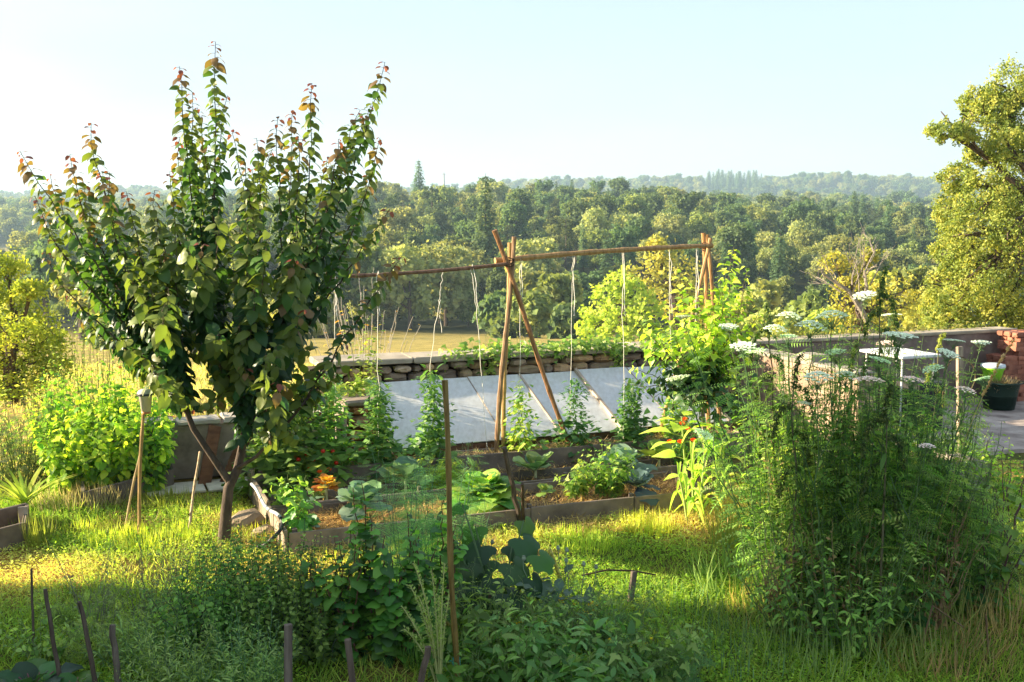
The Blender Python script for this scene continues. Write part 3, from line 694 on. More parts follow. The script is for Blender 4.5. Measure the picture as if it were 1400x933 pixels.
for uu in (2.79, 6.66):
    q = MB(); V = [UV(uu, 10.29, 0), UV(uu, 11.5, 0), UV(uu, 11.5, .73), UV(uu, 10.29, .27)]; V2 = [p_ + UX * .03 for p_ in V]
    q.add(A([tuple(p_) for p_ in V + V2]), [[0, 1, 2, 3], [7, 6, 5, 4], [0, 4, 5, 1], [1, 5, 6, 2], [2, 6, 7, 3], [3, 7, 4, 0]], (1, 1, 1)); q.build('cheek_board', M_BROWN, cf)
q = MB(); box(q, UV(4.72, 11.49)[:2], UX[:2], 1.93, .02, 0, .72, (.6, .6, .6)); q.build('back_board', M_BROWN, cf)
# little sticks standing along the back bed
for k, px_ in enumerate((503, 520, 563, 583, 596, 622, 641, 661, 816, 838, 858)):
    p0 = UV(2.55 + (px_ - 470) / 400 * 3.3, 10.21, .16); q = MB(); tube(q, [p0 - Vector((0, 0, .08)), p0 + Vector((gs.uniform(-.01, .01), 0, gs.uniform(.09, .17)))], .006, 5, (1.2, 1.1, .9))
    tag(q.build('marker_stick', M_STAKE, origin=p0), 'small marker stick standing along the front of the glazed frame', 'stick', 'marker sticks along the glazed frame')
# ---------------------------------------------------------------- masonry pier at the left end of the frame
base = UV(2.63, 10.95); pr_ = thing('masonry_pier', 'squat weathered masonry pier at the left end of the glazed frame', 'pier', base)
zz = 0.
M_BLOCK = solid_mat('weathered_block', [(.3, (.26, .16, .09)), (.5, (.40, .27, .17)), (.75, (.55, .47, .38))], 9, .95, 1.0, dist=.03, use_col=True, rnd=.25)
for k in range(5):
    hh = (.15, .12, .13, .14, .11)[k]; sp = (.2, .27, .16, .3, .22)[k] ; u0 = 2.47
    for w in (sp - .004, .345 - sp):
        o = stone_mesh(w / 2 * 1.04, .19, hh / 2 * 1.03, ((1.1, .8, .55), (.85, .78, .7), (1, .7, .5))[(k + (w > .2)) % 3], 70 + k).build('stone', M_BLOCK, pr_, origin=(0, 0, 0))
        o.location = UV(u0 + w / 2, 10.93, zz + hh / 2) - pr_.location; o.rotation_euler = (0, 0, GA); u0 += w + .004
    zz += hh
q = MB(); box(q, UV(2.63, 10.97)[:2], UX[:2], .20, .24, zz, zz + .055, (.8, .75, .68), 0, .005, .014); q.build('cap_stone', M_CONC, pr_)
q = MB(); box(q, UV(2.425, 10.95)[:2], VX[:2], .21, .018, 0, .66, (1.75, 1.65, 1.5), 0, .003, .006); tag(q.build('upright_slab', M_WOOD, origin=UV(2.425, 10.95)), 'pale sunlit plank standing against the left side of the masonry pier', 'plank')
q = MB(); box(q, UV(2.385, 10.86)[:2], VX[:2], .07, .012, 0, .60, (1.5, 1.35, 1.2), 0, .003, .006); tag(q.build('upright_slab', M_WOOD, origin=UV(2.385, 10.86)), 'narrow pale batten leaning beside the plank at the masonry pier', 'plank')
q = MB(); box(q, UV(2.66, 11.42)[:2], VX[:2], .24, .10, 0, .62, (.85, .78, .7), 0, .006, .01); q.build('return_wall', M_CONC, pr_)
# ---------------------------------------------------------------- left rendered wall, its blocks, planks and slab path
base = UV(1.35, 11.05); lw = thing('low_wall', 'low grey rendered wall behind the apricot trunk', 'wall', base)
q = MB(); box(q, base[:2], UX[:2], .92, .10, 0, .54, (1.25, 1.2, 1.15), 0, .003, .012); q.build('wall_face', M_CONC, lw)
for k, (uu, w, zt) in enumerate(((.62, .35, .60), (1.02, .42, .585), (1.5, .5, .60), (2.0, .46, .59))):
    q = MB(); box(q, UV(uu, 11.03)[:2], UX[:2], w / 2, .13, .54, zt, (.9, .88, .85), 0, .005, .01); q.build('cap_stone', M_CAP, lw)
for k in range(7):
    zz = .02 + .125 * (k // 2); w = (.2, .15)[k % 2]; o = stone_mesh(w / 2, .1, .062, stone_cols[k % 6], 90 + k).build('stone', M_STONE, lw, origin=(0, 0, 0))
    o.location = UV(.20 + (0, .19)[(k) % 2], 10.98, zz + .06) - lw.location; o.rotation_euler = (0, 0, GA)
for k, (uu, ln, tilt, lb) in enumerate(((1.02, .52, .30, 'dark plank leaning on the low grey wall, left one'), (1.22, .48, .55, 'dark plank leaning steeply on the low grey wall, right one'))):
    q = MB(); p0 = UV(uu, 10.62, 0); p1 = UV(uu + tilt * .5, 10.90, ln); d = (p1 - p0).normalized(); X = VX.cross(d).normalized(); Z = X.cross(d)
    M = Matrix.Translation((p0 + p1) / 2) @ Matrix(((X.x, d.x, Z.x, 0), (X.y, d.y, Z.y, 0), (X.z, d.z, Z.z, 0), (0, 0, 0, 1))); boxm(q, M, .06, (p1 - p0).length / 2, .014, (.8, .7, .6), 0, 0, .003)
    tag(q.build('leaning_plank', M_BROWN, origin=p0), lb, 'plank')
p_ = MB(); 
for k in range(3): box(p_, UV(.75 + k * .55, 10.55)[:2], UX[:2], .265, .2, .0, .022, (1.15, 1.12, 1.05), 0, .002, .006)
tag(p_.build('slab_path', M_CAP, origin=(0, 0, 0)), kind='structure')
# ---------------------------------------------------------------- left beds
def simple_bed(label, segs, z1, col=(.8, .75, .7)):
    a0 = segs[0][0]; th = thing('raised_bed', label, 'raised bed', Vector((a0[0], a0[1], 0)))
    for a, b in segs:
        q = MB(); plank(q, a, b, -.04, z1 + gs.uniform(-.01, .01), .03, col); q.build('board', M_WOOD, th)
    return th
a, b = gr(115, 700), gr(236, 666); back = VX * 1.0
simple_bed('boarded bed of climbing beans beside the lamp, at the left', [(a, a.lerp(b, .5)), (a.lerp(b, .5), b), (a, a + back), (b, b + back)], .17, (.75, .7, .68))
a, b = gr(-70, 772), gr(34, 744)
simple_bed('corner of a low boarded bed at the left edge of the garden', [(a, b), (b, b + back * .62), (a + back * .62, b + back * .62)], .17, (.8, .72, .62))
p0 = gr(33, 731); q = MB(); box(q, p0[:2], UX[:2], .035, .012, 0, .23, (1.7, 1.65, 1.55), 0, .002, .003); tag(q.build('bed_marker', M_WOOD, origin=p0), 'short pale board upright at the corner of the left edge bed', 'marker board')
# ---------------------------------------------------------------- patio at the right
q = MB(); P = [UV(8.0, 9.0), UV(15.5, 8.2), UV(15.5, 11.6), UV(8.0, 11.6)]
V = [tuple(p_) for p_ in P]; V = [(x, y, .045) for x, y, z in V] + [(x, y, -.05) for x, y, z in V]
q.add(A(V), [[0, 1, 2, 3], [4, 7, 6, 5], [0, 4, 5, 1], [1, 5, 6, 2], [2, 6, 7, 3], [3, 7, 4, 0]], (1.25, 1.2, 1.2)); tag(q.build('patio', M_CONC, origin=(0, 0, 0)), kind='structure')
base = UV(7.05, 7.62); bl = thing('concrete_planter', 'grey concrete planter wall at the right edge of the flower clump', 'planter', base)
for c_, ux_, hx in ((UV(7.0, 7.5), UX, .58), (UV(7.53, 7.95), VX, .38), (UV(6.47, 7.95), VX, .38), (UV(7.0, 8.39), UX, .58)):
    q = MB(); box(q, c_[:2], ux_[:2], hx, .055, -.02, .36, (.85, .85, .86), 0, .002, .01); q.build('wall_panel', M_CONC, bl)
q = MB(); box(q, UV(7.0, 7.95)[:2], UX[:2], .47, .38, .1, .30, (1, 1, 1)); q.build('soil', M_EARTH, bl)
# brick stack
base = UV(12.25, 11.38); bs = thing('brick_stack', 'tall stack of old red bricks against the end of the rendered wall', 'brick stack', base)
bm_ = {}
def brick_me(seed):
    q = MB(); box(q, (0, 0), (1, 0), .108, .052, -.030, .030, (1, 1, 1), 0, .0035, .006); return q.mesh('brick', M_BRICK)
bms = [brick_me(k) for k in range(5)]
z = .045 + .031; row = 0
while z < 1.0:
    u0 = 11.52 if z < .70 else 11.70
    if .36 < z < .45: u0 = 11.46
    k = 0; u = u0 + (.055 if row % 3 == 1 else 0) + gs.uniform(-.012, .012)
    while u < 13.0:
        for vv_ in (11.20, 11.32, 11.44):
            head = (row % 3 == 1)
            if vv_ > 11.3 and u > u0 + .3: continue
            o = bpy.data.objects.new('brick', bms[gs.integers(0, 5)]); C.objects.link(o); o.parent = bs
            o.location = UV(u + .11, vv_ + gs.uniform(-.012, .012), z) - bs.location; o.rotation_euler = (0, 0, GA + gs.normal(0, .025))
        u += .222
    z += .0625; row += 1
# garden tub, bucket and lid
def lathe(mb, c, prof, n=20, col=(1, 1, 1), mat=0, sx=1., sy=1.):
    a = np.arange(n) * 2 * np.pi / n; V = np.concatenate([np.stack([c[0] + np.cos(a) * r * sx, c[1] + np.sin(a) * r * sy, np.full(n, c[2] + h)], -1) for r, h in prof])
    F = [[i * n + j, i * n + (j + 1) % n, (i + 1) * n + (j + 1) % n, (i + 1) * n + j] for i in range(len(prof) - 1) for j in range(n)]
    mb.add(V, F, col, mat)
def plastic(name, c, rough=.45, tr=0.):
    m = solid_mat(name, [(.3, tuple(q * .85 for q in c)), (.7, c)], 12, rough, .08, rnd=.02); return m
M_TUB = plastic('dark_green_plastic', (.012, .036, .024)); M_LIME = plastic('lime_plastic', (.22, .55, .02)); M_CLEAR = plastic('cloudy_lid', (.62, .70, .70), .3)
M_WHITE = plastic('white_painted_board', (.78, .78, .76)); M_DARK = plastic('dark_plastic', (.02, .02, .022))
tb = UV(11.13, 10.85, .045); th = thing('garden_tub', 'dark green plastic garden tub in front of the brick stack', 'tub', tb)
q = MB(); lathe(q, tb, [(.0, .004), (.19, .0), (.215, .18), (.245, .35), (.27, .365), (.27, .345), (.26, .34), (.235, .34), (.20, .06), (0, .05)], 24); q.build('tub_body', M_TUB, th, smooth=True)
for s_ in (-1, 1):
    q = MB(); tube(q, bez(tb + Vector((s_ * .26, -.07, .34)), tb + Vector((s_ * .36, 0, .36)), tb + Vector((s_ * .26, .07, .34)), 8), .014, 6); q.build('handle', M_TUB, th)
q = MB(); d_ = nrm(rng.normal(size=(900, 3)) * [1, 1, .5]); rr = np.sqrt(rng.uniform(0, 1, 900)) * .21; an = rng.uniform(0, 6.28, 900)
scatter(q, T_GRASS, np.stack([tb.x + np.cos(an) * rr, tb.y + np.sin(an) * rr, tb.z + .30 + rng.uniform(0, .06, 900)], -1), frames(d_), np.stack([np.full(900, .008), np.full(900, .14), np.full(900, .1)], -1), A([.30, .24, .14]) * rng.uniform(.6, 1.2, (900, 1)))
tag(q.build('dry_cuttings', M_GRASS, origin=tb), 'dry garden cuttings heaped inside the dark green tub', 'cuttings', kind='stuff')
bk = tb + Vector((-.06, .10, .345)); th = thing('bucket', 'lime green bucket with a cloudy lid on top of the dark green tub', 'bucket', bk)
q = MB(); lathe(q, bk, [(0, .0), (.10, .0), (.135, .16), (.15, .165), (.15, .19), (.13, .19)], 24); q.build('bucket_body', M_LIME, th, smooth=False)
q = MB(); lathe(q, bk, [(.153, .185), (.158, .20), (.150, .225), (.10, .235), (0, .24)], 24); q.build('lid', M_CLEAR, th, smooth=True)
# white table with something dark under it
tp = UV(9.12, 10.45); th = thing('garden_table', 'white garden table standing behind the sunlit side wall', 'table', tp)
q = MB(); box(q, tp[:2], UX[:2], .29, .38, .90, .935, (1, 1, 1), 0, 0, .008); q.build('table_top', M_WHITE, th)
for a_, b_ in ((-1, -1), (1, -1), (1, 1), (-1, 1)):
    q = MB(); tube(q, [UV(9.12 + a_ * .24, 10.45 + b_ * .33, .045), UV(9.12 + a_ * .23, 10.45 + b_ * .31, .90)], .012, 8, (1, 1, 1)); q.build('leg', M_WHITE, th)
q = MB(); box(q, UV(9.2, 10.2)[:2], UX[:2], .2, .22, .05, .62, (1, 1, 1), 0, .004, .02); tag(q.build('black_box', M_DARK, origin=UV(9.2, 10.2)), 'black plastic box stored under the white garden table', 'box')
# ---------------------------------------------------------------- bamboo trellis
tr_base = UV(4.2, 10.15, .15); tl = thing('bamboo_trellis', 'bamboo frame of two tied tripods and long rails with hanging strings over the tomatoes', 'trellis', tr_base)
def cane(p0, p1, r0, r1, parent, name='pole', col=(1, 1, 1), sag=0., node=.32, nodes=True, mat=None):
    q = MB(); p0, p1 = Vector(p0), Vector(p1); L = (p1 - p0).length; n = max(4, int(L / node) * 4); P = []; rr = []
    for i in range(n + 1):
        t = i / n; P.append(p0.lerp(p1, t) + Vector((0, 0, -sag * 4 * t * (1 - t))) + Vector((math.sin(t * 7 + L) * .004, math.cos(t * 5) * .004, 0)) * L)
        rr.append((r0 + (r1 - r0) * t) * (1.22 if nodes and i % 4 == 0 else (1.05 if nodes and i % 4 == 3 else 1)))
    tube(q, P, rr, 8, col); return q.build(name, mat or M_BAMBOO, parent, smooth=False, origin=None if parent else p0)
brown = (.62, .50, .48); gold = (1.05, .92, .60)
P_low = lambda px, py, D: at(px, py, D)
cane(at(677, 628, 10.85), at(703, 324, 10.75), .024, .020, tl, col=brown)
cane(at(687, 624, 10.95), at(697, 332, 10.82), .022, .020, tl, col=gold)
cane(at(781, 618, 11.05), at(676, 315, 10.68), .022, .022, tl, col=(.75, .5, .4))
cane(at(676, 357, 10.80), at(974, 336, 11.75), .027, .022, tl, 'rail', (1.0, .78, .56), -.02)
cane(at(440, 379, 10.2), at(694, 361, 10.72), .016, .018, tl, 'rail', (.45, .32, .33), .02)
cane(at(972, 650, 11.7), at(962, 319, 11.85), .022, .022, tl, col=(1.1, .75, .45))
cane(at(990, 640, 11.9), at(967, 321, 11.9), .020, .020, tl, col=(.85, .62, .42))
cane(at(886, 660, 11.5), at(972, 326, 11.75), .022, .018, tl, col=(1.1, .85, .6))
for c_ in (at(696, 358, 10.73), at(966, 338, 11.78)):
    q = MB()
    for k in range(5):
        a = np.linspace(0, 6.28, 13); rr = .047 + .004 * (k % 2); P = [(c_.x + math.cos(w) * rr, c_.y + math.sin(w) * rr * .8, c_.z + (k - 2) * .014 + .02 * math.sin(w + k)) for w in a]; tube(q, P, .0045, 4, (.5, .4, .3), cap=False)
    q.build('lashing', M_STAKE, tl)
M_STRING = solid_mat('garden_twine', [(.3, (.60, .58, .50)), (.7, (.80, .78, .70))], 20, .8, 0)
def string(pts, r=.0024):
    q = MB(); P = []
    for (a, b) in zip(pts[:-1], pts[1:]):
        for t in np.linspace(0, 1, 9)[:-1]: P.append(Vector(a).lerp(Vector(b), t) + Vector((rng.normal(0, .006), rng.normal(0, .004), 0)))
    P.append(pts[-1]); tube(q, P, r, 4, (1, 1, 1)); q.build('string', M_STRING, tl)
def rail_at(px):
    if px < 690: t = (px - 440) / 254; return at(440 + 254 * t, 379 - 18 * t, 10.2 + .52 * t)
    t = (px - 676) / 298; return at(676 + 298 * t, 357 - 21 * t, 10.8 + .95 * t)
for px_, dx, py2 in ((458, 0, 600), (516, 1, 630), (646, 20, 612), (712, -2, 612), (783, -4, 618), (851, 2, 612), (914, 6, 585), (952, -3, 500)):
    a = rail_at(px_) + Vector((0, -.02, .02)); D2 = a.y - .1; string([a, at(px_ + dx * .3, (a.z * 0 + 430), D2), at(px_ + dx, py2, D2)])
    string([a + Vector((.012, .01, 0)), at(px_ + 3 + dx * .3, 432, D2)], .0028)
a = rail_at(606); string([a, at(601, 410, a.y)]); string([at(601, 410, a.y), at(588, 500, a.y), at(580, 600, a.y)]); string([at(601, 410, a.y), at(604, 455, a.y)])
# ---------------------------------------------------------------- canes, stakes and the lamp
def stake(name, label, cat, top, bot, r, mat, col=(1, 1, 1), flat=False, nodes=False, node=.25, sides=6):
    top, bot = Vector(top), Vector(bot); bot = bot - (top - bot).normalized() * .08; q = MB()
    if flat:
        d = (top - bot).normalized(); X = Vector((1, .2, 0)).cross(d).cross(d).normalized(); Z = X.cross(d); M = Matrix.Translation((top + bot) / 2) @ Matrix(((X.x, d.x, Z.x, 0), (X.y, d.y, Z.y, 0), (X.z, d.z, Z.z, 0), (0, 0, 0, 1)))
        boxm(q, M, r, (top - bot).length / 2, r * .75, col, 0, .0015, .004)
    elif nodes: return tag(cane(bot, top, r * 1.05, r * .95, None, name, col, node=node), label, cat)
    else:
        n = 9; P = [bot.lerp(top, i / n) for i in range(n + 1)]; P = wob(A([tuple(p_) for p_ in P]), r * .18, 1); tube(q, P, [r * 1.1, r, r * .9], sides, col)
    return tag(q.build(name, mat, origin=bot), label, cat)
def on_ground(px, py): return gr(px, py, 0)
stake('bamboo_cane', 'tall green-brown bamboo cane upright in the foreground with a teal tie', 'cane', at(607, 520, 5.72), gr(626, 952), .0145, M_BAMBOO, (.60, .52, .25), nodes=True, node=.42)
q = MB(); c_ = at(624, 908, 5.71)
for k in range(3): tube(q, [(c_.x + math.cos(w) * .02, c_.y + math.sin(w) * .02, c_.z + .012 * k + .014 * math.sin(w)) for w in np.linspace(0, 6.28, 12)], .003, 4)
tube(q, [c_ + Vector((.01, -.02, .02)), c_ + Vector((-.035, -.04, .035))], .003, 4)
tag(q.build('teal_tie', plastic('teal_plastic', (.01, .35, .33)), origin=c_), 'teal plastic tie round the foot of the tall foreground cane', 'plant tie')
stake('stake', 'knobbly dark forked branch standing before the front bed, taller of the pair', 'stake', at(690, 612, 8.6), gr(713, 722), .022, M_STAKE, (.75, .7, .7))
stake('stake', 'short dark branch stuck beside the taller forked one at the front bed', 'stake', at(714, 662, 8.62), gr(716, 721), .014, M_STAKE, (.6, .5, .45))
stake('bamboo_cane', 'pale slanting cane standing in the grass left of the apricot trunk', 'cane', at(273, 618, 9.1), gr(257, 731), .011, M_BAMBOO, (1.1, 1.05, 1.0), nodes=True)
stake('bamboo_cane', 'straight golden cane that carries the solar lamp', 'cane', at(196, 545, 8.78), gr(189, 729), .014, M_BAMBOO, (1, .85, .55), nodes=True)
stake('bamboo_cane', 'thin pale cane leaning against the lamp cane', 'cane', at(193, 612, 8.83), gr(170, 724), .009, M_BAMBOO, (1.1, 1.1, 1.0), nodes=True)
stake('stake', 'pale wooden pole slanting up along the left side of the carrot clump', 'stake', at(1013, 480, 7.9), gr(1037, 772), .020, M_STAKE, (1.25, 1.15, 1.05))
stake('stake', 'wooden post standing before the rendered wall, left of the tub', 'stake', at(1312, 474, 11.2), at(1313, 610, 11.1), .030, M_STAKE, (2.0, 1.9, 1.7), flat=True)
ST = [(43, 778, 46, 893, .008, 'thin dark stick at the far left of the front stakes', 0), (61, 805, 84, 940, .013, 'second front stake from the left, slim and leaning left', 0),
      (109, 822, 134, 950, .014, 'third front stake from the left, leaning left', 0), (152, 855, 166, 965, .019, 'thick grey round-topped stake, fourth from the left', 0),
      (279, 822, 276, 905, .017, 'dark upright stake in front of the mint clump', 1), (394, 854, 394, 970, .024, 'pale squared stake at the foot of the currant bush, left of it', 1),
      (475, 874, 486, 970, .018, 'brownish squared stake right under the currant bush', 1), (586, 883, 566, 975, .022, 'round-topped brown stake leaning right, beside the tall cane', 0),
      (669, 808, 673, 872, .014, 'short reddish stake among leaves below the big dark leaves', 0), (867, 781, 861, 830, .020, 'short grey stake in the grass at the edge of the shade', 1)]
for x0, y0, x1, y1, r_, lb, fl in ST:
    b_ = gr(x1, y1); stake('stake', lb, 'stake', at(x0, y0, b_.y + .02), b_, r_ * .92, M_STAKE, (1.1, 1.05, 1.0) if 'pale' in lb or 'grey' in lb else (.85, .75, .68), flat=bool(fl))
# lamp
M_CUP = plastic('frosted_lamp_cup', (.70, .68, .60), .35); M_RING = plastic('lamp_ring', (.06, .07, .08)); 
lp = at(199, 547, 8.74); th = thing('solar_lamp', 'small solar lamp with frosted tapered cup on top of the golden cane', 'lamp', lp)
q = MB(); lathe(q, lp, [(0, -.10), (.035, -.10), (.052, .035), (.056, .037)], 20); q.build('lamp_cup', M_CUP, th, smooth=True)
q = MB(); lathe(q, lp, [(.036, -.112), (.038, -.095), (.03, -.09)], 20); q.build('lamp_foot', plastic('orange_base', (.6, .25, .08)), th, smooth=True)
q = MB(); lathe(q, lp, [(.055, .036), (.066, .040), (.066, .055), (.05, .058)], 20); q.build('lamp_ring', M_RING, th)
q = MB(); lathe(q, lp, [(.064, .056), (.055, .075), (.03, .088), (0, .092)], 20); q.build('lamp_lid', M_CUP, th, smooth=True)
# hose at the bed end
def hose(pts, r, name, label, col, mat):
    q = MB(); P = A([tuple(p_) for p_ in pts]); t = np.linspace(0, len(P) - 1, len(P) * 6); S_ = np.stack([np.interp(t, range(len(P)), P[:, k]) for k in range(3)], -1)
    for _ in range(5): S_[1:-1] = (S_[:-2] + S_[1:-1] * 2 + S_[2:]) / 4
    tube(q, S_, r, 8, col); tag(q.build(name, mat, origin=pts[0], smooth=True), label, 'hose')
M_HOSE = plastic('pale_hose', (.50, .52, .52), .5)
hose([at(344, 662, 9.2), at(350, 668, 9.1), at(356, 680, 8.95), at(362, 692, 8.75), at(370, 699, 8.6), at(378, 702, 8.45), at(384, 708, 8.3)], .014, 'hose', 'pale ribbed hose looping over the left end of the front bed', (1, 1, 1), M_HOSE)
hose([at(384, 708, 8.3), at(387, 716, 8.25), at(383, 726, 8.15), at(373, 736, 8.1), at(362, 746, 8.1), gr(352, 752) + Vector((0, 0, .02))], .015, 'hose', 'black hose end hanging down off the front bed corner', (1, 1, 1), M_DARK)
for u_, v_, s_, lb in ((1.18, 9.02, .16, 'larger grey stone lying at the left corner of the front bed'), (1.28, 8.72, .10, 'smaller stone between the trunk and the front bed')):
    o = stone_mesh(s_, s_ * .7, s_ * .55, (.8, .75, .7), int(s_ * 1000)).build('stone', M_STONE, origin=(0, 0, 0)); o.location = UV(u_, v_, s_ * .3); o.rotation_euler = (.2, -.3, .6); tag(o, lb, 'stone')
# ---------------------------------------------------------------- unseen barn at the left, placed and sized to shade the foreground
base = Vector((-15.3, -1.0, 0)); bn = thing('barn', 'unseen stone barn left of the garden, placed to shade the foreground', 'barn', base)
q = MB(); box(q, (-15.3, 0), (1, 0), 4.0, 8.4, -.3, 7.1, (.9, .85, .8), 0, 0, .02); q.build('wall', M_CONC, bn)
q = MB(); V = [(-19.6, -10.5, 7.0), (-11.0, -10.5, 7.0), (-11.0, 8.5, 7.0), (-19.6, 8.5, 7.0), (-15.3, -10.5, 10.2), (-15.3, 8.5, 10.2)]
V = V + [(x, y, z_ - .16) for x, y, z_ in V]
q.add(A(V), [[1, 2, 5, 4], [0, 4, 5, 3], [7, 10, 11, 8], [6, 9, 11, 10], [0, 1, 7, 6], [1, 2, 8, 7], [2, 3, 9, 8], [3, 0, 6, 9], [0, 1, 4], [3, 5, 2]], (.8, .6, .5)); q.build('roof', M_BRICK, bn)
for yy in (-6, -1, 4):
    q = MB(); box(q, (-11.27, yy), (0, 1), .45, .03, 1.2, 2.4, (.3, .3, .35)); q.build('window', M_DARK, bn)
q = MB(); box(q, (-11.27, 1.5), (0, 1), .55, .04, 0, 2.1, (.8, .7, .6)); q.build('door', M_WOOD, bn)
# ================================================================ PLANT MODELLING
_lm = {}
def leaf_mesh(key, tpl, col, mat, name='leaf'):
    k = (key, tuple(col), mat.name, name)
    if k not in _lm:
        q = MB(); q.add(tpl[0], tpl[1], col); _lm[k] = q.mesh(name, mat, smooth=True)
    return _lm[k]
class Plant:
    def __init__(s, name, label, cat, base, group=None):
        s.base = Vector(base); s.th = thing(name, label, cat, s.base, group); s.stem = MB(); s.L = []
    def leaves(s, key, tpl, pos, fr, sc, cls):
        pos = A(pos); n = len(pos); sc = np.broadcast_to(A(sc), (n,)) if np.ndim(sc) < 1 else A(sc); cls = np.broadcast_to(cls, (n,))
        for i in range(n): s.L.append((key, tpl, pos[i], fr[i], float(sc[i]), int(cls[i])))
    def finish(s, classes, mat, single=0, part='leaf', stemmat=None, rest='foliage', vary=.22, stemname='stem'):
        if s.stem.n: s.stem.build(stemname, stemmat or M_STEM, s.th)
        L = s.L
        if single and L:
            L = sorted(L, key=lambda q: -q[4] / max(1., np.linalg.norm(q[2] - [0, 0, CAM_H])) - random.random() * 1e-3)
        for key, tpl, p, f, sc, c in L[:single]:
            o = bpy.data.objects.new(part, leaf_mesh(key, tpl, classes[c], mat, part)); C.objects.link(o); o.parent = s.th
            M = Matrix([list(f[0] * sc) + [p[0] - s.base.x], list(f[1] * sc) + [p[1] - s.base.y], list(f[2] * sc) + [p[2] - s.base.z], [0, 0, 0, 1]]); o.matrix_local = M
        R_ = L[single:]
        if R_:
            q = MB(); keys = {}
            for it in R_: keys.setdefault(it[0], []).append(it)
            for k, its in keys.items():
                cc = A([classes[i[5]] for i in its]) * rng.uniform(1 - vary, 1 + vary, (len(its), 1))
                scatter(q, its[0][1], A([i[2] for i in its]), A([i[3] for i in its]), A([i[4] for i in its]), cc)
            q.build(rest, mat, s.th, kind='stuff', smooth=True)
        return s.th
def along(P, n, jit=.3, t0=0., t1=1.):
    "n places along a polyline with its direction there"
    P = A([tuple(p) for p in P]); d = np.linalg.norm(np.diff(P, axis=0), axis=1); s = np.concatenate([[0], np.cumsum(d)]); L = s[-1]
    t = np.clip((np.linspace(t0, t1, n) + rng.uniform(-jit, jit, n) / max(n, 1)), 0, 1) * L
    pos = np.stack([np.interp(t, s, P[:, k]) for k in range(3)], -1); e = .02 * L
    dr = nrm(np.stack([np.interp(np.minimum(t + e, L), s, P[:, k]) - np.interp(np.maximum(t - e, 0), s, P[:, k]) for k in range(3)], -1))
    return pos, dr, t, L
def around(dr, k0=0., spread=.95, ang=2.4):
    "leaf directions turning round a stem"
    n = len(dr); a = k0 + np.arange(n) * ang + rng.normal(0, .3, n)
    h = nrm(np.cross(dr, [.31, .17, 1.0]) + 1e-6); g_ = np.cross(dr, h)
    return h * np.cos(a)[:, None] * spread + g_ * np.sin(a)[:, None] * spread
# ---------------------------------------------------------------- apricot tree
AB = gr(305, 746); D0 = AB.y
apr = Plant('apricot_tree', 'young apricot tree with red-tipped upright shoots, standing in the lawn', 'tree', AB)
def ap(px, py, dd=0.): return at(px, py, D0 + dd)
trunk = [AB - Vector((0, 0, .05)), ap(309, 705), ap(314, 668), ap(324, 640), ap(333, 600, .03), ap(343, 560, .05), ap(345, 515, .1), ap(348, 470, .12)]
q = MB(); tube(q, wob(trunk, .006), [.054, .044, .039, .034, .030, .025, .020, .014], 10, (.3, .25, .2))
limbA = [ap(317, 664), ap(292, 628, -.02), ap(266, 588, -.06), ap(247, 545, -.1), ap(236, 505, -.12), ap(225, 465, -.1)]
tube(q, wob(limbA, .006), [.030, .026, .023, .020, .016, .012], 8)
limbB = [ap(334, 598, .03), ap(352, 555, .15), ap(378, 510, .3), ap(398, 465, .35)]; tube(q, limbB, [.024, .02, .016, .012], 7)
limbC = [ap(340, 570, .03), ap(318, 530, .3), ap(300, 490, .45), ap(292, 450, .5)]; tube(q, limbC, [.022, .018, .014, .011], 7)
limbD = [ap(322, 642), ap(350, 625, -.1), ap(388, 585, -.2), ap(425, 540, -.25)]; tube(q, limbD, [.018, .014, .011, .008], 6)
q.build('trunk', M_BARK, apr.th, smooth=True)
limb_pts = {'A': limbA, 'B': limbB, 'C': limbC, 'D': limbD, 'T': trunk}
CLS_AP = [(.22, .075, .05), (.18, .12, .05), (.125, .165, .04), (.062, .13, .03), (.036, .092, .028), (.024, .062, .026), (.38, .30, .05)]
br = MB()
def apricot_shoot(start, ctrl, tip, red=1., r=.009, sp=.0165, size=.071, t_lo=.12, base_dark=True):
    P = wob(bez(start, ctrl, tip, 14), .008, 1); tube(br, P, [r, r * .65, r * .25], 5, (.12, .05, .045), cap=False)
    L0 = float(np.linalg.norm(np.diff(P, axis=0), axis=1).sum()); n = max(5, int(L0 * (1 - t_lo) / sp))
    pos, dr, t, L = along(P, n, .5, t_lo, 1.0); tip_d = L - t
    out = around(dr, random.uniform(0, 6)); pet = pos + out * .025
    d = nrm(out + dr * .22 + A([0, 0, -.45]) * rng.uniform(.3, 1.5, (n, 1)))
    up = nrm(dr * .9 + A([0, 0, .8]) + rng.normal(0, .25, d.shape)); fr = frames(d, up, rng.normal(0, .3, n))
    sc = size * np.clip(.42 + tip_d / .24, .4, 1.) * rng.uniform(.62, 1.2, n)
    h = pos[:, 2]
    c = np.where(tip_d < .06 * red, 0, np.where(tip_d < .14 * red, 1, np.where(tip_d < .55, 2, np.where(tip_d < 1.0, 3, 4))))
    rnd = rng.uniform(0, 1, n); c = np.where((rnd < .13) & (c > 3), c - 1, c); c = np.where((tip_d < .55) & (tip_d > .14) & (rng.uniform(0, 1, n) < .12 * min(red, 1)), 1, c); c = np.where((rnd > .85) & (c > 1) & (c < 5), c + 1, c)
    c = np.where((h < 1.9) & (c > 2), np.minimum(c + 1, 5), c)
    key = rng.integers(0, 2, n)
    for k_, tp_ in ((0, T_ROUND), (1, T_ROUND2)):
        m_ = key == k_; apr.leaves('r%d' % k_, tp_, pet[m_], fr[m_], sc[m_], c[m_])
    for i in range(n): tube(br, [pos[i], pet[i]], .0014, 3, (.30, .07, .05), cap=False)
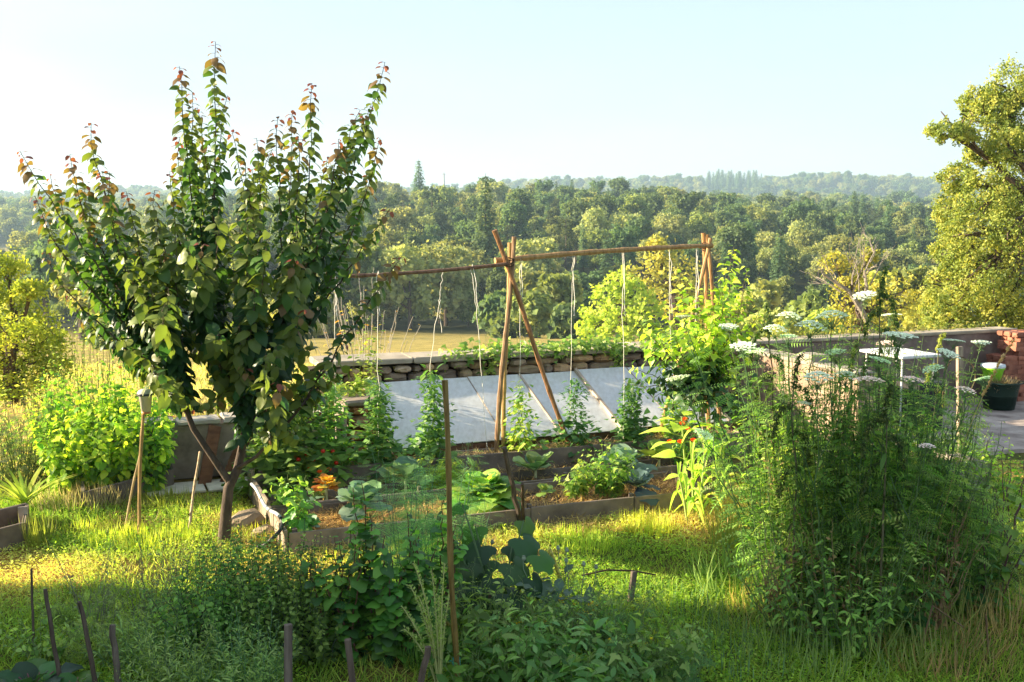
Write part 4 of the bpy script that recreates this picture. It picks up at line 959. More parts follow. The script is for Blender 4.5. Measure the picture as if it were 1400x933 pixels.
def on_limb(k, f):
    P = limb_pts[k]; x = f * (len(P) - 1); i = min(int(x), len(P) - 2); return Vector(P[i]).lerp(Vector(P[i + 1]), x - i)
SH = [('A', .95, (110, 350), (28, 208), -.35, 1.3), ('A', .95, (108, 350), (98, 210), .15, 1.3), ('A', 1., (150, 330), (124, 170), -.1, 1.2), ('A', .8, (100, 360), (68, 240), .4, 1.), ('A', .9, (85, 390), (48, 268), -.1, .6),
      ('C', 1., (252, 270), (247, 90), .0, 1.), ('C', .9, (290, 280), (295, 60), -.2, 1.2), ('C', .8, (245, 340), (243, 188), .3, 1.6), ('T', 1., (350, 340), (318, 178), .3, .5), ('T', .95, (362, 330), (352, 185), -.3, .5),
      ('B', 1., (428, 290), (425, 110), .1, 1.4), ('B', .9, (400, 300), (398, 150), .4, 1.3), ('B', 1., (465, 300), (527, 84), -.2, 1.1), ('B', .9, (495, 330), (521, 190), .3, 1.1), ('B', .8, (485, 360), (532, 286), -.3, .6),
      ('D', .9, (480, 450), (547, 352), -.2, 1.5), ('B', .9, (450, 320), (462, 190), -.4, .9), ('T', 1., (330, 320), (372, 205), .5, .5), ('C', .9, (215, 380), (210, 262), -.4, .6), ('A', 1., (190, 350), (172, 262), .3, .8),
      ('A', .8, (90, 430), (62, 345), -.3, .5), ('A', .7, (130, 470), (92, 405), .2, .3), ('C', 1., (270, 300), (275, 215), .5, .5), ('B', 1., (430, 320), (448, 215), .6, .8), ('T', 1., (350, 300), (335, 225), -.5, .4), ('A', 1., (150, 380), (140, 235), .5, .9),
      ('B', .9, (380, 300), (378, 160), -.1, 1.2), ('B', 1., (440, 300), (490, 150), .15, 1.0), ('C', .95, (300, 300), (270, 150), .25, .6), ('C', .95, (265, 300), (262, 130), .1, .8), ('C', .9, (285, 300), (308, 130), .15, .7), ('A', .9, (120, 340), (112, 245), .3, .9), ('A', .95, (140, 350), (150, 235), -.3, .9), ('A', .9, (85, 380), (60, 290), .25, .7), ('B', .95, (440, 280), (508, 145), .1, .8), ('B', .95, (410, 290), (408, 185), -.25, .8), ('T', .95, (340, 330), (345, 230), .3, .4), ('C', .9, (235, 360), (232, 235), .0, .6), ('B', .95, (470, 340), (505, 240), .5, .8)]
for lk, f, c_, tp_, dd, red in SH:
    st = on_limb(lk, f * random.uniform(.9, 1)); apricot_shoot(st, ap(c_[0], c_[1], dd * .7), ap(tp_[0], tp_[1], dd), red)
ga = np.random.default_rng(77)
env = [(100, 400), (130, 330), (200, 300), (260, 280), (330, 260), (400, 250), (460, 290), (500, 330), (490, 400), (470, 450), (440, 500), (400, 560), (340, 500), (240, 520), (170, 480), (120, 450)]
for k in range(105):
    a = ga.uniform(0, 6.28); rr = math.sqrt(ga.uniform(0.05, 1)); tx = 300 + math.cos(a) * 195 * rr; ty = 405 - math.sin(a) * 125 * rr
    if (tx > 440 and ty > 470) or (tx > 435 and ty > 340): continue
    lk = 'A' if tx < 240 else ('C' if tx < 310 else ('T' if tx < 370 else 'B'))
    if ty > 480 and tx > 330: lk = 'D'
    dd = ga.uniform(-.85, .85); st = on_limb(lk, ga.uniform(.45, .95)); tip = ap(tx, ty, dd); mid = st.lerp(tip, .5) + Vector((0, dd * .15, -.05))
    apricot_shoot(st, mid, tip, 0. if k % 12 else .8, .006, .030, .094, .1)
for tx, ty, lk, f in ((160, 500, 'A', .7), (190, 520, 'A', .6), (240, 530, 'A', .6), (285, 560, 'C', .3), (380, 570, 'D', .6), (450, 520, 'D', .8), (470, 470, 'D', .9), (410, 600, 'D', .6), (440, 560, 'D', .9), (300, 530, 'C', .5), 
                      (370, 600, 'D', .5), (340, 575, 'T', .6), (260, 560, 'A', .6), (225, 540, 'A', .75), (480, 505, 'D', .95)):
    dd = ga.uniform(-.5, .3); st = on_limb(lk, f); apricot_shoot(st, st.lerp(ap(tx, ty - 20, dd), .5), ap(tx, ty, dd), .1, .005, .030, .090, .15)
apr.stem.v = []; apr.stem.n = 0
br.build('twigs', M_BARK, apr.th)
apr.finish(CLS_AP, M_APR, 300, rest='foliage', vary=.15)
# ---------------------------------------------------------------- pear tree in the sun beside the right tripod
def leafy_shoots(pl, shoots, sp, size, tpl, key, cls_fn, r=.007, droop=.5, stemcol=(.10, .09, .04), t_lo=.1, tipscale=.35, smooth=.008, fwd=.35):
    for st, ct, tp_ in shoots:
        P = wob(bez(st, ct, tp_, 12), smooth, 1); tube(pl.stem, P, [r, r * .6, r * .3], 5, stemcol, cap=False)
        L0 = float(np.linalg.norm(np.diff(P, axis=0), axis=1).sum()); n = max(4, int(L0 * (1 - t_lo) / sp)); pos, dr, t, L = along(P, n, .5, t_lo, 1)
        out = around(dr, random.uniform(0, 6)); d = nrm(out + dr * fwd + A([0, 0, -droop]) * rng.uniform(.2, 1.5, (n, 1)))
        fr = frames(d, nrm(dr + A([0, 0, .8]) + rng.normal(0, .3, d.shape)), rng.normal(0, .3, n)); td = L - t
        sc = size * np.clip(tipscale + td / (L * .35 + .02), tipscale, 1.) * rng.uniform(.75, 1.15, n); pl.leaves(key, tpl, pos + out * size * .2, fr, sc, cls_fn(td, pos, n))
PD = 9.75
def pp(px, py, dd=0.): return at(px, py, PD + dd)
pb = Vector((pp(968, 640).x, PD, 0)); pear = Plant('pear_tree', 'small sunlit yellow-green pear tree at the right end of the bamboo rail', 'tree', pb)
tube(pear.stem, [pb, pp(966, 640), pp(962, 590), pp(960, 540), pp(962, 490)], [.026, .022, .018, .012], 7, (.16, .13, .09))
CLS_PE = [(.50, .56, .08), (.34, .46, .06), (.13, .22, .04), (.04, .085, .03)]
cf_ = lambda td, pos, n: np.where(pos[:, 2] < 1.12, 3, np.where(pos[:, 2] < 1.3, rng.integers(1, 4, n), rng.integers(0, 3, n)))  # leaves darker low down, sun glow painted into the upper ones
S_ = []
for cx, cy_, tx, ty, dd in ((985, 430, 1004, 337, 0), (1010, 440, 1022, 365, .2), (930, 450, 932, 368, -.1), (900, 470, 880, 430, .1), (905, 480, 868, 435, -.2), (960, 420, 962, 395, .2), (985, 400, 985, 380, -.2), (900, 520, 858, 500, 0), (895, 540, 852, 522, .2),
                            (1020, 470, 1042, 420, .1), (1010, 500, 1045, 470, 0), (930, 480, 905, 455, .3), (945, 460, 925, 420, .3), (1000, 450, 990, 420, .4), (1015, 520, 1040, 520, -.1), (975, 460, 1000, 390, -.3), (940, 520, 890, 545, .1), (960, 530, 915, 560, -.2), (975, 540, 950, 580, 0), (985, 540, 985, 585, .1),
                            (1000, 530, 1010, 570, .1), (950, 540, 930, 575, .3), (970, 520, 940, 560, -.3), (990, 520, 1000, 560, -.3), (960, 480, 945, 450, 0), (1000, 490, 1025, 455, .2), (980, 470, 970, 425, -.35), (925, 500, 880, 480, -.1), (990, 500, 1020, 500, .35), (940, 500, 910, 520, .35)):
    z0 = random.choice([510, 530, 550, 560]); S_.append((pp(961, z0), pp(cx, cy_, dd * .6), pp(tx, ty, dd)))
S_ += [(pp(961, random.choice([480, 510, 540])), pp(a_, b_ + 60, d_ * .5), pp(a_, b_, d_)) for a_, b_, d_ in ((1004, 345, .1), (992, 362, -.15), (1018, 385, .1), (940, 385, 0), (955, 405, .2), (885, 445, -.1), (915, 410, .1), (1030, 440, .2), (975, 400, -.2), (900, 480, 0), (1000, 420, 0), (935, 430, -.25))]
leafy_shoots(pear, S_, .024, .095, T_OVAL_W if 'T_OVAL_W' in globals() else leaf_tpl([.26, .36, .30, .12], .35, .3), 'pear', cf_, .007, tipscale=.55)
pear.finish(CLS_PE, M_LEAF, 260)
# ---------------------------------------------------------------- trees beyond the wall
def lobes_px(L): return [(tuple(at(px, py, D)), r / 1500 * D if not hasattr(r, '__len__') else (r[0] / 1500 * D, r[1] / 1500 * D * .9, r[2] / 1500 * D)) for px, py, D, r in L]
GOLD = [(.06, .09, .028), (.15, .18, .042), (.30, .28, .075)]
OD = 27
b_ = at(1490, 460, OD); b_.z = gh(b_.x, b_.y)
tree_thing('oak_tree', 'large golden-green oak rising above the wall at the right edge', 'tree', b_, lobes_px([
    (1300, 182, OD - 1, (38, 30, 16)), (1345, 175, OD, (42, 40, 24)), (1385, 118, OD, (34, 34, 34)), (1405, 150, OD + 1, (40, 40, 50)), (1340, 140, OD + .5, (30, 30, 22)), (1440, 110, OD, 45), (1380, 200, OD - 1, (34, 34, 24)),
    (1310, 245, OD, (28, 28, 22)), (1350, 262, OD - 1, (44, 40, 38)), (1395, 240, OD + 1, (44, 40, 40)), (1302, 290, OD, (24, 26, 30)), (1330, 320, OD - 1, (44, 40, 36)), (1385, 310, OD - 1.5, (48, 40, 40)), (1300, 345, OD, (26, 26, 30)),
    (1296, 400, OD, (32, 30, 36)), (1340, 385, OD - 1, (46, 40, 44)), (1392, 380, OD - 1, (48, 44, 44)), (1300, 440, OD, (34, 30, 22)), (1350, 440, OD, (50, 44, 26)), (1410, 440, OD - .5, (50, 44, 30)), (1365, 150, OD, (30, 30, 24)), (1345, 212, OD, (26, 26, 16)), (1378, 272, OD, 34), (1402, 195, OD, 34), (1415, 290, OD, 44), (1320, 370, OD, 34), (1365, 420, OD, 40), (1450, 220, OD, 70), (1460, 340, OD, 70), (1500, 150, OD, 60), (1278, 425, OD + 1, (20, 22, 26))]),
    74, 26, .080, GOLD, .30, T_DIA, .25, trunk_top=at(1450, 200, OD), shell=.55)
LD = 17
b_ = at(20, 560, LD); b_.z = gh(b_.x, b_.y)
tree_thing('fruit_tree', 'spreading yellow-green fruit tree beyond the garden at the left edge', 'tree', b_, lobes_px([
    (10, 362, LD, (30, 30, 16)), (-30, 380, LD, 40), (45, 395, LD - .5, (22, 26, 12)), (20, 410, LD, (44, 36, 22)), (55, 440, LD, (32, 30, 24)), (10, 455, LD - 1, (44, 36, 26)), (50, 480, LD, (34, 30, 22)), (-20, 480, LD, (44, 40, 34)), (15, 505, LD, (46, 36, 20)), (-50, 430, LD, 50), (30, 530, LD, (50, 36, 18)), (-20, 530, LD, 40), (75, 500, LD, (26, 26, 20)), (70, 465, LD + .5, (20, 20, 20))]),
    40, 20, .062, [(.10, .17, .03), (.20, .29, .045), (.36, .40, .07)], .11, T_DIA, .42, trunk_top=at(20, 470, LD), shell=.3)
SD = 46
b_ = at(1190, 470, SD); b_.z = gh(b_.x, b_.y)
sn = tree_thing('dying_tree', 'half-dead tree with bare pale branches above yellow-green foliage beyond the wall', 'tree', b_, lobes_px([
    (1140, 360, SD, (18, 16, 16)), (1165, 375, SD, (22, 18, 24)), (1155, 400, SD, (26, 24, 20)), (1185, 395, SD + 1, (24, 24, 26)), (1195, 425, SD, (36, 30, 24)), (1150, 430, SD, (26, 24, 20)), (1190, 350, SD, (10, 10, 12)), (1180, 450, SD - 1, (50, 30, 18)), (1235, 400, SD + 2, (24, 24, 30)), (1225, 435, SD, (34, 30, 26)), (1250, 425, SD + 2, (24, 24, 34))]),
    26, 14, .15, [(.12, .14, .03), (.24, .25, .05), (.38, .34, .08)], .26, T_DIA, .42, trunk_top=at(1160, 395, SD))
q = MB(); gd = np.random.default_rng(8)
def dead(p, d, L, r, depth):
    e = p + d * L; m_ = p.lerp(e, .5) + Vector(gd.normal(0, L * .10, 3)); tube(q, bez(p, m_, e, 6), [r, r * .5], 5, (.55, .48, .42), cap=False)
    if depth:
        for _ in range(3):
            dead(p.lerp(e, gd.uniform(.35, 1)), (d + Vector(gd.normal(0, .42, 3)) + Vector((0, 0, .15))).normalized(), L * gd.uniform(.45, .8), r * .5, depth - 1)
for x0, y0, x1, y1 in ((1160, 400, 1118, 350), (1165, 390, 1175, 345), (1180, 380, 1205, 325), (1175, 400, 1160, 330), (1190, 390, 1212, 345), (1150, 400, 1105, 372), (1165, 410, 1190, 340), (1185, 375, 1200, 360)):
    a_ = at(x0, y0, SD - 1); b2 = at(x1, y1, SD - 1 + gd.uniform(-1, 1)); dead(a_, (b2 - a_).normalized(), (b2 - a_).length * .75, .035, 2)
tube(q, [at(1195, 462, SD - 1), at(1178, 425, SD - 1), at(1160, 398, SD - 1), at(1125, 375, SD - 1)], [.14, .11, .08, .04], 7, (.40, .34, .28))
tube(q, [at(1175, 425, SD - 1), at(1185, 395, SD - 1), at(1182, 370, SD - 1)], [.10, .07, .05], 6, (.5, .44, .38))
q.build('dead_branches', M_BARK2 if 'M_BARK2' in globals() else solid_mat('bare_wood', [(.3, (.14, .12, .10)), (.7, (.32, .28, .24))], 8, .9, .4), sn)
VD = 88
b_ = at(850, 470, VD); b_.z = gh(b_.x, b_.y)
tree_thing('leafy_tree', 'bright green conical-topped tree just beyond the wall, right of the tripod', 'tree', b_, lobes_px([
    (850, 385, VD, (26, 24, 14)), (835, 405, VD, (32, 28, 16)), (868, 405, VD, (30, 28, 16)), (820, 430, VD, (32, 28, 16)), (855, 428, VD - 2, (40, 34, 18)), (885, 430, VD, (30, 28, 18)), (812, 452, VD, (28, 28, 14)), (850, 455, VD - 2, (50, 36, 16)), (895, 455, VD, (34, 30, 16))]),
    30, 10, .42, [(.15, .25, .04), (.26, .37, .06), (.38, .46, .09)], .35, T_DIA, .4, trunk_top=at(850, 410, VD))
YD = 96
b_ = at(925, 470, YD); b_.z = gh(b_.x, b_.y)
tree_thing('leafy_tree', 'tall yellowish thin-crowned tree behind the top of the right tripod', 'tree', b_, lobes_px([
    (900, 350, YD, (26, 24, 18)), (880, 375, YD, (26, 24, 18)), (925, 365, YD, (30, 24, 20)), (905, 390, YD - 2, (34, 30, 20)), (945, 395, YD, (26, 24, 24)), (925, 420, YD, (36, 30, 22)), (960, 425, YD, (26, 24, 24)), (900, 335, YD, (14, 14, 12))]),
    26, 9, .42, [(.14, .16, .04), (.25, .25, .06), (.38, .34, .09)], .4, T_DIA, .45, trunk_top=at(915, 380, YD))
gv = np.random.default_rng(17)
VAL = [(700, 440, 120, 30, 2), (735, 425, 118, 34, 0), (760, 400, 125, 34, 0), (780, 440, 112, 26, 2), (720, 395, 132, 28, 0), (985, 440, 105, 30, 3), (1020, 425, 110, 34, 1), (1055, 438, 100, 30, 1), (1090, 430, 105, 30, 0), (1040, 400, 120, 24, 1), (1120, 445, 90, 30, 3), (1215, 400, 100, 34, 3), (1250, 390, 95, 34, 0), (1265, 430, 80, 34, 3),
       (1010, 455, 84, 30, 1), (1080, 458, 80, 30, 3), (680, 420, 128, 26, 2), (160, 470, 60, 40, 2), (400, 440, 110, 40, 1), (430, 430, 120, 36, 0), (110, 400, 110, 38, 1), (170, 395, 120, 40, 1), (235, 420, 120, 40, 2), (300, 410, 125, 40, 0), (360, 420, 118, 40, 0), (60, 370, 140, 34, 2), (20, 430, 90, 30, 1)]
PAL = [COL_OAK, [(.12, .15, .05), (.22, .24, .07), (.32, .32, .11)], COL_DEEP, [(.14, .17, .04), (.24, .27, .06), (.35, .37, .09)]]
WHERE = {700: 'left of the bright green tree, lowest of three', 735: 'left of the bright green tree, largest of three', 760: 'tallest, left of the bright green tree', 780: 'small and dark beside the bright green tree', 720: 'small and high up behind the tripod strings', 985: 'behind the pear tree, low and yellowish',
         1020: 'right of the pear tree top', 1055: 'above the left carrot umbels', 1090: 'left of the half-dead tree', 1040: 'small and pale, upslope of the carrot umbels', 1120: 'at the foot of the half-dead tree', 1215: 'right behind the half-dead tree', 1250: 'between the half-dead tree and the oak', 1265: 'low, touching the oak',
         1010: 'just over the wall behind the pear shoots', 1080: 'just over the wall behind the tallest umbels', 680: 'dark, directly behind the tripod', 160: 'low, seen through the left apricot shoots', 400: 'seen through the right apricot shoots', 430: 'at the left end of the thin rail', 110: 'at the left behind the red-tipped shoots',
         170: 'behind the left apricot shoots, pale', 235: 'behind the middle of the apricot crown, dark', 300: 'mostly behind the apricot crown, left', 360: 'mostly behind the apricot crown, right', 60: 'far left, above the fruit tree', 20: 'far left, beside the fruit tree top'}
for px_, py_, D_, r_, pi_ in VAL:
    b_ = at(px_, py_ + 30, D_); b_.z = gh(b_.x, b_.y); L = [((px_ + gv.uniform(-.7, .7) * r_), py_ + gv.uniform(-.5, .9) * r_, D_ + gv.uniform(-2, 2), (r_ * gv.uniform(.4, .6), r_ * .5, r_ * gv.uniform(.3, .45))) for _ in range(9)] + [(px_, py_, D_, (r_ * .6, r_ * .6, r_ * .6))]
    tree_thing('valley_tree', ('olive', 'yellow-green', 'dark green', 'light green')[pi_] + ' bushy tree in the valley, ' + WHERE[px_], 'tree', b_, lobes_px(L), 22, 8, .0042 * D_, PAL[pi_], .003 * D_, T_QUAD, .4)
# ================================================================ GRASS AND GROUND COVER
def grass_patch(name, n, xr, yr, keep, hfun, colfun, kind='stuff', wid=.005, label=None, lean=.35, tpl=T_GRASS, z0=0.):
    x = rng.uniform(*xr, n); y = rng.uniform(*yr, n); k = keep(x, y); x, y = x[k], y[k]; n = len(x)
    h = hfun(x, y) * rng.uniform(.5, 1.25, n); d = nrm(np.stack([rng.normal(0, lean, n), rng.normal(0, lean, n), np.ones(n)], -1))
    fr = frames(d, rng.normal(size=(n, 3))); z = ground_h(x, y) + z0
    q = MB(); scatter(q, tpl, np.stack([x, y, z], -1), fr, np.stack([np.broadcast_to(wid, n) * rng.uniform(.7, 1.4, n), h, h], -1), colfun(x, y, n))
    return tag(q.build(name, M_GRASS, origin=(0, 0, 0)), label, kind=kind)
def uvv(x, y): return x * math.cos(GA) + y * math.sin(GA), -x * math.sin(GA) + y * math.cos(GA)
def in_beds(x, y):
    u, v = uvv(x, y)
    return ((u > 1.33) & (u < 5.25) & (v > 8.17)) | ((u > 1.33) & (u < 6.8) & (v > 9.0)) | ((u > .5) & (u < 2.5) & (v > 10.35)) | ((u > 6.4) & (u < 7.6) & (v > 7.42) & (v < 8.45)) | ((u > 7.9) & (v > 8.9)) | (v > 11.2) | ((u > 6.8) & (u < 7.7) & (v > 10.3))
def lawn_col(x, y, n):
    s = np.clip(straw_amount(x, y) + rng.normal(0, .22, n), 0, 1)[:, None]; lite = rng.uniform(0, 1, (n, 1)) ** 1.5
    g_ = A([.12, .22, .03]) * (1 - lite) + A([.36, .43, .055]) * lite; s = s ** 1.6
    return g_ * (1 - s) + A([.66, .52, .16]) * s
vis = lambda x, y: (np.abs(x) < y * .49 + .3)
grass_patch('grass', 120000, (-5.2, 5.2), (5.3, 10.6), lambda x, y: vis(x, y) & ~in_beds(x, y) & (rng.uniform(0, 1, len(x)) > .62 * straw_amount(x, y)), lambda x, y: .045 + .03 * (vnoise(x, y, 2.4, 12) + .5).clip(0) + .03 * (y < 7.4), lawn_col, label='short lawn grass, green and straw mixed', wid=.0055, lean=.8)
grass_patch('grass', 26000, (-5.2, 5.2), (5.3, 10.6), lambda x, y: vis(x, y) & ~in_beds(x, y) & (vnoise(x, y, 1.9, 14) > .10) & ((y > 8.2) | (y < 7.5)), lambda x, y: .10 + .07 * (vnoise(x, y, 3, 15)).clip(0), lawn_col, label='longer tufted grass scattered over the lawn', wid=.007, lean=.6)
# clover-like low leaves among the grass
x = rng.uniform(-5, 5, 110000); y = rng.uniform(5.4, 9.6, 110000); k = vis(x, y) & ~in_beds(x, y) & (vnoise(x, y, 2.6, 19) > -.15); x, y = x[k], y[k]; n = len(x)
q = MB(); scatter(q, T_DIA, np.stack([x, y, ground_h(x, y) + rng.uniform(.01, .06, n)], -1), frames(rng.normal(size=(n, 3)) * [1, 1, .4]), rng.uniform(.012, .034, n), lawn_col(x, y, n) * A([.75, 1.0, .9]))
tag(q.build('clover', M_SOFT, origin=(0, 0, 0)), 'small-leaved clover and weeds low in the lawn', kind='stuff')
# dry meadow beyond the wall
dry = lambda x, y, n: A([.55, .46, .17]) * rng.uniform(.6, 1.25, (n, 1)) * np.where(rng.uniform(0, 1, (n, 1)) < .25, A([.55, .85, .45]), A([1, 1, 1]))
grass_patch('dry_grass', 42000, (-14, 9), (11.5, 34), lambda x, y: (np.abs(x) < y * .5) & (uvv(x, y)[1] > 12.4) & (x < 2 + y * .1), lambda x, y: .13 + .0 * x, dry, label='dry meadow grass beyond the garden', wid=.016, lean=.4)
grass_patch('dry_grass', 15000, (-7, -1), (10.4, 13.5), lambda x, y: (np.abs(x) < y * .5) & (uvv(x, y)[1] > 11.2) & (uvv(x, y)[0] < 2.2), lambda x, y: .07 + .06 * (vnoise(x, y, 2, 16)).clip(0), dry, label='dry grass behind the low grey wall', wid=.008)
def tuft(name, label, cat, base, n, h, w, cols, spread, lean=.45, tpl=T_GRASS, group=None, curl=1.):
    b = Vector(base); q = MB(); a = rng.uniform(0, 6.28, n); r = spread * np.sqrt(rng.uniform(0, 1, n)); d = nrm(np.stack([np.cos(a) * lean * rng.uniform(.2, 1.4, n), np.sin(a) * lean * rng.uniform(.2, 1.4, n), np.ones(n)], -1))
    hh = h * rng.uniform(.55, 1.15, n); t = rng.uniform(0, 1, (n, 1)); c = A(cols[0]) * (1 - t) + A(cols[1]) * t
    up = -np.stack([np.cos(a), np.sin(a), np.zeros(n)], -1)
    scatter(q, tpl, np.stack([b.x + np.cos(a) * r, b.y + np.sin(a) * r, np.full(n, b.z)], -1), frames(d, up), np.stack([w * rng.uniform(.7, 1.3, n), hh, hh * curl], -1), c)
    return tag(q.build(name, M_GRASS, origin=b), label, cat, group)
LIME = [(.26, .36, .04), (.45, .50, .07)]; GRN = [(.08, .16, .03), (.17, .26, .05)]; STRAW = [(.25, .17, .08), (.48, .36, .17)]  # tufts in sun take lime, shaded ones green: light put into colour
for px_, py_, n, h, sp, lb, cc in ((886, 728, 300, .17, .22, 'bright lime grass tuft in front of the bed, left of the maize', LIME), (705, 735, 200, .09, .25, 'low lime grass tuft by the forked branch', LIME), (200, 742, 300, .12, .3, 'lime grass tuft round the foot of the lamp cane', LIME), (255, 735, 200, .12, .2, 'lime grass tuft round the slanting pale cane', LIME),
                                   (52, 745, 110, .26, .10, 'tall grass tuft at the corner of the left edge bed', [(.12, .18, .03), (.28, .30, .06)]), (130, 735, 240, .11, .3, 'grass tuft between the left bed and the lamp', LIME), (365, 735, 160, .12, .2, 'grass tuft at the left corner of the front bed', LIME),
                                   (975, 725, 160, .12, .3, 'tangled dry and green grass right of the maize', STRAW), (800, 745, 300, .12, .3, 'low lime tuft in the sunlit lawn right of centre', LIME), (600, 770, 240, .15, .22, 'grass tuft behind the dark big-leaved plant', GRN), (225, 690, 300, .12, .3, 'shaggy grass tuft at the end of the bean bed', [(.12, .18, .03), (.28, .30, .06)])):
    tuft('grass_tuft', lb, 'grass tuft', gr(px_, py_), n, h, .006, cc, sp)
# straw mulch on the beds and spilled in front of them
def litter(name, n, u0, u1, v0, v1, z, label, cols=((.22, .13, .055), (.62, .45, .20)), L=.09, keep=None, mound=.03):
    u = rng.uniform(u0, u1, n); v = rng.uniform(v0, v1, n); m_ = vnoise(u, v, 3.5, 40)
    k = rng.uniform(-.5, .9, n) < m_ + .55
    u, v, m_ = u[k], v[k], m_[k]; n = len(u); x = u * math.cos(GA) - v * math.sin(GA); y = u * math.sin(GA) + v * math.cos(GA); d = nrm(rng.normal(size=(n, 3)) * [1, 1, .28]); t = rng.uniform(0, 1, (n, 1)) ** 1.3
    q = MB(); scatter(q, T_GRASS, np.stack([x, y, z + rng.uniform(-.005, mound, n) * (1 + m_)], -1), frames(d), np.stack([np.full(n, .005), L * rng.uniform(.4, 1.3, n), np.full(n, .05)], -1), A(cols[0]) * (1 - t) + A(cols[1]) * t)
    return tag(q.build(name, M_GRASS, origin=(0, 0, 0)), label, kind='stuff')
litter('straw', 13000, 1.42, 5.13, 8.23, 8.98, .075, 'straw mulch on the front bed', cols=((.26, .15, .06), (.74, .54, .24)), mound=.04); litter('straw', 5000, 1.42, 5.7, 9.05, 9.84, .09, 'straw mulch on the middle bed', mound=.03); litter('straw', 5200, 1.42, 6.55, 9.92, 10.16, .20, 'pale straw mulch on the tomato bed', cols=((.35, .25, .12), (.75, .60, .33)))
litter('straw', 5000, 1.5, 5.4, 7.75, 8.18, .02, 'straw spilled on the lawn in front of the front bed'); litter('straw', 5000, 5.2, 6.6, 7.6, 9.0, .02, 'straw littering the ground round the maize', mound=.08); litter('straw', 1500, .9, 1.38, 8.4, 9.4, .02, 'straw beside the apricot trunk')
litter('straw', 1800, -.6, .7, 9.3, 10.0, .02, 'brown straw before the bean bed', ((.10, .05, .03), (.30, .18, .09)))
# ================================================================ KITCHEN BED PLANTS
def u_on(px, v):
    k = (px - 700) / 1500; return v * (math.sin(GA) + k * math.cos(GA)) / (math.cos(GA) - k * math.sin(GA))
def bedpt(px, v, z): return UV(u_on(px, v), v, z)
LT = [0, .12, .28, .45, .62, .78, .90, .98]; T_CAB = leaf_hi(LT, [.04, .16, .34, .45, .47, .40, .26, .08], .30, -.05, .035, 7, 3, -.1); T_CAB2 = leaf_hi(LT, [.04, .14, .32, .43, .45, .38, .24, .07], .06, .5, .05, 7, 4, .2); T_CHARD = leaf_hi(LT, [.03, .05, .16, .26, .33, .29, .19, .05], .2, .4, .07, 7, 5, .1)
def rosette(name, label, cat, base, n, size, tpls, classes, cls, mat, tilt=(.35, 1.3), part='leaf', core=True, group=None, stalk=.0, stalkcol=(.35, .40, .25)):
    pl = Plant(name, label, cat, base, group); b = A(tuple(base))
    for i in range(n):
        f = (i + .5) / n; a = i * 2.4 + random.uniform(-.3, .3); tl_ = tilt[0] + (tilt[1] - tilt[0]) * f; d = A([math.cos(a) * math.sin(tl_), math.sin(a) * math.sin(tl_), math.cos(tl_)])
        p = b + A([0, 0, stalk * (1 - f * .4) + .01]) + d * size * .05; fr = frames(d[None], (-math.cos(a) * .2, -math.sin(a) * .2, 1.) if tl_ > .5 else (-math.cos(a), -math.sin(a), .3), A([random.uniform(-.25, .25)]))
        pl.leaves('c%d' % (i % len(tpls)), tpls[i % len(tpls)], p[None], fr, A([size * (.55 + .5 * f) * random.uniform(.85, 1.12)]), random.choice(cls))
    tube(pl.stem, [b - A([0, 0, .03]), b + A([0, 0, stalk + .03])], [.016, .012], 6, stalkcol)
    for key, tpl, p, f_, sc, c in pl.L: tube(pl.stem, [p - f_[:, 1] * size * .05, p + f_[:, 1] * sc * .5, ], [.006, .003], 4, stalkcol, cap=False)
    return pl.finish(classes, mat, 400, part)
CB = [(.14, .25, .18), (.24, .35, .26), (.13, .24, .10), (.28, .38, .15)]; CG = [(.09, .20, .04), (.17, .30, .055), (.28, .38, .08)]
rosette('cabbage', 'large blue-green cabbage with flopping outer leaves in the front bed, left part', 'cabbage', bedpt(490, 8.62, .12), 16, .27, [T_CAB, T_CAB2], CB, [0, 1, 1, 2], M_BLUE, (.3, 1.35), stalk=.12)
rosette('cabbage', 'tall open cabbage with upright leaves in the middle bed, left', 'cabbage', bedpt(551, 9.3, .14), 14, .25, [T_CAB, T_CAB2], CB, [0, 2, 3], M_BLUE, (.15, 1.1), stalk=.08)
rosette('cabbage', 'small green cabbage in the middle bed right of the forked branch', 'cabbage', bedpt(733, 9.35, .14), 13, .24, [T_CAB, T_CAB2], CB, [2, 3, 0], M_BLUE, (.2, 1.2), stalk=.04)
rosette('cabbage', 'grey-blue cabbage at the back of the celery, right part of the front bed', 'cabbage', bedpt(855, 8.85, .12), 16, .26, [T_CAB, T_CAB2], CB, [0, 1, 0], M_BLUE, (.2, 1.2), stalk=.16)
rosette('cabbage', 'drooping bluish cabbage close to the right end of the front bed', 'cabbage', bedpt(876, 8.40, .12), 12, .24, [T_CAB2, T_CAB], [(.07, .11, .14), (.10, .16, .17)], [0, 1], M_BLUE, (.6, 1.6), stalk=.09)
rosette('cabbage', 'young cabbage in the middle bed behind the blue-grey one', 'cabbage', bedpt(905, 9.3, .14), 13, .24, [T_CAB, T_CAB2], CG, [1, 2], M_BLUE, (.2, 1.2), stalk=.05)
rosette('cabbage', 'seedling cabbage behind the first straw heap, left end of the front bed', 'cabbage', bedpt(416, 8.45, .12), 8, .13, [T_CAB, T_CAB2], CB, [1, 2], M_BLUE, (.3, 1.3))
rosette('cabbage', 'seedling cabbage in straw between the forked branch and celery', 'cabbage', bedpt(745, 8.75, .12), 8, .12, [T_CAB, T_CAB2], CG, [1, 2], M_BLUE, (.3, 1.3))
rosette('cabbage', 'small cabbage in the middle bed left of the big one', 'cabbage', bedpt(425, 9.25, .14), 8, .13, [T_CAB, T_CAB2], CB, [0, 3], M_BLUE, (.3, 1.3))
rosette('chard', 'bushy crinkled green chard in the front bed just left of centre', 'chard', bedpt(660, 8.6, .12), 60, .33, [T_CHARD, T_CAB2], CG, [0, 1, 2], M_LEAF, (.12, 1.45), stalk=.08)
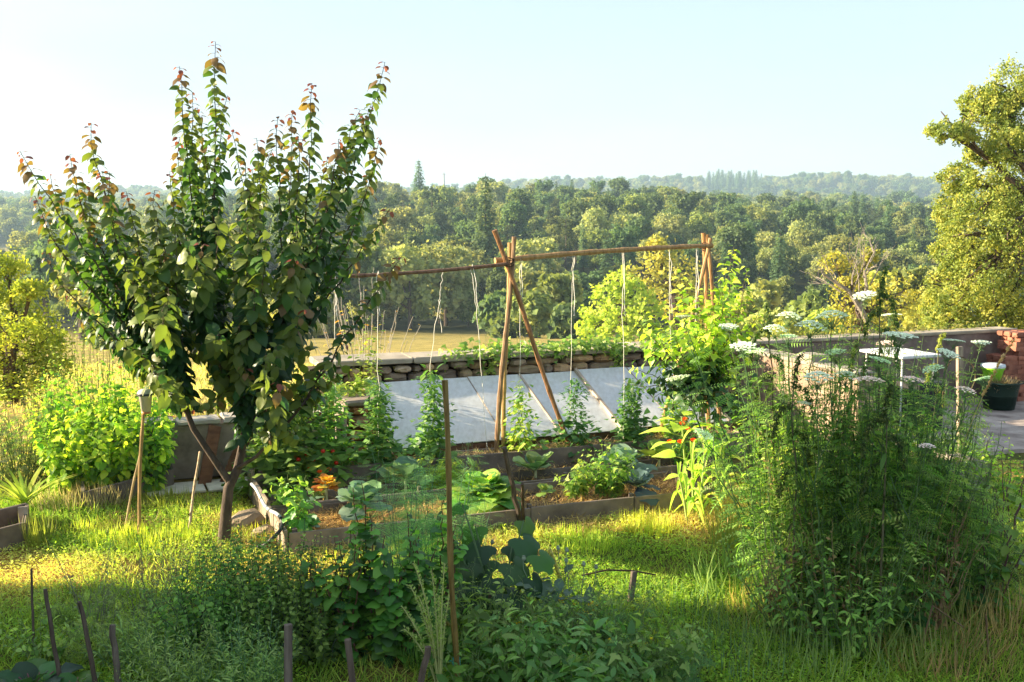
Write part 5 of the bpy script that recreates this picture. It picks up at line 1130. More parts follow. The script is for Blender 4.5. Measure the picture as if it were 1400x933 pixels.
rosette('lettuce', 'bolting orange and yellow lettuce in the middle bed', 'lettuce', bedpt(440, 9.2, .13), 22, .13, [T_CHARD, T_CAB2], [(.50, .26, .03), (.30, .12, .03), (.42, .34, .05)], [0, 1, 2], M_LEAF, (.2, 1.3), stalk=.14)
def bushy(name, label, cat, base, w, h, n, size, tpl, key, classes, mat, nst=10, single=0, group=None, cls=None, droop=.35, stemcol=(.12, .16, .05), depth=None, shape=.0, stemr=.004, sp=None, mid=.6, fwd=.35, rest='foliage'):
    "a bush of arching stems with leaves all along them"
    pl = Plant(name, label, cat, base, group); b = Vector(base); depth = depth or w
    cls = cls or (lambda td, pos, n_: rng.integers(0, len(classes), n_)); S2 = []
    for i in range(nst):
        a = random.uniform(0, 6.28); r = math.sqrt(random.random()); tx = math.cos(a) * w * .5 * r; ty = math.sin(a) * depth * .5 * r; tz = h * random.uniform(.45, 1.05) * (1 - shape * r * r)
        S2.append((b + Vector((tx * .25, ty * .25, -.01)), b + Vector((tx * mid, ty * mid, tz * .65)), b + Vector((tx, ty, tz))))
    tot = sum((s_[2] - s_[0]).length for s_ in S2); leafy_shoots(pl, S2, sp or tot / max(n, 1), size, tpl, key, cls, stemr, droop, stemcol, fwd=fwd)
    return pl.finish(classes, mat, single, rest=rest)
bushy('celery', 'leafy celery clump, bright green, in the right part of the front bed', 'celery', bedpt(835, 8.5, .12), .50, .42, 330, .075, T_COMP, 'cel', CG, M_LEAF, 26)
bushy('celery', 'second lower celery clump left of the tall one', 'celery', bedpt(788, 8.6, .12), .42, .30, 220, .075, T_COMP, 'cel', CG, M_LEAF, 18)
bushy('carrot_row', 'ferny yellow-green carrot tops in the middle bed left of the chard', 'carrots', bedpt(605, 9.3, .13), .8, .24, 220, .13, T_FERN, 'fern', [(.14, .24, .03), (.26, .34, .05)], M_SOFT, 26, depth=.3)
bushy('turnip', 'leafy turnip tops at the left end of the front bed', 'turnips', bedpt(400, 8.4, .12), .32, .32, 80, .11, T_CHARD, 'ch', CG, M_LEAF, 12)
bushy('turnip', 'leafy tops behind the grass at the left end of the middle bed', 'turnips', bedpt(385, 9.1, .13), .34, .26, 80, .10, T_CHARD, 'ch', CG, M_LEAF, 12)
bushy('strawberry_plant', 'low strawberry-like plant in the middle bed right of the small cabbage', 'strawberry plant', bedpt(935, 9.45, .14), .5, .24, 130, .08, T_COMP, 'cel', CG, M_LEAF, 16)
bushy('potato_plant', 'loose green plant in the middle bed behind the blue-grey cabbage', 'potato plant', bedpt(975, 9.4, .14), .5, .4, 140, .09, T_OVAL, 'ov', CG, M_LEAF, 12)
# tomatoes trained up strings: one model, copied along the bed
TOMC = [(.11, .21, .05), (.18, .28, .06), (.06, .13, .04), (.34, .38, .07)]
def tomato(label, base, h, w, n, seed, cls=(0, 1, 2)):
    random.seed(seed); pl = Plant('tomato_plant', label, 'tomato plant', base, 'tomato plants strung up under the bamboo rail'); b = Vector(base)
    st = [b + Vector((.02 * math.sin(k * 1.3 + seed), .02 * math.cos(k), h * k / 8)) for k in range(9)]; tube(pl.stem, st, [.009, .006, .003], 6, (.14, .2, .06))
    n = int(n * .8); w *= 1.25; pos, dr, t, L = along(st, n, .8, .02, 1.); out = around(dr); f = t / L; ln = w * rng.uniform(.6, 1.25, n) * (.55 + .6 * np.sin(np.clip(f * 1.15 + .25, 0, 1) * math.pi)) * .80 * np.where(f > .93, .5, 1)
    d = nrm(out + A([0, 0, .15]) - A([0, 0, .9]) * rng.uniform(.1, 1.1, (n, 1))); pl.leaves('tom', T_TOM, pos, frames(d, roll=rng.normal(0, .4, n)), ln * rng.uniform(.7, 1.2, n), rng.choice(cls, n))
    d2 = nrm(out * .8 + rng.normal(0, .5, out.shape)); pl.leaves('tl', T_OVAL, pos + out * w * .22, frames(d2), np.full(n, .085) * rng.uniform(.6, 1.2, n), rng.choice(cls, n))
    return pl.finish(TOMC, M_LEAF, 0)
for px_, v_, h, w, n, sd, lb, cs in ((515, 10.04, .85, .30, 150, 1, 'tall strung tomato plant in front of the masonry pier', (0, 1, 2)), (590, 10.04, .92, .27, 150, 2, 'dense tall tomato plant left of the foreground cane', (0, 1, 2)), (712, 10.05, .72, .30, 70, 3, 'sparse yellowing tomato plant just right of the tripod', (1, 3, 3, 0)),
                                     (787, 10.05, .75, .30, 84, 4, 'thin dark tomato plant behind the slanting tripod pole', (0, 2, 2)), (865, 10.05, .70, .26, 150, 5, 'dense dark tomato plant at the right end of the glazed frame', (0, 2, 2)), (925, 10.05, .60, .30, 90, 6, 'tomato plant behind the sunflower', (0, 1, 3)),
                                     (448, 10.04, .95, .36, 130, 7, 'tomato plant left of the pier, next to the ripe ones', (0, 1)), (405, 10.02, .9, .40, 150, 8, 'leftmost visible tomato plant with ripe red fruit', (0, 2, 1)), (362, 10.02, .8, .4, 110, 9, 'tomato plant at the left end of the bed behind the apricot leaves', (0, 1, 2))):
    t_ = tomato(lb, bedpt(px_, v_, .17), h, w, n, sd, cs)
    if sd in (8, 7):
        for k in range(9 if sd == 8 else 4):
            q = MB(); rr = .022; a = np.linspace(0, math.pi, 6); c_ = t_.location + Vector((random.uniform(-.05, .24), -.14 + random.uniform(-.05, .05), random.uniform(.14, .33) - (.0 if sd == 8 else .03)))
            lathe(q, c_, [(math.sin(w_) * rr + .0001, -math.cos(w_) * rr * .88) for w_ in a], 10); q.build('tomato', M_TOM if 'M_TOM' in globals() else globals().setdefault('M_TOM', plastic('ripe_tomato', (.62, .035, .012), .3)), t_, smooth=True)
random.seed(5)
# red marigolds behind the sunflower
def blossom(c, r, parent, mat, n=12, layers=2, up=(0, -.5, 1), name='flower', cols=((.7, .05, .01), (.85, .2, .02))):
    q = MB(); u_ = nrm(A(up)); fr0 = frames(u_[None])[0]
    for l in range(layers):
        for i in range(n):
            a = i * 6.283 / n + l * .3; d = fr0[:, 0] * math.cos(a) + fr0[:, 2] * math.sin(a) + u_ * (.25 + .5 * l); scatter(q, T_OVAL, A(tuple(c))[None], frames(d[None], u_), A([r * (1 - .25 * l)]), A(cols[(i + l) % 2]))
    return q.build(name, mat, parent)
mg = bushy('marigold', 'bushy marigold with red-orange flowers behind the maize and sunflower', 'marigold', bedpt(935, 9.75, .16), .5, .42, 130, .07, T_FERN, 'fern', [(.05, .11, .03), (.10, .18, .04)], M_SOFT, 18)
for px_, py_ in ((933, 579), (940, 586), (948, 602), (930, 604), (916, 604), (936, 573), (975, 606)): blossom(at(px_, py_, 10.0), .032, mg, M_PETAL)
mg = bushy('marigold', 'low marigold among ripe tomatoes at the left end of the beds', 'marigold', bedpt(455, 9.88, .16), .35, .22, 60, .06, T_FERN, 'fern', [(.05, .11, .03), (.10, .18, .04)], M_SOFT, 12)
for px_, py_ in ((424, 640), (437, 645), (450, 642)): blossom(at(px_, py_, 9.75), .026, mg, M_PETAL)
# sunflower and maize in the sun
sf = Plant('sunflower_plant', 'young sunflower with large lime leaves beside the maize', 'sunflower', gr(941, 700)); b = sf.base
st = [b, at(938, 650, 9.3), at(934, 600, 9.3), at(932, 570, 9.3)]; tube(sf.stem, st, [.014, .010, .007], 7, (.2, .28, .08))
for f, a, s_ in ((.98, 1.2, .10), (.95, 3.0, .14), (.93, -.2, .14), (.9, 4.4, .17), (.86, .6, .20), (.82, 2.6, .22), (.76, -.5, .20), (.72, 3.4, .20), (.64, .4, .17), (.58, 2.4, .17), (.5, 5.2, .14), (.4, 3.1, .12)):
    p = along(st, 40, 0)[0][int(f * 39)]; d = nrm(A([math.cos(a), math.sin(a) * .7 - .25, .30 - .3 * (1 - f)])); tube(sf.stem, [p, p + d * s_ * .5], [.004, .003], 4, (.2, .28, .08)); sf.leaves('sun', leaf_tpl([.34, .42, .34, .18], .2, .35), (p + d * s_ * .45)[None], frames(d[None], roll=A([random.uniform(-.3, .3)])), A([s_ * 1.25]), random.choice([0, 1]))
sf.finish([(.34, .50, .07), (.44, .56, .08)], M_LEAF, 40)
def maize(label, base, h, n, lean, seed):
    random.seed(seed); pl = Plant('maize_plant', label, 'maize', base, 'maize plants in the sun at the end of the beds'); b = Vector(base); st = [b, b + Vector((lean * .4, 0, h * .5)), b + Vector((lean, 0, h))]; tube(pl.stem, st, [.014, .012, .005], 7, (.22, .28, .08))
    pos = along(st, n, .2, .05, 1)[0]
    for i, p in enumerate(pos):
        a = (i % 2) * math.pi + random.uniform(-.5, .5) + seed; L = random.uniform(.28, .45); d = A([math.cos(a), math.sin(a) * .6, 0]); q = MB(); m = 9; V = []; w0 = random.uniform(.032, .048)
        up0 = random.uniform(1.0, 1.8)
        for k in range(m):
            t = k / (m - 1); c_ = p + d * L * (t * .75) + A([0, 0, L * (up0 * t * (1 - t * .95) - .25 * t * t)]); w = w0 * math.sin(min(1, t * 1.6 + .25) * math.pi / 2) * (1 - t ** 3); sd = A([-d[1], d[0], 0]); V += [c_ - sd * w + A([0, 0, w * .5]), c_, c_ + sd * w + A([0, 0, w * .5])]
        F = [[k * 3 + j_, k * 3 + j_ + 1, k * 3 + j_ + 4, k * 3 + j_ + 3] for k in range(m - 1) for j_ in (0, 1)]; q.add(A(V), F, random.choice([(.38, .50, .08), (.28, .42, .07), (.50, .54, .13)])); q.build('leaf', M_GRASS, pl.th, smooth=True)
    return pl.finish([(.2, .3, .05)], M_LEAF)
maize('maize plant nearest the bed corner, just left of the sunflower stem', gr(948, 708), .50, 8, -.02, 1); maize('middle maize plant with arching tips', gr(957, 712), .62, 9, .03, 2); maize('maize plant leaning right, next to the carrot clump', gr(978, 708), .66, 9, .05, 3)
maize('short maize plant farthest back behind the sunflower', gr(984, 700), .5, 7, -.02, 4); maize('lowest maize plant with one long leaf bowing left', gr(940, 716), .42, 6, -.08, 5)
# dry pea stalks and a stick behind
# ================================================================ VINES ON THE WALL, WEEDS BEHIND
def vine(label, path, n, w, size, cols, tpl=T_COMP, key='vn', single=0):
    pl = Plant('trailing_vine', label, 'vine', path[0]); P = [Vector(p) for p in path]; tube(pl.stem, wob(P, .02), .005, 4, (.14, .18, .06), cap=False); pos, dr, t, L = along(P, n, 3)
    off = rng.normal(0, 1, (n, 3)) * [w, w * .6, w * .55]; d = rng.normal(size=(n, 3)) * [1, .7, .5] + A([0, -.5, -.2]); pl.leaves(key, tpl, pos + off, frames(d, (0, -.6, 1)), rng.uniform(.6, 1.2, n) * size, rng.integers(0, len(cols), n)); return pl.finish(cols, M_LEAF, single)
VC = [(.10, .19, .04), (.2, .31, .06), (.32, .40, .09)]
wp = lambda u, z, v=11.68: UV(u, v, z)
vine('trailing squash vine spilling over the wall left of the tripod', [wp(3.85, 1.0), wp(4.2, 1.04), wp(4.6, 1.05), wp(4.95, 1.02), wp(5.2, .98)], 260, .10, .085, VC); vine('trailing vine hanging down the stones left of the tripod', [wp(4.35, 1.0, 11.60), wp(4.3, .88, 11.58), wp(4.25, .76, 11.56)], 45, .05, .07, VC)
vine('dense vine over the wall right of the tripod', [wp(5.1, 1.02), wp(5.5, 1.05), wp(5.9, 1.03), wp(6.1, .98)], 300, .09, .085, VC); vine('vine tip hanging down the wall below the right rail string', [wp(5.85, 1.0, 11.62), wp(5.9, .85, 11.58), wp(5.95, .75, 11.56)], 50, .04, .07, VC)
vine('leafy vine on the wall top behind the pear tree', [wp(6.35, 1.0), wp(6.7, 1.04), wp(7.1, 1.03), wp(7.6, 1.0)], 300, .10, .09, VC); vine('low green creeper along the capping of the rendered wall', [wp(8.2, 1.0, 11.85), wp(9.2, 1.01, 11.85), wp(10.4, 1.0, 11.85), wp(11.8, 1.02, 11.85)], 420, .06, .05, [(.16, .22, .04), (.30, .30, .07)])
vine('bright creeper rooted on top of the masonry pier', [UV(2.45, 11.05, .74), UV(2.6, 11.1, .80), UV(2.8, 11.2, .78)], 120, .07, .08, [(.16, .24, .04), (.26, .32, .06)])
def weeds(name, label, cat, base, w, h, nst, n, size, tpl, key, classes, mat, **k): return bushy(name, label, cat, base, w, h, n, size, tpl, key, classes, mat, nst, **k)
DRY = [(.45, .33, .12), (.34, .26, .08), (.22, .22, .06)]
weeds('dry_weed', 'clump of dry golden weeds beyond the wall left of the tripod', 'weeds', Vector((at(648, 470, 15).x, 15, -.25)), 1.0, 1.15, 40, 420, .05, T_DIA, 'd', DRY, M_SOFT, droop=.1)
weeds('dry_weed', 'tall seeding weed stalks beyond the wall right of the tripod', 'weeds', Vector((at(725, 470, 15).x, 15, -.25)), .7, 1.6, 12, 160, .05, T_DIA, 'd', [(.18, .20, .06), (.30, .28, .09)], M_SOFT, droop=.1)
b = at(500, 480, 13.2); b.z = -.25
weeds('shrub', 'thin twiggy shrub with orange and yellow leaves beyond the pier', 'shrub', b, 1.5, 2.1, 34, 230, .07, T_OVAL, 'ov', [(.45, .28, .05), (.40, .14, .04), (.24, .26, .05)], M_LEAF, stemcol=(.42, .36, .30), stemr=.008)
weeds('climbing_plant', 'bright green climbing stems above the pier, behind the thin rail', 'climbing plant', UV(2.75, 11.3, .1), .55, 1.55, 16, 380, .075, T_OVAL, 'ov', [(.12, .2, .03), (.24, .30, .05), (.32, .34, .06)], M_LEAF)
weeds('climbing_plant', 'yellow-green leafy stems right behind the pier at the wall end', 'climbing plant', UV(2.3, 11.5, .0), .8, 1.15, 18, 300, .07, T_OVAL, 'ov', [(.12, .2, .03), (.26, .30, .05)], M_LEAF)
# ================================================================ LEFT SIDE
weeds('climbing_plant', 'tangled green climber over the low grey wall, right of the planks', 'climbing plant', UV(1.75, 10.75, 0), .75, .75, 22, 380, .06, T_OVAL, 'ov', [(.08, .15, .03), (.16, .24, .05), (.24, .30, .06)], M_SOFT)
weeds('tall_weed', 'wild weeds at the left end of the low grey wall, behind the lamp cane', 'weeds', UV(.55, 10.75, 0), .5, .8, 18, 240, .05, T_LONG, 'lg', [(.08, .13, .04), (.16, .20, .06)], M_SOFT)
BEAN = [(.12, .23, .035), (.24, .35, .05), (.38, .45, .06), (.07, .14, .035)]
for px_, py_, w, h, n, lb in ((205, 672, .75, .85, 460, 'tallest bean bush, glowing yellow-green behind the lamp cane'), (150, 678, .85, .95, 460, 'bean bush in the middle of the bean bed, left of the lamp'), (95, 680, .8, .85, 380, 'bean bush at the left of the bean bed'),
                              (180, 655, .8, 1.0, 380, 'bean bush at the back, behind the lamp cup'), (120, 655, .9, 1.0, 340, 'bean bush at the back of the bean bed, in the middle'), (85, 660, .35, 1.2, 200, 'narrow tall bean column at the left of the bed'), (165, 662, .32, 1.25, 200, 'narrow tall bean column left of the lamp cup'), (222, 664, .30, 1.1, 180, 'narrow tall bean column right of the lamp cane'), (128, 668, .3, 1.15, 180, 'narrow tall bean column in the middle of the bed')):
    weeds('bean_bush', lb, 'bean bush', gr(px_, py_), w, h, 26, int(n * 2), .068, T_ROUND, 'bn', BEAN, M_SOFT, single=60, droop=.6, group='bean bushes in the left bed')
weeds('shrub', 'grey-green feathery shrub at the left edge', 'shrub', gr(25, 668), 1.3, .95, 60, 900, .10, T_FERN, 'fern', [(.045, .07, .04), (.08, .11, .06), (.14, .17, .09)], M_SOFT, droop=.2)
weeds('shrub', 'second grey-green feathery shrub, behind the iris-like leaves', 'shrub', gr(75, 660), .9, .75, 40, 500, .10, T_FERN, 'fern', [(.04, .065, .035), (.08, .11, .06)], M_SOFT, droop=.2)
weeds('shrub', 'small reddish-leaved shrub on the low grey wall right of the lamp', 'shrub', UV(.62, 11.4, .0), .7, .95, 20, 300, .06, T_OVAL, 'ov', [(.14, .18, .03), (.30, .14, .05), (.30, .30, .05)], M_LEAF)
weeds('shrub', 'yellow-green shrub behind the low grey wall under the apricot', 'shrub', UV(1.6, 11.6, .0), .9, .95, 18, 260, .06, T_OVAL, 'ov', [(.14, .2, .03), (.28, .30, .06)], M_LEAF)
weeds('shrub', 'dark-leaved plant at the foot of the low grey wall', 'shrub', UV(.48, 10.6, .0), .35, .5, 14, 160, .05, T_OVAL, 'ov', [(.03, .06, .02), (.06, .10, .03)], M_LEAF)
for px_, D_, w, h, n, lb in ((35, 11.2, 1.3, .95, 520, 'sunny yellow-green shrub behind the feathery shrubs, far left'), (150, 11.6, 1.1, .95, 460, 'sunny yellow-green shrub behind the bean bushes'), (215, 11.7, .8, .9, 300, 'sunny leafy shrub behind the lamp cup')):
    weeds('shrub', lb, 'shrub', Vector(((px_ - 700) / 1500 * D_, D_, 0)), w, h, 26, n, .07, T_OVAL, 'ov', [(.16, .28, .04), (.30, .40, .06), (.42, .46, .07)], M_SOFT)
for px_, D_, h, w, lb, cc in ((100, 12.2, 1.5, .7, 'tall pale flowering weeds behind the bean bed, left group', [(.24, .28, .07), (.40, .38, .14), (.14, .2, .04)]), (135, 12.6, 1.55, .6, 'tall pale flowering weeds behind the bean bed, right group', [(.26, .30, .07), (.44, .40, .16), (.14, .2, .04)]), (60, 12.0, 1.1, .7, 'lower golden weeds behind the feathery shrubs', [(.30, .30, .08), (.2, .25, .05)])):
    b = at(px_, 600, D_); b.z = 0; weeds('tall_weed', lb, 'weeds', b, w, h, 26, 420, .055, T_DIA, 'd', cc, M_SOFT, droop=.1, mid=.8)
None if 1 else tuft('iris_clump', 'clump of arching lime sword-shaped leaves at the left edge', 'iris', gr(32, 700) + Vector((0, 0, .0)), 34, .52, .034, [(.18, .26, .04), (.34, .38, .07)], .05, .7, T_BLADE, curl=.5) if False else None
pl = Plant('iris_clump', 'clump of arching lime sword-shaped leaves at the left edge', 'iris', gr(34, 700))
n = 30; a = rng.uniform(0, 6.28, n); d = nrm(np.stack([np.cos(a) * .8, np.sin(a) * .5, rng.uniform(.6, 1.5, n)], -1)); pl.leaves('bl', leaf_tpl([.035, .045, .042, .036, .022], .4, .45), A(tuple(pl.base)) + rng.normal(0, .02, (n, 3)) * [1, 1, .1] + A([0, 0, .05]), frames(d), rng.uniform(.30, .5, n), rng.integers(0, 2, n)); tube(pl.stem, [pl.base, pl.base + Vector((0, 0, .1))], .02, 6); pl.finish([(.22, .31, .05), (.36, .40, .08)], M_GRASS, 40)
tuft('dry_lavender', 'dry tan lavender mound in front of the bean bed', 'lavender', gr(95, 694), 420, .22, .006, [(.20, .22, .10), (.48, .38, .24)], .3, 1.0, curl=2); tuft('dry_lavender', 'second dry tan lavender mound, nearer the lamp', 'lavender', gr(137, 690), 300, .2, .006, [(.22, .22, .10), (.48, .38, .24)], .26, 1.0, curl=2)
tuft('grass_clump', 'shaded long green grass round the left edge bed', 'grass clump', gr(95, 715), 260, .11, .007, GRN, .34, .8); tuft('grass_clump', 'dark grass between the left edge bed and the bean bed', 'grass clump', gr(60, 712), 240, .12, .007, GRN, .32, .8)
# ================================================================ WILD CARROT CLUMP AT THE RIGHT
def umbel_mb(seed, dome=.45, rays=30, tone=(.68, .73, .64), dens=34, closed=0.):
    g_ = np.random.default_rng(seed); q = MB(); P = []; 
    for i in range(rays):
        f = math.sqrt((i + .5) / rays); a = i * 2.39996; r = f * (1 - closed * .45); z = dome * (1 - f * f) + closed * .9 * f
        e = A([math.cos(a) * r, math.sin(a) * r, z]); tube(q, bez((0, 0, -.75), (e[0] * .6, e[1] * .6, -.25 + z * .2), e, 4), .012, 3, (.10, .16, .07), 1, cap=False)
        k = dens; an = g_.uniform(0, 6.28, k); rr = np.sqrt(g_.uniform(0, 1, k)) * (.17 - .05 * f); pos = e + np.stack([np.cos(an) * rr, np.sin(an) * rr, g_.uniform(-.02, .035, k)], -1)
        nn = nrm(np.stack([g_.normal(0, .35, k), g_.normal(0, .35, k), np.ones(k)], -1)); tg = nrm(np.cross(nn, g_.normal(size=(k, 3)))); fr = np.stack([np.cross(tg, nn), tg, nn], -1)
        scatter(q, T_QUAD, pos, fr, .085 * g_.uniform(.7, 1.3, k), A(tone) * g_.uniform(.75, 1.15, (k, 1)), 0)
    for i in range(9):
        a = i * .7; scatter(q, T_LONG, A([[0, 0, -.74]]), frames(A([[math.cos(a), math.sin(a), .1]])), A([.5]), (.08, .14, .05), 1)
    return q
UM = [umbel_mb(1).mesh('umbel', [M_PETAL, M_STEM]), umbel_mb(2, .12, 26).mesh('umbel', [M_PETAL, M_STEM]), umbel_mb(3, .30, 28, (.86, .76, .74), 18).mesh('umbel', [M_PETAL, M_STEM]),
      umbel_mb(4, .30, 28, (.60, .74, .52), 16, .25).mesh('umbel', [M_PETAL, M_STEM]), umbel_mb(5, .25, 24, (.14, .22, .10), 8, .9).mesh('umbel', [M_PETAL, M_STEM])]
CARC = [(.10, .175, .045), (.15, .24, .06), (.24, .31, .09), (.07, .11, .035)]
T_LANCE2 = leaf_tpl([.15, .2, .13], .3, .4)
T_HAIR = feather_tpl(9, .25, .26, .035)
CAR = [  # px, py, width px, D, kind, tilt, base px, label
 (1078, 441, 30, 7.1, 0, (0, 0), 1100, 'white umbel highest of the left group, next to the pear shoots'), (1108, 456, 36, 6.7, 0, (.1, 0), 1120, 'broad domed white umbel in the left group, over a leafy stem'), (1137, 443, 38, 6.7, 0, (-.1, 0), 1150, 'large white umbel beside the closed green one'),
 (1153, 440, 15, 6.8, 4, (0, 0), 1160, 'closed green bird-nest umbel in the top row'), (1060, 458, 28, 6.9, 0, (-.2, .1), 1090, 'white umbel leaning left, below the highest of the left group'), (1077, 469, 26, 7.0, 3, (0, .1), 1105, 'greenish umbel hanging under the leftmost white ones'),
 (1016, 481, 32, 6.9, 1, (-.35, 0), 1085, 'flat white umbel leaning far left at the top of the pale pole'), (1034, 490, 28, 7.0, 3, (-.2, 0), 1090, 'pale greenish umbel just right of the pale pole top'), (1117, 526, 36, 6.4, 0, (-.1, 0), 1130, 'thick domed white umbel in the middle row, left'),
 (1156, 522, 30, 6.6, 0, (.1, 0), 1150, 'white domed umbel in the middle row beside the thick one'), (1142, 492, 30, 6.7, 3, (.15, .1), 1150, 'open greenish white umbel below the top row, above the sunny wall'), (1188, 530, 38, 6.4, 2, (.1, 0), 1185, 'wide pinkish faded umbel in the middle row'),
 (1231, 468, 40, 6.3, 1, (.15, -.05), 1205, 'widest white umbel in front of the white table'), (1216, 437, 26, 6.9, 1, (.15, 0), 1205, 'small flat white umbel at the top right, beside the tallest tassels'), (1202, 503, 30, 6.5, 3, (.2, .2), 1190, 'loose pale green umbel left under the white table'),
 (1276, 514, 28, 6.4, 3, (.5, .2), 1225, 'tilted greenish white umbel right of the table'), (1304, 472, 26, 6.6, 1, (.2, 0), 1245, 'flat white umbel in front of the wooden post'), (1341, 474, 24, 6.7, 1, (.1, 0), 1255, 'rightmost high white umbel against the brown wall'),
 (1297, 490, 28, 6.4, 1, (.55, .0), 1240, 'white umbel seen edge-on, below the one at the post'), (1182, 411, 30, 6.8, 1, (-.45, 0), 1175, 'highest white umbel of all, tilted against the valley'), (1246, 527, 30, 6.5, 2, (.1, .1), 1215, 'pink-brown umbel right of the wide faded one'),
 (1267, 615, 20, 6.2, 2, (.1, 0), 1235, 'small low pink umbel above the concrete planter'), (1320, 540, 26, 6.6, 2, (.3, .1), 1255, 'faded pink umbel in front of the dark green tub'), (1345, 527, 26, 6.7, 3, (.4, .1), 1265, 'drooping greenish umbel right in front of the tub'),
 (926, 524, 30, 7.2, 1, (-.5, .1), 1075, 'white umbel leaning far left across the glazed frame'), (935, 437, 18, 7.4, 1, (-.3, 0), 1070, 'small white umbel among the pear leaves, high up'), (996, 452, 24, 7.4, 1, (-.3, 0), 1080, 'flat white umbel half hidden among pear shoots, upper'),
 (960, 604, 30, 7.0, 3, (-.6, .2), 1075, 'greenish umbel arching low to the left in front of the pear trunk'), (1100, 555, 18, 6.6, 1, (0, 0), 1120, 'small flat umbel under the thick domed one'), (1215, 478, 30, 6.9, 2, (0, 0), 1200, 'shadowed umbel behind the widest one')]
random.seed(21)
for px_, py_, w, D_, k, tilt, bpx, lb in CAR:
    top = at(px_, py_, D_); bp = gr(bpx + random.uniform(-25, 25), random.uniform(800, 850)); bp.y = D_ + random.uniform(-.15, .25)
    bp.x = (bpx - 700) / 1500 * bp.y; bp.z = 0
    pl = Plant('wild_carrot', 'wild carrot: ' + lb, 'wild carrot', bp, 'wild carrots in the tall clump'); mid = Vector((top.x * .55 + bp.x * .45, (top.y + bp.y) / 2, top.z * .52)) + Vector((random.uniform(-.06, .06), 0, 0))
    st = wob(bez(bp, mid, top, 14), .011, 1); st[-1] = A(tuple(top)); tube(pl.stem, st, [.006, .0045, .003], 5, (.08, .13, .045))
    n = 64; pos, dr, t, L = along(st, n, .6, .05, .95); out = around(dr); d = nrm(out + A([0, 0, .35]) - A([0, 0, .5]) * rng.uniform(0, 1, (n, 1)))
    pl.leaves('car', T_FERN, pos, frames(d, roll=rng.normal(0, .4, n)), .17 * (1.15 - .55 * t / L) * rng.uniform(.7, 1.3, n), rng.integers(0, 4, n))
    for j_ in range(3):
        f = random.uniform(.45, .8); p0 = along(st, 50, 0)[0][int(f * 49)]; a = random.uniform(0, 6.28); e = p0 + A([math.cos(a) * .12, math.sin(a) * .12, random.uniform(.12, .3)]); tube(pl.stem, bez(p0, (p0 + e) / 2 + A([0, 0, -.03]), e, 5), [.004, .0025], 4, (.07, .12, .05), cap=False)
        pl.leaves('car', T_FERN, e[None], frames(A([[math.cos(a), math.sin(a), .3]])), A([.11]), 1)
    pl.finish(CARC, M_SOFT, 0)
    o = bpy.data.objects.new('umbel', UM[k]); C.objects.link(o); o.parent = pl.th; r_ = w / 2 / 1500 * D_ * 1.12; o.scale = (r_, r_, r_ * (1.0 if k != 4 else 1.5)); o.location = top - pl.base + Vector((0, 0, r_ * .4)); o.rotation_euler = (tilt[1] * .6 + random.uniform(-.1, .1), tilt[0] * .7, random.uniform(0, 6))
# feathery mass round the stems
for px_, py_, w, h, nst, n, lb in ((1120, 838, 1.15, 1.62, 60, 1950, 'dense feathery green mass at the left of the tall clump'), (1200, 858, 1.2, 1.75, 66, 2150, 'dense feathery green mass in the middle of the tall clump'), (1270, 840, 1.1, 1.35, 50, 1901, 'feathery green mass at the right of the tall clump'),
                                   (1080, 800, .8, .85, 30, 800, 'lower feathery growth at the pale pole, left side of the clump'), (1320, 830, .9, .75, 30, 800, 'low feathery growth at the right foot of the clump'), (1180, 800, 1.5, 1.95, 44, 1251, 'tall thin feathery shoots at the back of the clump')):
    bushy('feathery_plant', lb, 'feathery plant', gr(px_, py_), w, h, int(n * (1 if n % 3 else 1.6)), .115 if n % 3 else .07, T_FERN if n % 3 else T_LONG, 'fern' if n % 3 else 'lng', CARC, M_SOFT, nst, depth=.75, droop=.25, stemcol=(.06, .10, .04), shape=.2, mid=.7)
for px_, py_, w, h, n, lb in ((1145, 868, .9, .55, 220, 'broad-leaved weeds at the front foot of the clump, left'), (1225, 876, .9, .5, 220, 'broad-leaved weeds at the front foot of the clump, right'), (1340, 850, .8, .6, 180, 'dark broad-leaved weeds at the right edge')):
    bushy('broadleaf_weed', lb, 'weeds', gr(px_, py_), w, h, n, .075, T_OVAL, 'ov', [(.03, .07, .02), (.06, .12, .03), (.10, .16, .04)], M_SOFT, 22, depth=.5)
for px_, D_, w, h, n, lb, sz in ((1085, 6.9, .8, 1.85, 1300, 'light green leafy stems at the left of the tall clump', .06), (1150, 6.7, .8, 2.15, 1800, 'light green leafy stems in the middle left of the tall clump', .06), (1215, 6.6, .8, 2.1, 1800, 'light green leafy stems in the middle right of the tall clump', .06), (1285, 6.8, .9, 1.85, 1400, 'light green leafy stems at the right of the tall clump', .06), (1325, 7.0, .7, 1.0, 600, 'yellow-green leafy stems at the right flank of the tall clump', .06), (1180, 6.2, 1.3, .9, 700, 'small-leaved growth covering the front of the tall clump', .055), (1100, 6.5, 1.0, .8, 500, 'small-leaved growth covering the left front of the tall clump', .055)):
    bushy('leafy_weed', lb, 'weeds', Vector(((px_ - 700) / 1500 * D_, D_, 0)), w, h, n, sz, T_LANCE2, 'la2', [(.12, .21, .05), (.18, .28, .065), (.27, .35, .09), (.085, .14, .035)], M_SOFT, 40, depth=.6, droop=.3, shape=.15, stemcol=(.08, .14, .05), mid=.8)
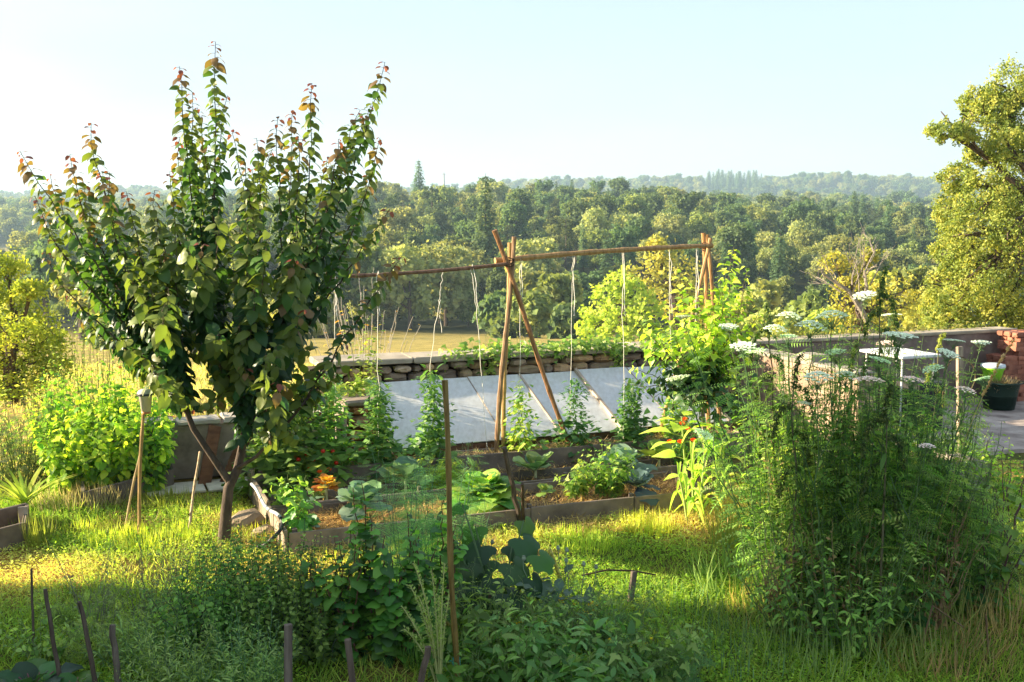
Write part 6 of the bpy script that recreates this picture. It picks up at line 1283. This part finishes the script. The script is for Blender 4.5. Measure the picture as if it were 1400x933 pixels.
# tall plants with hanging seed tassels
def tassel_plant(label, base, top, tas, cols=((.05, .075, .025), (.09, .11, .035), (.03, .05, .02))):
    pl = Plant('tassel_plant', label, 'amaranth', base, 'tall plants with hanging seed tassels'); st = wob(bez(base, base.lerp(top, .5) + Vector((.03, 0, 0)), top, 12), .008, 1); tube(pl.stem, st, [.010, .007, .003], 6, (.10, .09, .05)); q = MB()
    for f, ang, L, w in tas:
        p0 = A(along(st, 60, 0)[0][min(59, int(f * 59))]); P = bez(p0, p0 + A([math.cos(ang) * L * .35, math.sin(ang) * L * .2, L * .25]), p0 + A([math.cos(ang) * L * .45, math.sin(ang) * L * .25, -L * .75]), 14)
        if f > .98: P = bez(p0 - A([0, 0, L * .6]), p0, p0 + A([math.cos(ang) * .04, 0, L * .35]), 14)
        n = int(L * 900); pos, dr, t, LL = along(P, n, 1.5); rr = w * (1 - .55 * (t / LL)) * .5; out = nrm(rng.normal(size=(n, 3))); pos = pos + out * (rr * rng.uniform(.3, 1, n))[:, None]; d = nrm(out + A([0, 0, -.9]))
        cc = A(cols)[rng.integers(0, len(cols), n)]; scatter(q, T_DIA, pos, frames(d), .020 * rng.uniform(.7, 1.4, n), cc)
    q.build('seed_tassels', M_SOFT, pl.th, kind='stuff')
    n = 16; pos, dr, t, L = along(st, n, .6, .1, .85); d = nrm(around(dr) - A([0, 0, .5])); pl.leaves('lg', T_LONG, pos, frames(d), .11 * rng.uniform(.7, 1.3, n), rng.integers(0, 3, n)); return pl.finish([(.05, .10, .03), (.09, .15, .04), (.04, .07, .02)], M_SOFT, 0)
def tb_(px, D_): return Vector(((px - 700) / 1500 * D_, D_, 0))
tassel_plant('tallest plant of dark hanging tassels, reaching above the wall', tb_(1205, 6.7), at(1203, 385, 6.7), [(1., .5, .30, .05), (.97, .4, .28, .05), (.93, 2.6, .2, .04), (.88, .3, .3, .05), (.80, 2.8, .22, .05), (.74, .2, .25, .05), (.62, 3, .25, .05), (.5, 0, .3, .06)])
tassel_plant('tassel plant at the left edge of the clump beside the pear tree', tb_(1075, 7.0), at(1052, 430, 7.0), [(1., 2.2, .22, .04), (.95, 2.9, .26, .04), (.88, .3, .2, .04), (.80, 2.9, .25, .045), (.7, .2, .25, .045), (.6, 3, .2, .05)])
tassel_plant('tassel plant hanging in front of the sunny side wall', tb_(1100, 6.6), at(1083, 500, 6.6), [(1., .4, .2, .05), (.93, .2, .3, .055), (.85, 2.8, .25, .05), (.75, .3, .28, .05), (.62, 3, .22, .05)])
tassel_plant('tassel plant in the middle of the clump below the faded umbel', tb_(1215, 6.3), at(1212, 545, 6.3), [(1., .4, .25, .05), (.93, 3, .3, .055), (.85, .2, .25, .05), (.75, 3, .28, .05), (.62, .2, .22, .05)])
tassel_plant('tassel plant right under the highest tilted umbel', tb_(1170, 6.9), at(1165, 480, 6.9), [(1., .4, .2, .04), (.93, 3, .25, .045), (.85, .2, .25, .045), (.75, 3, .2, .04)])
tassel_plant('slim tassel plant in front of the wooden post', tb_(1275, 7.2), at(1285, 462, 7.2), [(1., .4, .12, .03), (.9, 3, .14, .03), (.8, .2, .12, .03)], ((.18, .22, .05), (.26, .28, .06)))
# dry curved stem and grass head in front of the patio
q = MB(); tube(q, wob(bez(at(1290, 560, 7.0), at(1285, 480, 7.0), at(1318, 490, 7.0), 12), .002), .004, 5, (.9, .7, .5)); tube(q, bez(at(1318, 490, 7.0), at(1345, 505, 7.0), at(1326, 535, 7.0), 10), .004, 5, (.9, .7, .5)); tag(q.build('dry_stalk', M_STAKE, origin=at(1290, 560, 7.0)), 'dry brown stem bent into an arch before the brown wall', 'dry stalk')
b = tb_(1285, 6.6); q = MB(); P = bez(b, at(1290, 610, 6.6), at(1385, 468, 6.6), 14); tube(q, P, [.003, .002], 4, (.5, .42, .2)); pos, dr, t, L = along(P, 90, 1, .80, 1); d = nrm(dr + rng.normal(0, .35, (90, 3))); scatter(q, T_DIA, pos, frames(d), .03, (.50, .38, .18)); tag(q.build('grass_stalk', M_GRASS, origin=b), 'long dry grass stalk with seed head slanting across the tub', 'grass stalk')
# sunny plants between the clump, the planter and the patio
SUNNY = [(.22, .33, .045), (.36, .44, .06), (.12, .22, .04)]
for px_, D_, w, h, n, lb, tp_, sz in ((1130, 9.5, 1.2, .95, 460, 'sunny leafy plant in front of the side wall, left', T_OVAL, .07), (1190, 9.3, 1.1, .9, 420, 'sunny leafy plant in front of the side wall end', T_OVAL, .07), (1250, 9.9, 1.0, .85, 320, 'bright yellow-green plant behind the concrete planter, left', T_OVAL, .065), (1310, 10.3, .9, .75, 300, 'bright feathery plant before the dark green tub', T_FERN, .10),
                                      (1290, 9.2, .7, .55, 160, 'green plant growing in the concrete planter', T_OVAL, .06), (1060, 9.9, 1.1, 1.1, 420, 'sunny plant beside the pear trunk at the wall', T_OVAL, .07), (1240, 8.6, .8, .6, 240, 'sunny weeds left of the concrete planter', T_FERN, .10), (1150, 8.6, .9, .75, 260, 'sunny weeds behind the left of the clump', T_FERN, .10), (1345, 10.2, .6, .5, 180, 'green weeds at the patio edge', T_OVAL, .06), (1395, 9.6, .8, .6, 220, 'sunny weeds at the right edge by the patio', T_OVAL, .07)):
    bushy('sunny_plant', lb, 'plant', tb_(px_, D_), w, h, int(n * 1.4), sz, tp_, 's%d' % (tp_ is T_FERN), SUNNY, M_SOFT, 18, depth=.6)
for px_, D_, w, h, n, lb in ((1165, 6.45, .9, .8, 420, 'brown dry stalks and seed heads inside the foot of the tall clump'), (1290, 6.6, .8, .9, 300, 'dry tan stalks at the right flank of the tall clump'), (1080, 6.6, .6, .7, 200, 'dry tan stalks at the left foot of the tall clump')):
    bushy('dry_stalks', lb, 'dry stalks', tb_(px_, D_), w, h, n, .045, T_DIA, 'd', [(.22, .13, .07), (.34, .23, .12), (.14, .08, .05)], M_SOFT, 30, depth=.4, droop=.3, stemcol=(.25, .16, .09))
# stems of dry pale stalks against the side wall
for px_, D_, lb in ((1165, 9.3, 'dry pinkish seed stalks before the sunny wall, right'), (1085, 9.6, 'dry pinkish seed stalks before the sunny wall, left')):
    bushy('dry_stalks', lb, 'dry stalks', tb_(px_, D_), .8, .95, 180, .05, T_DIA, 'd', [(.38, .25, .16), (.50, .36, .22), (.28, .2, .12)], M_SOFT, 24, depth=.4, droop=.1, stemcol=(.35, .25, .15))
# right edge
for px_, D_, w, h, n, sz, lb, cc in ((1375, 6.9, .55, 1.05, 150, .10, 'tall leafy plant with dark stem at the right edge', [(.08, .15, .03), (.14, .22, .04)]), (1400, 7.6, .6, 1.0, 150, .09, 'sunny leafy plant behind the one at the right edge', [(.14, .22, .04), (.24, .30, .05)]), (1350, 8.0, .6, .6, 160, .07, 'small sunlit weeds right of the concrete planter', SUNNY)):
    bushy('leafy_plant', lb, 'plant', tb_(px_, D_), w, h, n, sz, T_OVAL, 'ov', cc, M_LEAF, 8, stemcol=(.10, .05, .05), stemr=.008, droop=.6, single=60)
# long grass and dry litter at the foot of the clump
tuft('grass_clump', 'long arching grass at the left foot of the tall clump', 'grass clump', gr(1005, 800), 150, .30, .009, [(.12, .19, .05), (.24, .30, .07)], .35, 1.2, curl=2); tuft('grass_clump', 'arching pale grass at the front foot of the tall clump', 'grass clump', gr(1130, 905), 140, .30, .009, [(.12, .19, .06), (.26, .33, .12)], .45, 1.2, curl=2.4)
tuft('grass_clump', 'long grass at the front right of the tall clump', 'grass clump', gr(1260, 890), 150, .32, .010, [(.12, .17, .05), (.26, .30, .10)], .45, 1.2, curl=2.4); tuft('grass_clump', 'long blades arching before the middle of the clump', 'grass clump', gr(1070, 880), 130, .28, .009, [(.12, .17, .05), (.25, .31, .09)], .45, 1.2, curl=2.4)
tuft('dry_grass_clump', 'matted dry brown grass under the right of the clump', 'dry grass', gr(1300, 905), 260, .22, .006, [(.26, .17, .08), (.5, .36, .17)], .4, 1.1, curl=2); tuft('dry_grass_clump', 'dry brown grass at the right edge by the dark stem', 'dry grass', gr(1375, 850), 240, .28, .006, [(.28, .19, .09), (.5, .36, .17)], .35, .9, curl=2)
tuft('dry_grass_clump', 'dry brown grass under the left of the clump', 'dry grass', gr(1060, 850), 240, .2, .006, [(.22, .14, .07), (.44, .32, .15)], .35, 1.1, curl=2); tuft('dry_grass_clump', 'dry stems inside the middle of the clump', 'dry grass', gr(1180, 850), 300, .62, .007, [(.14, .08, .05), (.30, .18, .10)], .25, .3)
tuft('grass_clump', 'sunlit grass spray between the bed end and the clump', 'grass clump', gr(1000, 745), 260, .36, .006, [(.14, .2, .04), (.30, .30, .07)], .18, .6)
for x0, y0, x1, y1, lb in ((1255, 905, 1275, 828, 'tall dead stalk broken over at the front of the clump'), (1352, 900, 1348, 842, 'short dead brown stalk right of the broken one'), (1092, 862, 1094, 830, 'short dead stalk at the left foot of the clump')):
    b = gr(x0, y0); q = MB(); t_ = at(x1, y1, b.y); tube(q, [b, b.lerp(t_, .5), t_], .006, 6, (1.3, 1.0, .7))
    if x0 == 1255: tube(q, [t_, at(1318, 858, b.y - .05)], .004, 5, (1.3, 1, .7))
    tag(q.build('dead_stalk', M_STAKE, origin=b), lb, 'dead stalk')
# ================================================================ FOREGROUND PLANTS IN THE SHADE
MINT = [(.085, .15, .04), (.14, .22, .055), (.055, .10, .03), (.2, .29, .08)]
T_SM = leaf_tpl([.30, .36, .18], .3, .3)
for px_, py_, w, h, n, nst, lb in ((300, 905, .9, .74, 3000, 70, 'dense bushy mint in the foreground, left half'), (392, 900, .9, .88, 3200, 74, 'dense bushy mint in the foreground, right half'), (345, 850, 1.0, .66, 2400, 60, 'mint at the back of the foreground clump'), (440, 905, .5, .75, 1100, 26, 'mint running into the currant bush')):
    bushy('mint', lb, 'mint', gr(px_, py_), w, h, n, .040, T_SM, 'sm', MINT, M_SOFT, nst, depth=.6, droop=.25, stemcol=(.05, .07, .04), shape=.35, mid=.85)
CUR = [(.07, .16, .03), (.11, .23, .04), (.16, .30, .05), (.045, .10, .03)]
T_CURR = maple_tpl(3, .22, .35, .98)
for px_, py_, w, h, n, sg, lb in ((520, 935, .8, 1.0, 520, 260, 'currant bush with lobed green leaves, left of the tall cane'), (585, 925, .65, .88, 360, 150, 'right part of the currant growth, behind the tall cane'), (470, 930, .55, .75, 220, 80, 'low left shoot of the currant bush')):
    bushy('currant_bush', lb, 'currant bush', gr(px_, py_ - 28), w, h, n, .075, T_CURR, 'cur', CUR, M_LEAF, 15, single=sg, depth=.5, droop=.5, stemcol=(.10, .05, .03), stemr=.008, mid=.75)
FENN = [(.17, .30, .12), (.24, .38, .16), (.13, .24, .10)]
for px_, D_, w, h, n, lb in ((545, 6.9, .7, 1.05, 800, 'misty fine-leaved asparagus fern behind the currant bush, left'), (600, 7.0, .6, 1.05, 800, 'misty fine-leaved asparagus fern behind the tall cane'), (645, 7.1, .4, .75, 180, 'thin asparagus fern right of the tall cane')):
    bushy('asparagus_fern', lb, 'asparagus fern', tb_(px_, D_), w, h, n, .15, T_HAIR, 'hair', FENN, M_SOFT, 18, depth=.4, droop=.1, stemcol=(.10, .18, .09), mid=.6)
fg_ = Plant('squash_plant', 'dark plant with very large lobed leaves in the centre foreground', 'squash plant', gr(685, 862))
T_BIG = maple_tpl(5, .2, .5, 1.0); random.seed(3)
for px_, py_, D_, s_, c_ in ((712, 735, 6.7, .17, 0), (735, 758, 6.6, .15, 1), (700, 770, 6.5, .17, 0), (660, 745, 6.8, .19, 2), (640, 770, 6.7, .19, 0), (672, 790, 6.6, .19, 2), (625, 745, 6.9, .16, 0), (650, 720, 7.0, .17, 1), (690, 810, 6.4, .18, 2), (655, 820, 6.4, .18, 2), (725, 790, 6.5, .14, 2), (605, 715, 7.0, .13, 1), (716, 712, 6.8, .12, 1), (640, 800, 6.5, .18, 2), (700, 745, 6.9, .16, 2), (668, 765, 6.9, .18, 0), (632, 690, 7.0, .10, 1)):
    p = at(px_, py_, D_); tube(fg_.stem, bez(fg_.base, (p.x * .7 + fg_.base.x * .3, fg_.base.y, p.z * .9), p, 6), [.008, .005], 5, (.06, .10, .04), cap=False)
    a = random.uniform(-.6, .6) + (math.pi if px_ < 680 else 0); d = nrm(A([math.cos(a) * .7, -.55, -.45 + random.uniform(-.3, .3)])); fg_.leaves('big', T_BIG, A(tuple(p))[None], frames(d[None], (0, -.2, 1)), A([s_]), c_)
fg_.finish([(.035, .075, .03), (.06, .13, .03), (.022, .05, .022)], M_LEAF, 60)
# pale green amaranth spikes
am = Plant('amaranth', 'pale yellow-green branching flower spikes left of the tall cane', 'amaranth', gr(602, 965)); q = MB(); random.seed(9)
for x1, y1 in ((560, 800), (590, 780), (608, 770), (550, 830), (572, 815), (600, 815), (615, 810), (582, 850), (565, 770), (598, 850), (553, 860)):
    p1 = at(x1, y1, 5.75 + random.uniform(-.1, .1)); P = bez(am.base, (am.base.x + (p1.x - am.base.x) * .2, am.base.y, p1.z * .75), p1, 14); tube(am.stem, P, [.006, .003], 5, (.25, .28, .10)); n = 110; pos, dr, t, L = along(P, n, 1.5, .45, 1); out = nrm(rng.normal(size=(n, 3))); pos = pos + out * .008; scatter(q, T_DIA, pos, frames(nrm(out + dr)), .018 * rng.uniform(.6, 1.3, n), A([.24, .30, .10]) * rng.uniform(.7, 1.2, (n, 1)))
q.build('flower_spikes', M_SOFT, am.th, kind='stuff'); n = 20; P = [am.base, at(590, 850, 5.75)]; pos, dr, t, L = along(P, n, .5); am.leaves('lg', T_OVAL, pos, frames(nrm(around(dr))), .09 * rng.uniform(.6, 1.2, n), rng.integers(0, 2, n)); am.finish([(.12, .2, .05), (.2, .26, .08)], M_SOFT, 0)
# light upright herb spikes, bottom left
HERB = [(.17, .26, .09), (.25, .34, .12), (.12, .19, .06)]
for px_, py_, w, h, n, lb in ((235, 950, .7, .42, 1300, 'pale upright needle-leaved herb at the bottom, left part'), (310, 960, .7, .45, 1300, 'pale upright needle-leaved herb at the bottom, below the mint'), (345, 955, .5, .48, 800, 'pale needle-leaved herb left of the squared stake'), (190, 915, .7, .40, 900, 'pale needle-leaved herb between the front stakes')):
    bushy('savory', lb, 'herb', gr(px_, py_), w, h, n, .045, T_LONG, 'lg', HERB, M_SOFT, 46, depth=.5, droop=-.35, stemcol=(.10, .17, .08), shape=.1, mid=.95, stemr=.0025)
for px_, py_, w, h, n, tp_, sz, lb in ((60, 900, .7, .30, 260, T_OVAL, .05, 'low oval-leaved weeds at the far left behind the dark stick'), (150, 905, .8, .34, 420, T_FERN, .07, 'ferny weeds between the slim front stakes'), (215, 870, .7, .38, 420, T_LONG, .05, 'narrow-leaved weeds behind the fourth front stake'), (110, 850, .8, .26, 300, T_FERN, .07, 'low ferny weeds at the edge of the shade, left'), (640, 880, .6, .5, 240, T_LANCE2, .06, 'lance-leaved stems beside the foot of the tall cane'), (740, 850, .7, .40, 320, T_FERN, .08, 'ferny herb under the poppy seed heads'),
                              (830, 860, .8, .32, 320, T_OVAL, .05, 'small-leaved weeds before the short grey stake'), (900, 900, .9, .24, 260, T_COMP, .06, 'clover-like weeds low in the right foreground grass'), (700, 905, .8, .45, 300, T_LANCE2, .07, 'upright mid-green herb in the bottom centre')):
    bushy('mixed_weed', lb, 'weeds', gr(px_, py_), w, h, n, sz, tp_, 'mw%d' % (len(tp_[0])), [(.11, .18, .05), (.17, .25, .07), (.24, .31, .10)], M_SOFT, 30, depth=.5, droop=.1, stemcol=(.14, .18, .07), stemr=.003)
for px_, py_, w, h, lb in ((135, 870, .7, .62, 'sparse bare branching stalks behind the front stakes, left'), (200, 860, .7, .68, 'sparse bare branching stalks left of the mint'), (250, 850, .5, .6, 'sparse thin stalks at the left edge of the mint')):
    bushy('stalky_weed', lb, 'weeds', gr(px_, py_), w, h, 150, .030, T_DIA, 'd', [(.14, .2, .09), (.2, .24, .13), (.12, .13, .08)], M_SOFT, 26, depth=.5, droop=.1, stemcol=(.14, .15, .09), stemr=.0028, mid=.5)
rosette('beet', 'dark glossy broad-leaved plant in the bottom left corner', 'beet', gr(45, 945), 13, .27, [T_CHARD, T_CAB2], [(.035, .085, .035), (.06, .15, .03), (.03, .06, .035)], [0, 1, 2], M_LEAF, (.35, 1.3), stalkcol=(.2, .08, .08)); rosette('beet', 'second broad-leaved plant, between the two slim front stakes', 'beet', gr(100, 950), 10, .2, [T_CHARD, T_CAB2], [(.05, .13, .03), (.08, .17, .03)], [0, 1], M_LEAF, (.4, 1.3), stalkcol=(.2, .1, .08))
# mixed planting, bottom centre
MIX = [(.10, .17, .05), (.15, .24, .07), (.22, .30, .10), (.06, .11, .03)]
T_LANCE = leaf_tpl([.13, .18, .16, .09], .35, .35)
for px_, py_, w, h, n, sz, tp_, ky, mt, lb, cc in (
    (700, 940, .8, .42, 230, .11, T_LANCE, 'la', M_SOFT, 'lance-leaved green plant low in the centre, next to the tall cane', MIX), (780, 930, .9, .42, 260, .12, T_LANCE, 'la', M_SOFT, 'broad grey-green leaves in the centre foreground', [(.12, .22, .08), (.18, .29, .11), (.07, .14, .05)]),
    (860, 945, .9, .40, 330, .08, T_COMP, 'cel', M_SOFT, 'low divided leaves right of the centre foreground', MIX), (740, 890, .9, .42, 260, .10, T_TOM, 'tom', M_SOFT, 'tomato-like leaves behind the grey-green ones', MIX), (830, 890, .9, .38, 300, .09, T_FERN, 'fern', M_SOFT, 'ferny yarrow leaves beside the short grey stake', [(.07, .14, .06), (.12, .2, .09)]),
    (660, 900, .6, .45, 170, .10, T_OVAL, 'ov', M_SOFT, 'oval-leaved herb at the foot of the big dark leaves', MIX), (930, 940, .8, .30, 260, .07, T_FERN, 'fern', M_SOFT, 'low ferny weeds in the grass right of the centre foreground', [(.06, .12, .05), (.10, .18, .07)]), (640, 950, .5, .35, 120, .09, T_OVAL, 'ov', M_SOFT, 'low weeds at the very foot of the tall cane', [(.06, .12, .03), (.12, .2, .04)]),
    (800, 965, .9, .33, 220, .11, T_LANCE, 'la', M_SOFT, 'large pale glaucous leaves at the bottom edge, centre', [(.14, .24, .09), (.09, .18, .06)])):
    bushy('garden_herb', lb, 'plant', gr(px_, py_), w, h, n, sz, tp_, ky, cc, mt, 26, depth=.55, droop=.3, single=50 if sz >= .11 else 0)
yw = bushy('yellow_yarrow', 'flat yellow flower heads among the centre foreground herbs', 'yarrow', gr(780, 885), .9, .40, 60, .06, T_FERN, 'fern', [(.08, .15, .05)], M_SOFT, 12, depth=.4)
for px_, py_, D_ in ((770, 820, 6.4), (809, 826, 6.35), (748, 851, 6.3), (709, 851, 6.3), (803, 838, 6.4), (780, 826, 6.5), (690, 822, 6.5)):
    c_ = A(tuple(at(px_, py_, D_))); q = MB(); n = 26; pos = c_ + rng.normal(0, 1, (n, 3)) * [.018, .018, .003]; nn = nrm(rng.normal(0, .3, (n, 3)) + A([0, 0, 1])); tg = nrm(np.cross(nn, rng.normal(size=(n, 3)))); scatter(q, T_QUAD, pos, np.stack([np.cross(tg, nn), tg, nn], -1), .011, (.70, .48, .02)); q.build('flower_head', M_PETAL, yw)
yd = bushy('yellow_daisy', 'tiny yellow button flowers at the right of the foreground herbs', 'flowers', gr(870, 930), .9, .35, 60, .05, T_FERN, 'fern', [(.08, .15, .05)], M_SOFT, 12, depth=.4); random.seed(4)
for k in range(16): blossom(at(random.uniform(820, 900), random.uniform(868, 925), 5.9), .010, yd, M_PETAL, 6, 1, name='flower', cols=((.75, .60, .03), (.7, .5, .02)))
pd_ = Plant('poppy_seedheads', 'thin poppy stems with round grey-green seed heads over the lawn', 'poppy', gr(775, 870))
for px_, py_, D_ in ((775, 753, 6.6), (798, 772, 6.6), (716, 764, 6.5), (774, 767, 6.7), (763, 750, 6.8), (673, 742, 6.9), (815, 776, 6.7)):
    p = at(px_, py_, D_); tube(pd_.stem, wob(bez(pd_.base + Vector((random.uniform(-.1, .1), 0, 0)), (p.x, D_, p.z * .5), p, 8), .004), .0028, 5, (.14, .2, .12)); q = MB(); lathe(q, p, [(.0, -.014), (.009, -.009), (.013, 0), (.011, .010), (.005, .014), (.011, .017), (0, .019)], 10, (.95, 1.1, .9)); q.build('seed_head', solid_mat('poppy_head', [(.3, (.20, .25, .18)), (.7, (.30, .34, .24))], 20, .7, 0) if 'M_POP' not in globals() else M_POP, pd_.th, smooth=True)
n = 26; pos = A(tuple(pd_.base)) + rng.normal(0, .12, (n, 3)) * [1, .6, .6] + A([0, 0, .25]); pd_.leaves('ch', T_CHARD, pos, frames(rng.normal(size=(n, 3)) + A([0, 0, .4])), rng.uniform(.08, .14, n), rng.integers(0, 2, n)); pd_.finish([(.09, .15, .10), (.13, .2, .13)], M_BLUE, 30)
for x0, y0, x1, y1, lb in ((787, 850, 786, 752, 'fluffy tan grass seed head in the sunlit centre'), (648, 905, 640, 845, 'tan grass seed head right beside the tall cane')):
    b = gr(x0, y0); t_ = at(x1 - 35, y1, b.y); q = MB(); P = [b, b.lerp(t_, .5), t_]; tube(q, P, .0025, 4, (.3, .28, .12)); n = 200; pos, dr, t, L = along(P, n, 2, .55, 1); out = nrm(rng.normal(size=(n, 3))); scatter(q, T_DIA, pos + out * .008, frames(nrm(out * .5 + dr)), .022, A([.42, .34, .17]) * rng.uniform(.7, 1.2, (n, 1))); tag(q.build('grass_stalk', M_GRASS, origin=b), lb, 'grass stalk')
q = MB(); b = at(843, 782, 7.0); tube(q, wob([at(795, 787, 7.05), at(830, 780, 7.05), at(865, 781, 7.08), at(897, 786, 7.1)], .004), [.005, .007, .005], 6, (.7, .6, .4)); tag(q.build('twig', M_STAKE, origin=b), 'dark crooked twig lying across the short grey stake', 'twig')
for px_, py_, n, h, sp, lb, cc in ((590, 905, 260, .28, .2, 'shaded grass round the foot of the currant bush', GRN), (960, 860, 200, .14, .4, 'grey-green long grass left of the tall clump', [(.08, .15, .07), (.15, .24, .11)]), (900, 830, 200, .10, .4, 'short grey-green grass right of the grey stake', [(.08, .15, .06), (.15, .24, .10)]), (1010, 900, 240, .15, .4, 'long grey-green grass at the bottom, left of the clump', [(.09, .16, .09), (.17, .26, .14)]), (90, 830, 240, .09, .45, 'shaded lawn tuft behind the front stakes', GRN), (30, 870, 200, .10, .35, 'shaded lawn tuft at the left edge', GRN), (440, 760, 200, .09, .35, 'sunlit grass in front of the front bed, left', LIME), (560, 750, 200, .09, .35, 'sunlit grass in front of the front bed, middle', LIME)):  # lawn tufts; three use a greyer green
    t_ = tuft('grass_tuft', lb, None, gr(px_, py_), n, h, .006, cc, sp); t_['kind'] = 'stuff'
# ================================================================ AIR
hz = MB(); box(hz, (0, 1100), (1, 0), 4200, 3600, -22, 90, (1, 1, 1))
m, t, o = newmat('air'); pv = N(t, 'ShaderNodeVolumePrincipled'); pv.inputs['Color'].default_value = (.55, .78, 1, 1); pv.inputs['Density'].default_value = HAZE; pv.inputs['Anisotropy'].default_value = .2
t.links.new(pv.outputs[0], o.inputs['Volume'])
tag(hz.build('haze', m, origin=(0, 0, 0)), kind='stuff', label='thin blue air haze over the valley')
